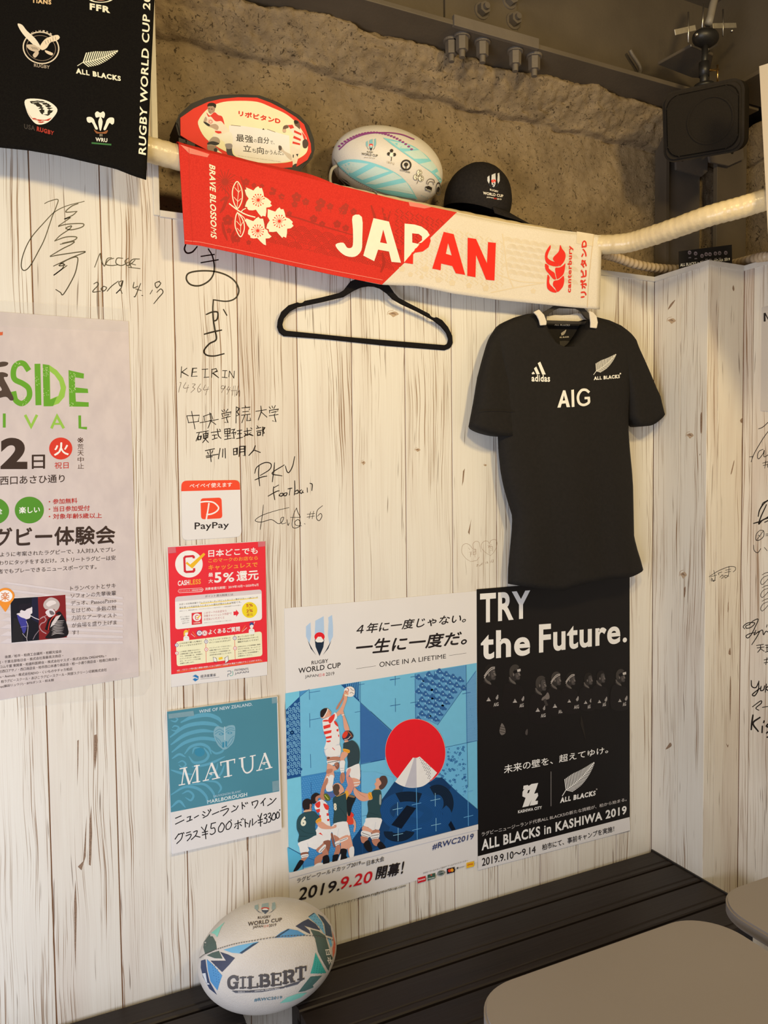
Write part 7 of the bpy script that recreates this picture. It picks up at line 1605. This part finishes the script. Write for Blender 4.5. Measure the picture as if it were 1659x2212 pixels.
p.T('ALL BLACKS in KASHIWA-NO-HA 2019', 1030, 750, 1386, 706, 22, 'e8e2da', .035, h2=20); p.go('lettering'); p.at(*cz)
for i, (x, y) in enumerate(((1097, 648), (1140, 655), (1186, 672), (1216, 660), (1243, 660), (1282, 655), (1312, 652), (1356, 650))):
    p.SP([(x-12, y), (x-6, y-12), (x+8, y-10), (x+12, y+4), (x+4, y+14), (x-8, y+12)], '7a7078'); p.SP([(x-8, y+2), (x, y-6), (x+9, y+2), (x+2, y+10)], '4a4248'); p.T('AIG', x-8, y+42, x+10, y+40, 7, '9a9298', .03); p.go('printed_player'); p.at(*cz)
RW = Plane(0, XP-.0004, -1)
npap = planar_box('paper_note', [(1645.5, 664), (1700, 650), (1700, 893), (1643.5, 887)], Plane(0, XP-.0016, -1), .001, pmat('grey_paper', (.58, .54, .50), (.56, .52, .48), 10, .6), label='pale paper starting with a bold letter N, cut off by the right edge', category='paper')
p = Pr(Plane(0, XP-.0016, -1), npap, base=6e-5); p.at(1400, 600, 4.425); p.P([(1104, 338), (1122, 334), (1150, 390), (1146, 330), (1170, 326), (1168, 410), (1150, 410), (1122, 360), (1124, 418), (1105, 420)], BK); p.go('lettering')
bd = planar_box('white_board', [(1640, 143), (1900, 60), (1930, 480), (1659, 505)], GPlane((1.555, -.5, 2.2), (-1, 0, 0)), .010, pmat('white_board_panel', (.70, .62, .50), (.67, .59, .47), 5, .5), label='white panel edge at the far right, level with the loudspeaker', category='panel')

# ================================================================== HANDWRITING ON THE PANELLING
PEN = '1b1513'; PN2 = '4a372c'
p = Pr(WALL, wall, base=6e-5, rough=.35)
def pen(o, strokes, w, col=PEN, name='handwriting', sm=True):
    p.at(*o); p.n = 0
    for q in strokes: p.L(q, w, col, sm and len(q) > 2, taper=.25, n=6)
    p.go(name)
H1 = (0, 400, 4.1475)
pen(H1, [[(400, 165), (440, 145), (518, 128), (505, 190), (465, 290), (400, 480), (340, 600), (285, 700), (240, 755), (205, 760), (190, 710), (215, 600), (280, 470), (400, 330), (490, 240), (600, 185), (755, 145)]], 9)
pen(H1, [[(700, 165), (640, 190), (590, 240), (690, 235)], [(690, 235), (650, 270), (575, 305), (630, 290), (560, 340)], [(560, 340), (525, 368), (600, 350), (740, 345), (735, 375), (640, 400), (590, 385), (640, 365), (620, 395), (540, 450), (490, 500)], [(490, 500), (590, 465), (685, 465), (660, 495), (560, 520)], [(540, 530), (660, 505), (640, 530), (560, 570), (450, 635)], [(450, 640), (560, 620), (765, 595), (640, 650), (480, 725)], [(480, 725), (540, 700), (580, 715), (530, 720), (600, 670), (690, 645), (690, 720), (660, 820), (570, 975), (540, 960), (500, 935)], [(570, 700), (560, 745), (480, 808), (600, 720)]], 10)
pen(H1, [[(848, 735), (895, 615), (905, 660), (935, 725), (960, 660), (1000, 650)], [(1020, 655), (975, 670), (950, 710), (1000, 720), (1050, 715)], [(1100, 655), (1050, 655), (1040, 700), (1090, 720), (1150, 690)], [(1150, 655), (1120, 680), (1140, 720), (1180, 700), (1210, 670)], [(1250, 662), (1190, 665), (1160, 700), (1180, 740)], [(1165, 700), (1215, 715)], [(1150, 735), (1255, 748)]], 9)
pen(H1, [[(840, 885), (870, 870), (880, 895), (830, 955), (900, 950)], [(930, 905), (905, 930), (930, 948), (955, 920), (930, 905)], [(960, 950), (1000, 905), (1060, 860)], [(1100, 855), (1065, 870), (1080, 905), (1100, 860), (1085, 920), (1040, 970), (1075, 940), (1095, 970)], [(1200, 870), (1195, 920), (1235, 905)], [(1260, 880), (1215, 990), (1200, 1000)], [(1215, 930), (1265, 945)], [(1280, 990), (1270, 988)], [(1365, 940), (1345, 975)], [(1430, 860), (1390, 880), (1405, 920), (1440, 880), (1420, 865)], [(1405, 960), (1440, 930), (1460, 960), (1420, 1010), (1378, 1062)]], 9)
H2 = (370, 500, 4.74)
pen(H2, [[(150, 125), (135, 180), (160, 220), (215, 210), (265, 155)], [(305, 255), (440, 235)], [(305, 320), (480, 290)], [(380, 180), (420, 250), (440, 350), (430, 440), (380, 510), (290, 555), (200, 545), (155, 490), (175, 430), (280, 405), (430, 408), (560, 445), (650, 510), (692, 600), (660, 680), (570, 715), (430, 700)], [(430, 700), (425, 800), (430, 900), (445, 1000), (460, 1105), (390, 1150), (335, 1220), (360, 1265), (440, 1275), (540, 1252)], [(358, 850), (420, 825), (475, 830), (468, 900), (430, 920)], [(535, 800), (568, 858)], [(338, 1052), (420, 1030), (515, 1010)]], 17)
def letters(o, gl, w, col=PEN): pen(o, gl, w, col, sm=False)
letters(H2, [[(105, 1385), (98, 1495)], [(160, 1400), (108, 1440), (175, 1478)], [(262, 1400), (220, 1402), (208, 1485), (265, 1482)], [(215, 1442), (258, 1438)], [(315, 1412), (375, 1408)], [(348, 1410), (345, 1492)], [(335, 1495), (385, 1490)], [(418, 1410), (412, 1495)], [(415, 1412), (460, 1405), (470, 1430), (425, 1450), (485, 1498)], [(525, 1425), (570, 1425)], [(552, 1425), (545, 1495)], [(520, 1492), (572, 1498)], [(595, 1430), (590, 1490)], [(598, 1432), (638, 1498)], [(645, 1430), (640, 1502)]], 10)
pen(H2, [[(85, 1548), (100, 1550), (85, 1600), (75, 1648)], [(150, 1545), (125, 1600), (180, 1600)], [(175, 1570), (155, 1648)], [(215, 1560), (245, 1565), (220, 1595), (240, 1610), (200, 1650)], [(300, 1560), (270, 1610), (278, 1645), (305, 1625), (285, 1605)], [(350, 1570), (330, 1620), (385, 1615)], [(380, 1590), (350, 1675)], [(545, 1585), (520, 1580), (510, 1605), (540, 1610), (555, 1580), (515, 1650)], [(590, 1585), (570, 1620), (605, 1620)], [(605, 1595), (570, 1668)], [(640, 1580), (625, 1678)], [(655, 1580), (650, 1690)], [(610, 1632), (670, 1628)], [(685, 1580), (665, 1680), (690, 1630), (700, 1640), (698, 1688)]], 5, PN2)
H3 = (350, 850, 4.1475)
letters(H3, [[(222, 200), (238, 262)], [(222, 200), (335, 195), (325, 245)], [(235, 262), (330, 250)], [(265, 160), (295, 318)],
  [(370, 205), (440, 180)], [(375, 205), (380, 245)], [(438, 182), (455, 230)], [(340, 262), (505, 232)], [(428, 172), (440, 240), (412, 310)], [(430, 240), (482, 278)],
  [(535, 150), (548, 165)], [(555, 145), (565, 160)], [(590, 140), (575, 165)], [(535, 180), (545, 210)], [(535, 182), (620, 165), (612, 185)], [(560, 195), (600, 188), (580, 215)], [(575, 210), (590, 262), (560, 258)], [(535, 225), (612, 205)],
  [(665, 120), (662, 265)], [(665, 120), (692, 135), (670, 165), (690, 190), (668, 200)], [(745, 110), (750, 125)], [(715, 130), (790, 122), (782, 145)], [(722, 165), (775, 160)], [(712, 195), (790, 185)], [(740, 195), (715, 262)], [(765, 190), (760, 245), (795, 240), (790, 220)],
  [(840, 160), (935, 145)], [(885, 112), (890, 160), (862, 238)], [(888, 165), (940, 212)],
  [(960, 120), (972, 135)], [(985, 112), (992, 130)], [(1015, 108), (1002, 135)], [(962, 150), (965, 175)], [(962, 152), (1045, 140), (1035, 160)], [(980, 170), (1025, 162), (1005, 190)], [(1005, 190), (1020, 255), (990, 245)], [(960, 200), (1040, 188)]], 9)
letters(H3, [[(310, 352), (360, 345)], [(335, 350), (305, 425)], [(325, 385), (350, 382), (345, 412), (322, 415), (325, 388)], [(368, 342), (415, 335)], [(372, 362), (412, 355), (408, 395), (375, 402), (372, 362)], [(374, 382), (410, 376)], [(392, 340), (395, 400), (365, 440)], [(385, 405), (415, 438)],
  [(440, 350), (525, 338)], [(450, 375), (490, 370)], [(470, 372), (472, 405)], [(450, 412), (495, 398)], [(495, 318), (505, 380), (528, 402)], [(515, 320), (522, 330)],
  [(560, 320), (562, 362)], [(560, 320), (610, 315), (608, 358), (562, 362)], [(562, 340), (608, 336)], [(585, 318), (588, 405)], [(562, 382), (612, 378)], [(560, 412), (618, 402)], [(622, 325), (650, 320), (635, 345)], [(622, 355), (665, 348), (655, 365)], [(640, 350), (645, 405), (628, 400)],
  [(672, 335), (715, 328)], [(675, 362), (712, 358)], [(692, 330), (695, 400)], [(668, 405), (722, 392)], [(735, 340), (800, 330)], [(762, 310), (768, 378), (752, 375)], [(740, 358), (758, 368), (735, 385)], [(795, 350), (775, 362), (815, 378)], [(795, 308), (805, 318)],
  [(845, 312), (885, 305)], [(852, 290), (862, 305)], [(848, 338), (892, 330)], [(855, 350), (882, 346), (880, 372), (856, 376), (855, 350)], [(900, 300), (902, 380)], [(900, 302), (918, 305), (905, 335), (915, 355), (902, 362)]], 10)
letters(H3, [[(388, 512), (470, 495)], [(408, 525), (415, 545)], [(455, 512), (445, 535)], [(395, 562), (502, 545)], [(430, 508), (440, 610)], [(398, 575), (450, 565)], [(520, 492), (505, 585)], [(545, 498), (542, 570)], [(565, 492), (568, 578)],
  [(640, 495), (642, 550)], [(640, 495), (672, 490), (672, 545), (642, 550)], [(642, 522), (670, 518)], [(695, 475), (690, 565)], [(695, 475), (742, 472), (742, 560), (728, 555)], [(696, 500), (740, 496)], [(695, 525), (740, 520)], [(835, 468), (820, 510), (778, 555)], [(820, 505), (880, 528)]], 11)
pen(H3, [[(870, 650), (865, 720), (875, 828)], [(830, 715), (850, 660), (920, 620), (975, 630), (965, 680), (880, 735)], [(832, 775), (890, 750), (940, 740)], [(1008, 620), (1000, 700), (988, 792)], [(1095, 640), (985, 715), (1075, 738)], [(1105, 650), (1120, 700), (1140, 705), (1170, 650), (1188, 565)]], 9)
pen(H3, [[(1000, 835), (998, 880), (1010, 952)], [(1000, 845), (1045, 820)], [(950, 920), (1020, 880), (1050, 872)], [(1062, 895), (1050, 915), (1075, 918), (1085, 895), (1062, 895)], [(1100, 892), (1088, 912), (1110, 915), (1120, 892), (1100, 892)], [(1128, 855), (1150, 850), (1165, 848)], [(1148, 850), (1140, 910)], [(1188, 782), (1190, 860), (1185, 910)], [(1190, 880), (1215, 865), (1220, 890), (1192, 900)], [(1250, 862), (1232, 880), (1250, 895), (1262, 870)], [(1262, 885), (1268, 890)], [(1300, 845), (1302, 885)], [(1325, 805), (1345, 815), (1342, 870)]], 9)
pen(H3, [[(908, 998), (900, 1080), (880, 1220)], [(1138, 1022), (1020, 1050), (900, 1090), (838, 1130), (850, 1148), (900, 1150), (980, 1130), (1040, 1165), (1075, 1150), (1090, 1110), (1065, 1120), (1070, 1165), (1110, 1160)], [(1120, 1130), (1128, 1180), (1140, 1160)], [(1150, 1110), (1230, 1110)], [(1205, 1025), (1180, 1080), (1165, 1170), (1180, 1205), (1225, 1195), (1240, 1160), (1220, 1130), (1190, 1150), (1200, 1180), (1250, 1185)], [(1205, 1025), (1215, 1060), (1240, 1110)], [(1275, 1165), (1282, 1170)], [(1330, 1060), (1318, 1120)], [(1358, 1055), (1345, 1122)], [(1300, 1082), (1368, 1075)], [(1298, 1108), (1365, 1098)], [(1438, 1005), (1390, 1050), (1385, 1120), (1410, 1138), (1432, 1100), (1420, 1075), (1392, 1100)]], 6)
H4 = (960, 1120, 8.295)
pen(H4, [[(470, 772), (390, 720), (320, 630), (308, 550), (330, 480), (385, 450), (450, 475), (515, 545), (510, 460), (560, 410), (620, 430), (640, 520), (655, 600)], [(470, 772), (540, 760), (580, 750), (625, 690)], [(825, 665), (750, 620), (670, 540), (665, 460), (720, 405), (780, 410), (805, 450), (830, 400), (900, 375), (940, 420), (930, 520), (880, 610), (825, 665)]], 5, '8a6a50')
letters(H4, [[(430, 525), (455, 560)], [(440, 605), (475, 595), (465, 690)], [(475, 630), (490, 645)], [(510, 560), (560, 548), (565, 640), (520, 655), (510, 560)], [(515, 605), (565, 592)], [(535, 540), (550, 695)], [(775, 485), (850, 470)], [(805, 475), (800, 630)], [(785, 530), (790, 505), (860, 500), (868, 590)], [(825, 515), (845, 550)], [(820, 575), (850, 570)], [(575, 830), (600, 820), (575, 862), (605, 858)], [(615, 830), (635, 855), (650, 820)], [(665, 795), (655, 835), (685, 795), (680, 835)], [(735, 780), (740, 815)], [(765, 770), (758, 800), (780, 800), (765, 770)], [(820, 760), (825, 795)], [(850, 740), (840, 780), (870, 785), (878, 735), (850, 740)]], 5, '8a6a50')
# knots and long stains in the boards
M_KNOT2 = pmat('pale_knot', (.52, .39, .27), (.42, .30, .20), 200, .6)
M_KNOT = pmat('knot_brown', (.32, .21, .14), (.20, .13, .085), 300, .6)
def knot(o, items, pr, w=None):
    pr.at(*o)
    for q in items:
        if isinstance(q, tuple): pr.SP([(q[0]+q[2]*k*math.cos(a), q[1]+q[3]*k*math.sin(a)) for a, k in ((0, .9), (.8, .6), (1.6, .8), (2.5, .5), (3.3, .85), (4.2, .6), (5.2, .75))], M_KNOT2, 3); pr.SP([(q[0]-q[2]*.5, q[1]-q[3]*.1), (q[0], q[1]-q[3]*.45), (q[0]+q[2]*.5, q[1]+q[3]*.2), (q[0]+q[2]*.1, q[1]+q[3]*.05)], M_KNOT, 3); pr.L([(q[0]-q[2], q[1]+q[3]*.2), (q[0]-q[2]*.8, q[1]-q[3]*.7), (q[0], q[1]-q[3]*1.05)], q[3]*.12, M_KNOT2, True)
        else: pr.SP(q, M_KNOT, 3)
    pr.go('knot_stain')
knot((580, 590, 3.95), [(1065, 350, 52, 32, .5)], p); knot((0, 0, 1), [(785, 1000, 5, 6, .2), (902, 972, 7, 5, .5), (1048, 1005, 4, 3, 0)], p)
for q in ([(180, 1860), (184, 1800), (187, 1762), (185, 1850), (176, 1880), (168, 1872)], [(193, 1780), (197, 1740), (199, 1800), (196, 1870), (192, 1868)], [(203, 1588), (210, 1586), (211, 1600), (208, 1640), (205, 1665), (203, 1640)], [(167, 1600), (170, 1598), (169, 1650), (167, 1700)], [(1016, 1130), (1018, 1120), (1014, 1155), (1011, 1150)], [(1000, 1018), (1004, 1012), (1001, 1040), (998, 1050)], [(532, 1800), (537, 1800), (536, 1830), (533, 1840)], [(160, 1950), (163, 1900), (166, 1960), (163, 2100), (161, 2040)]): p.at(0, 0, 1); p.P(q, M_KNOT); p.go('knot_stain')
pA = Pr(Plane(0, XC, -1), wr, base=6e-5); pB = Pr(Plane(1, YP), wr, base=6e-5); pC = Pr(Plane(0, XP, -1), wr, base=6e-5)
knot((1400, 600, 4.425), [(225, 412, 45, 36, .3), [(190, 300), (215, 250), (260, 210), (235, 255), (200, 298)]], pA)
knot((1400, 600, 4.425), [(400, 1508, 40, 36, .5), [(500, 1310), (515, 1300), (512, 1470), (500, 1470)], [(490, 1690), (498, 1680), (495, 1700)]], pA)
knot((1400, 1080, 3.95), [(300, 640, 34, 40, .2), [(305, 760), (320, 740), (318, 800), (308, 832)], [(165, 2100), (190, 2070), (200, 2100), (150, 2130)]], pA)
knot((1400, 600, 4.425), [[(880, 1360), (912, 1335), (910, 1375), (890, 1388)], [(790, 1868), (818, 1755), (824, 1760), (800, 1868)], [(805, 100), (815, 70), (825, 110), (816, 128)]], pB)
knot((1400, 1080, 3.95), [[(680, 900), (684, 870), (688, 930), (680, 960)], [(685, 1310), (700, 1260), (706, 1320)], [(665, 2075), (680, 2095), (688, 2080), (680, 2112)], [(700, 1500), (708, 1600), (700, 1900), (695, 1700)]], pB)
# names written on the right wall
def penr(o, strokes, w, sm=True, pr=None):
    pr = pr or pC; pr.at(*o); pr.n = 0
    for q in strokes: pr.L(q, w, PEN, sm and len(q) > 2, taper=.2, n=6)
    pr.go('handwriting')
R1 = (1400, 1080, 3.95)
penr(R1, [[(520, 655), (600, 605), (690, 570), (740, 572), (745, 595), (725, 615)], [(560, 600), (572, 660), (560, 695), (545, 670), (540, 690), (575, 685)], [(535, 655), (585, 640)], [(605, 640), (600, 625), (630, 615)], [(612, 660), (635, 640), (640, 660), (625, 670)], [(660, 600), (705, 590)], [(655, 620), (705, 610)], [(690, 565), (685, 640), (660, 665), (655, 645), (690, 650)]], 5, pr=pB)
R2 = (1400, 600, 4.425)
penr(R2, [[(1055, 1445), (1100, 1425), (1160, 1370), (1200, 1350)], [(985, 1760), (1010, 1690), (1060, 1600), (1110, 1520), (1170, 1440)], [(970, 1712), (1005, 1708)], [(1100, 1640), (1060, 1660), (1045, 1710), (1060, 1730), (1100, 1680), (1110, 1650), (1108, 1710), (1150, 1690), (1200, 1640)], [(1095, 1772), (1160, 1755)], [(1100, 1795), (1165, 1780)], [(1125, 1750), (1115, 1820)], [(1150, 1745), (1142, 1812)]], 7)
penr(R2, [[(1080, 2200), (1100, 2150), (1160, 2130), (1250, 2120)]], 7)
penr(R1, [[(940, 140), (950, 90), (980, 40), (1020, 5), (1060, 0)], [(900, 200), (950, 185), (1000, 160), (1060, 120)], [(1010, 40), (960, 150), (945, 205), (980, 170), (1040, 150)], [(995, 190), (1060, 160)]], 11)
penr(R1, [[(955, 258), (925, 290), (920, 340), (950, 342), (985, 310), (985, 265), (955, 258)], [(985, 262), (925, 345)], [(940, 300), (955, 310)], [(1005, 292), (1060, 288)], [(1005, 305), (1060, 300)], [(900, 385), (905, 430), (935, 450), (962, 415)], [(992, 405), (1015, 432)]], 6)
for dy in (0, 110, 225): penr(R1, [[(972, 640+dy), (1010, 620+dy), (1060, 615+dy)], [(1035, 640+dy), (985, 660+dy), (960, 700+dy), (975, 722+dy), (1010, 690+dy), (1040, 650+dy)]], 5)
penr(R1, [[(825, 1100), (812, 1080), (850, 1050), (910, 1050), (880, 1085), (840, 1095), (835, 1075), (870, 1062)], [(865, 1060), (900, 1030), (940, 1018), (915, 1080), (880, 1150), (850, 1178), (835, 1160), (870, 1140), (920, 1130)], [(920, 1110), (905, 1150), (950, 1120), (930, 1165), (885, 1235)], [(940, 1130), (975, 1110), (985, 1150), (1010, 1120), (1060, 1160)], [(1015, 1065), (1010, 1085)]], 8)
penr(R1, [[(925, 1242), (985, 1232)], [(930, 1262), (990, 1255)], [(958, 1236), (960, 1270), (935, 1300)], [(960, 1270), (990, 1290)], [(1000, 1240), (1050, 1235)], [(1005, 1260), (1050, 1255)], [(1015, 1240), (1015, 1290)], [(1000, 1298), (1060, 1285)]], 8, False)
penr(R1, [[(990, 1365), (1060, 1350)], [(990, 1390), (1060, 1380)], [(1015, 1345), (1005, 1405)]], 8, False)
penr(R1, [[(880, 1540), (885, 1590), (920, 1600), (945, 1550)], [(945, 1545), (940, 1620), (910, 1670), (890, 1660), (930, 1625), (965, 1600)], [(965, 1590), (960, 1625), (985, 1620), (995, 1585)], [(1010, 1570), (1000, 1640)], [(1040, 1580), (1005, 1610), (1050, 1640)]], 10)
penr(R1, [[(890, 1765), (960, 1715), (965, 1735), (920, 1775), (945, 1795)], [(975, 1770), (1020, 1762)]], 9)
penr(R1, [[(895, 1835), (885, 1900), (880, 1960)], [(955, 1855), (895, 1905), (940, 1975)], [(990, 1885), (985, 1900)], [(975, 1930), (972, 1985)], [(1040, 1900), (1010, 1930), (1050, 1950), (1010, 1990)], [(1015, 2025), (1060, 2005)]], 15)
bpy.data.scenes.remove(TSC)
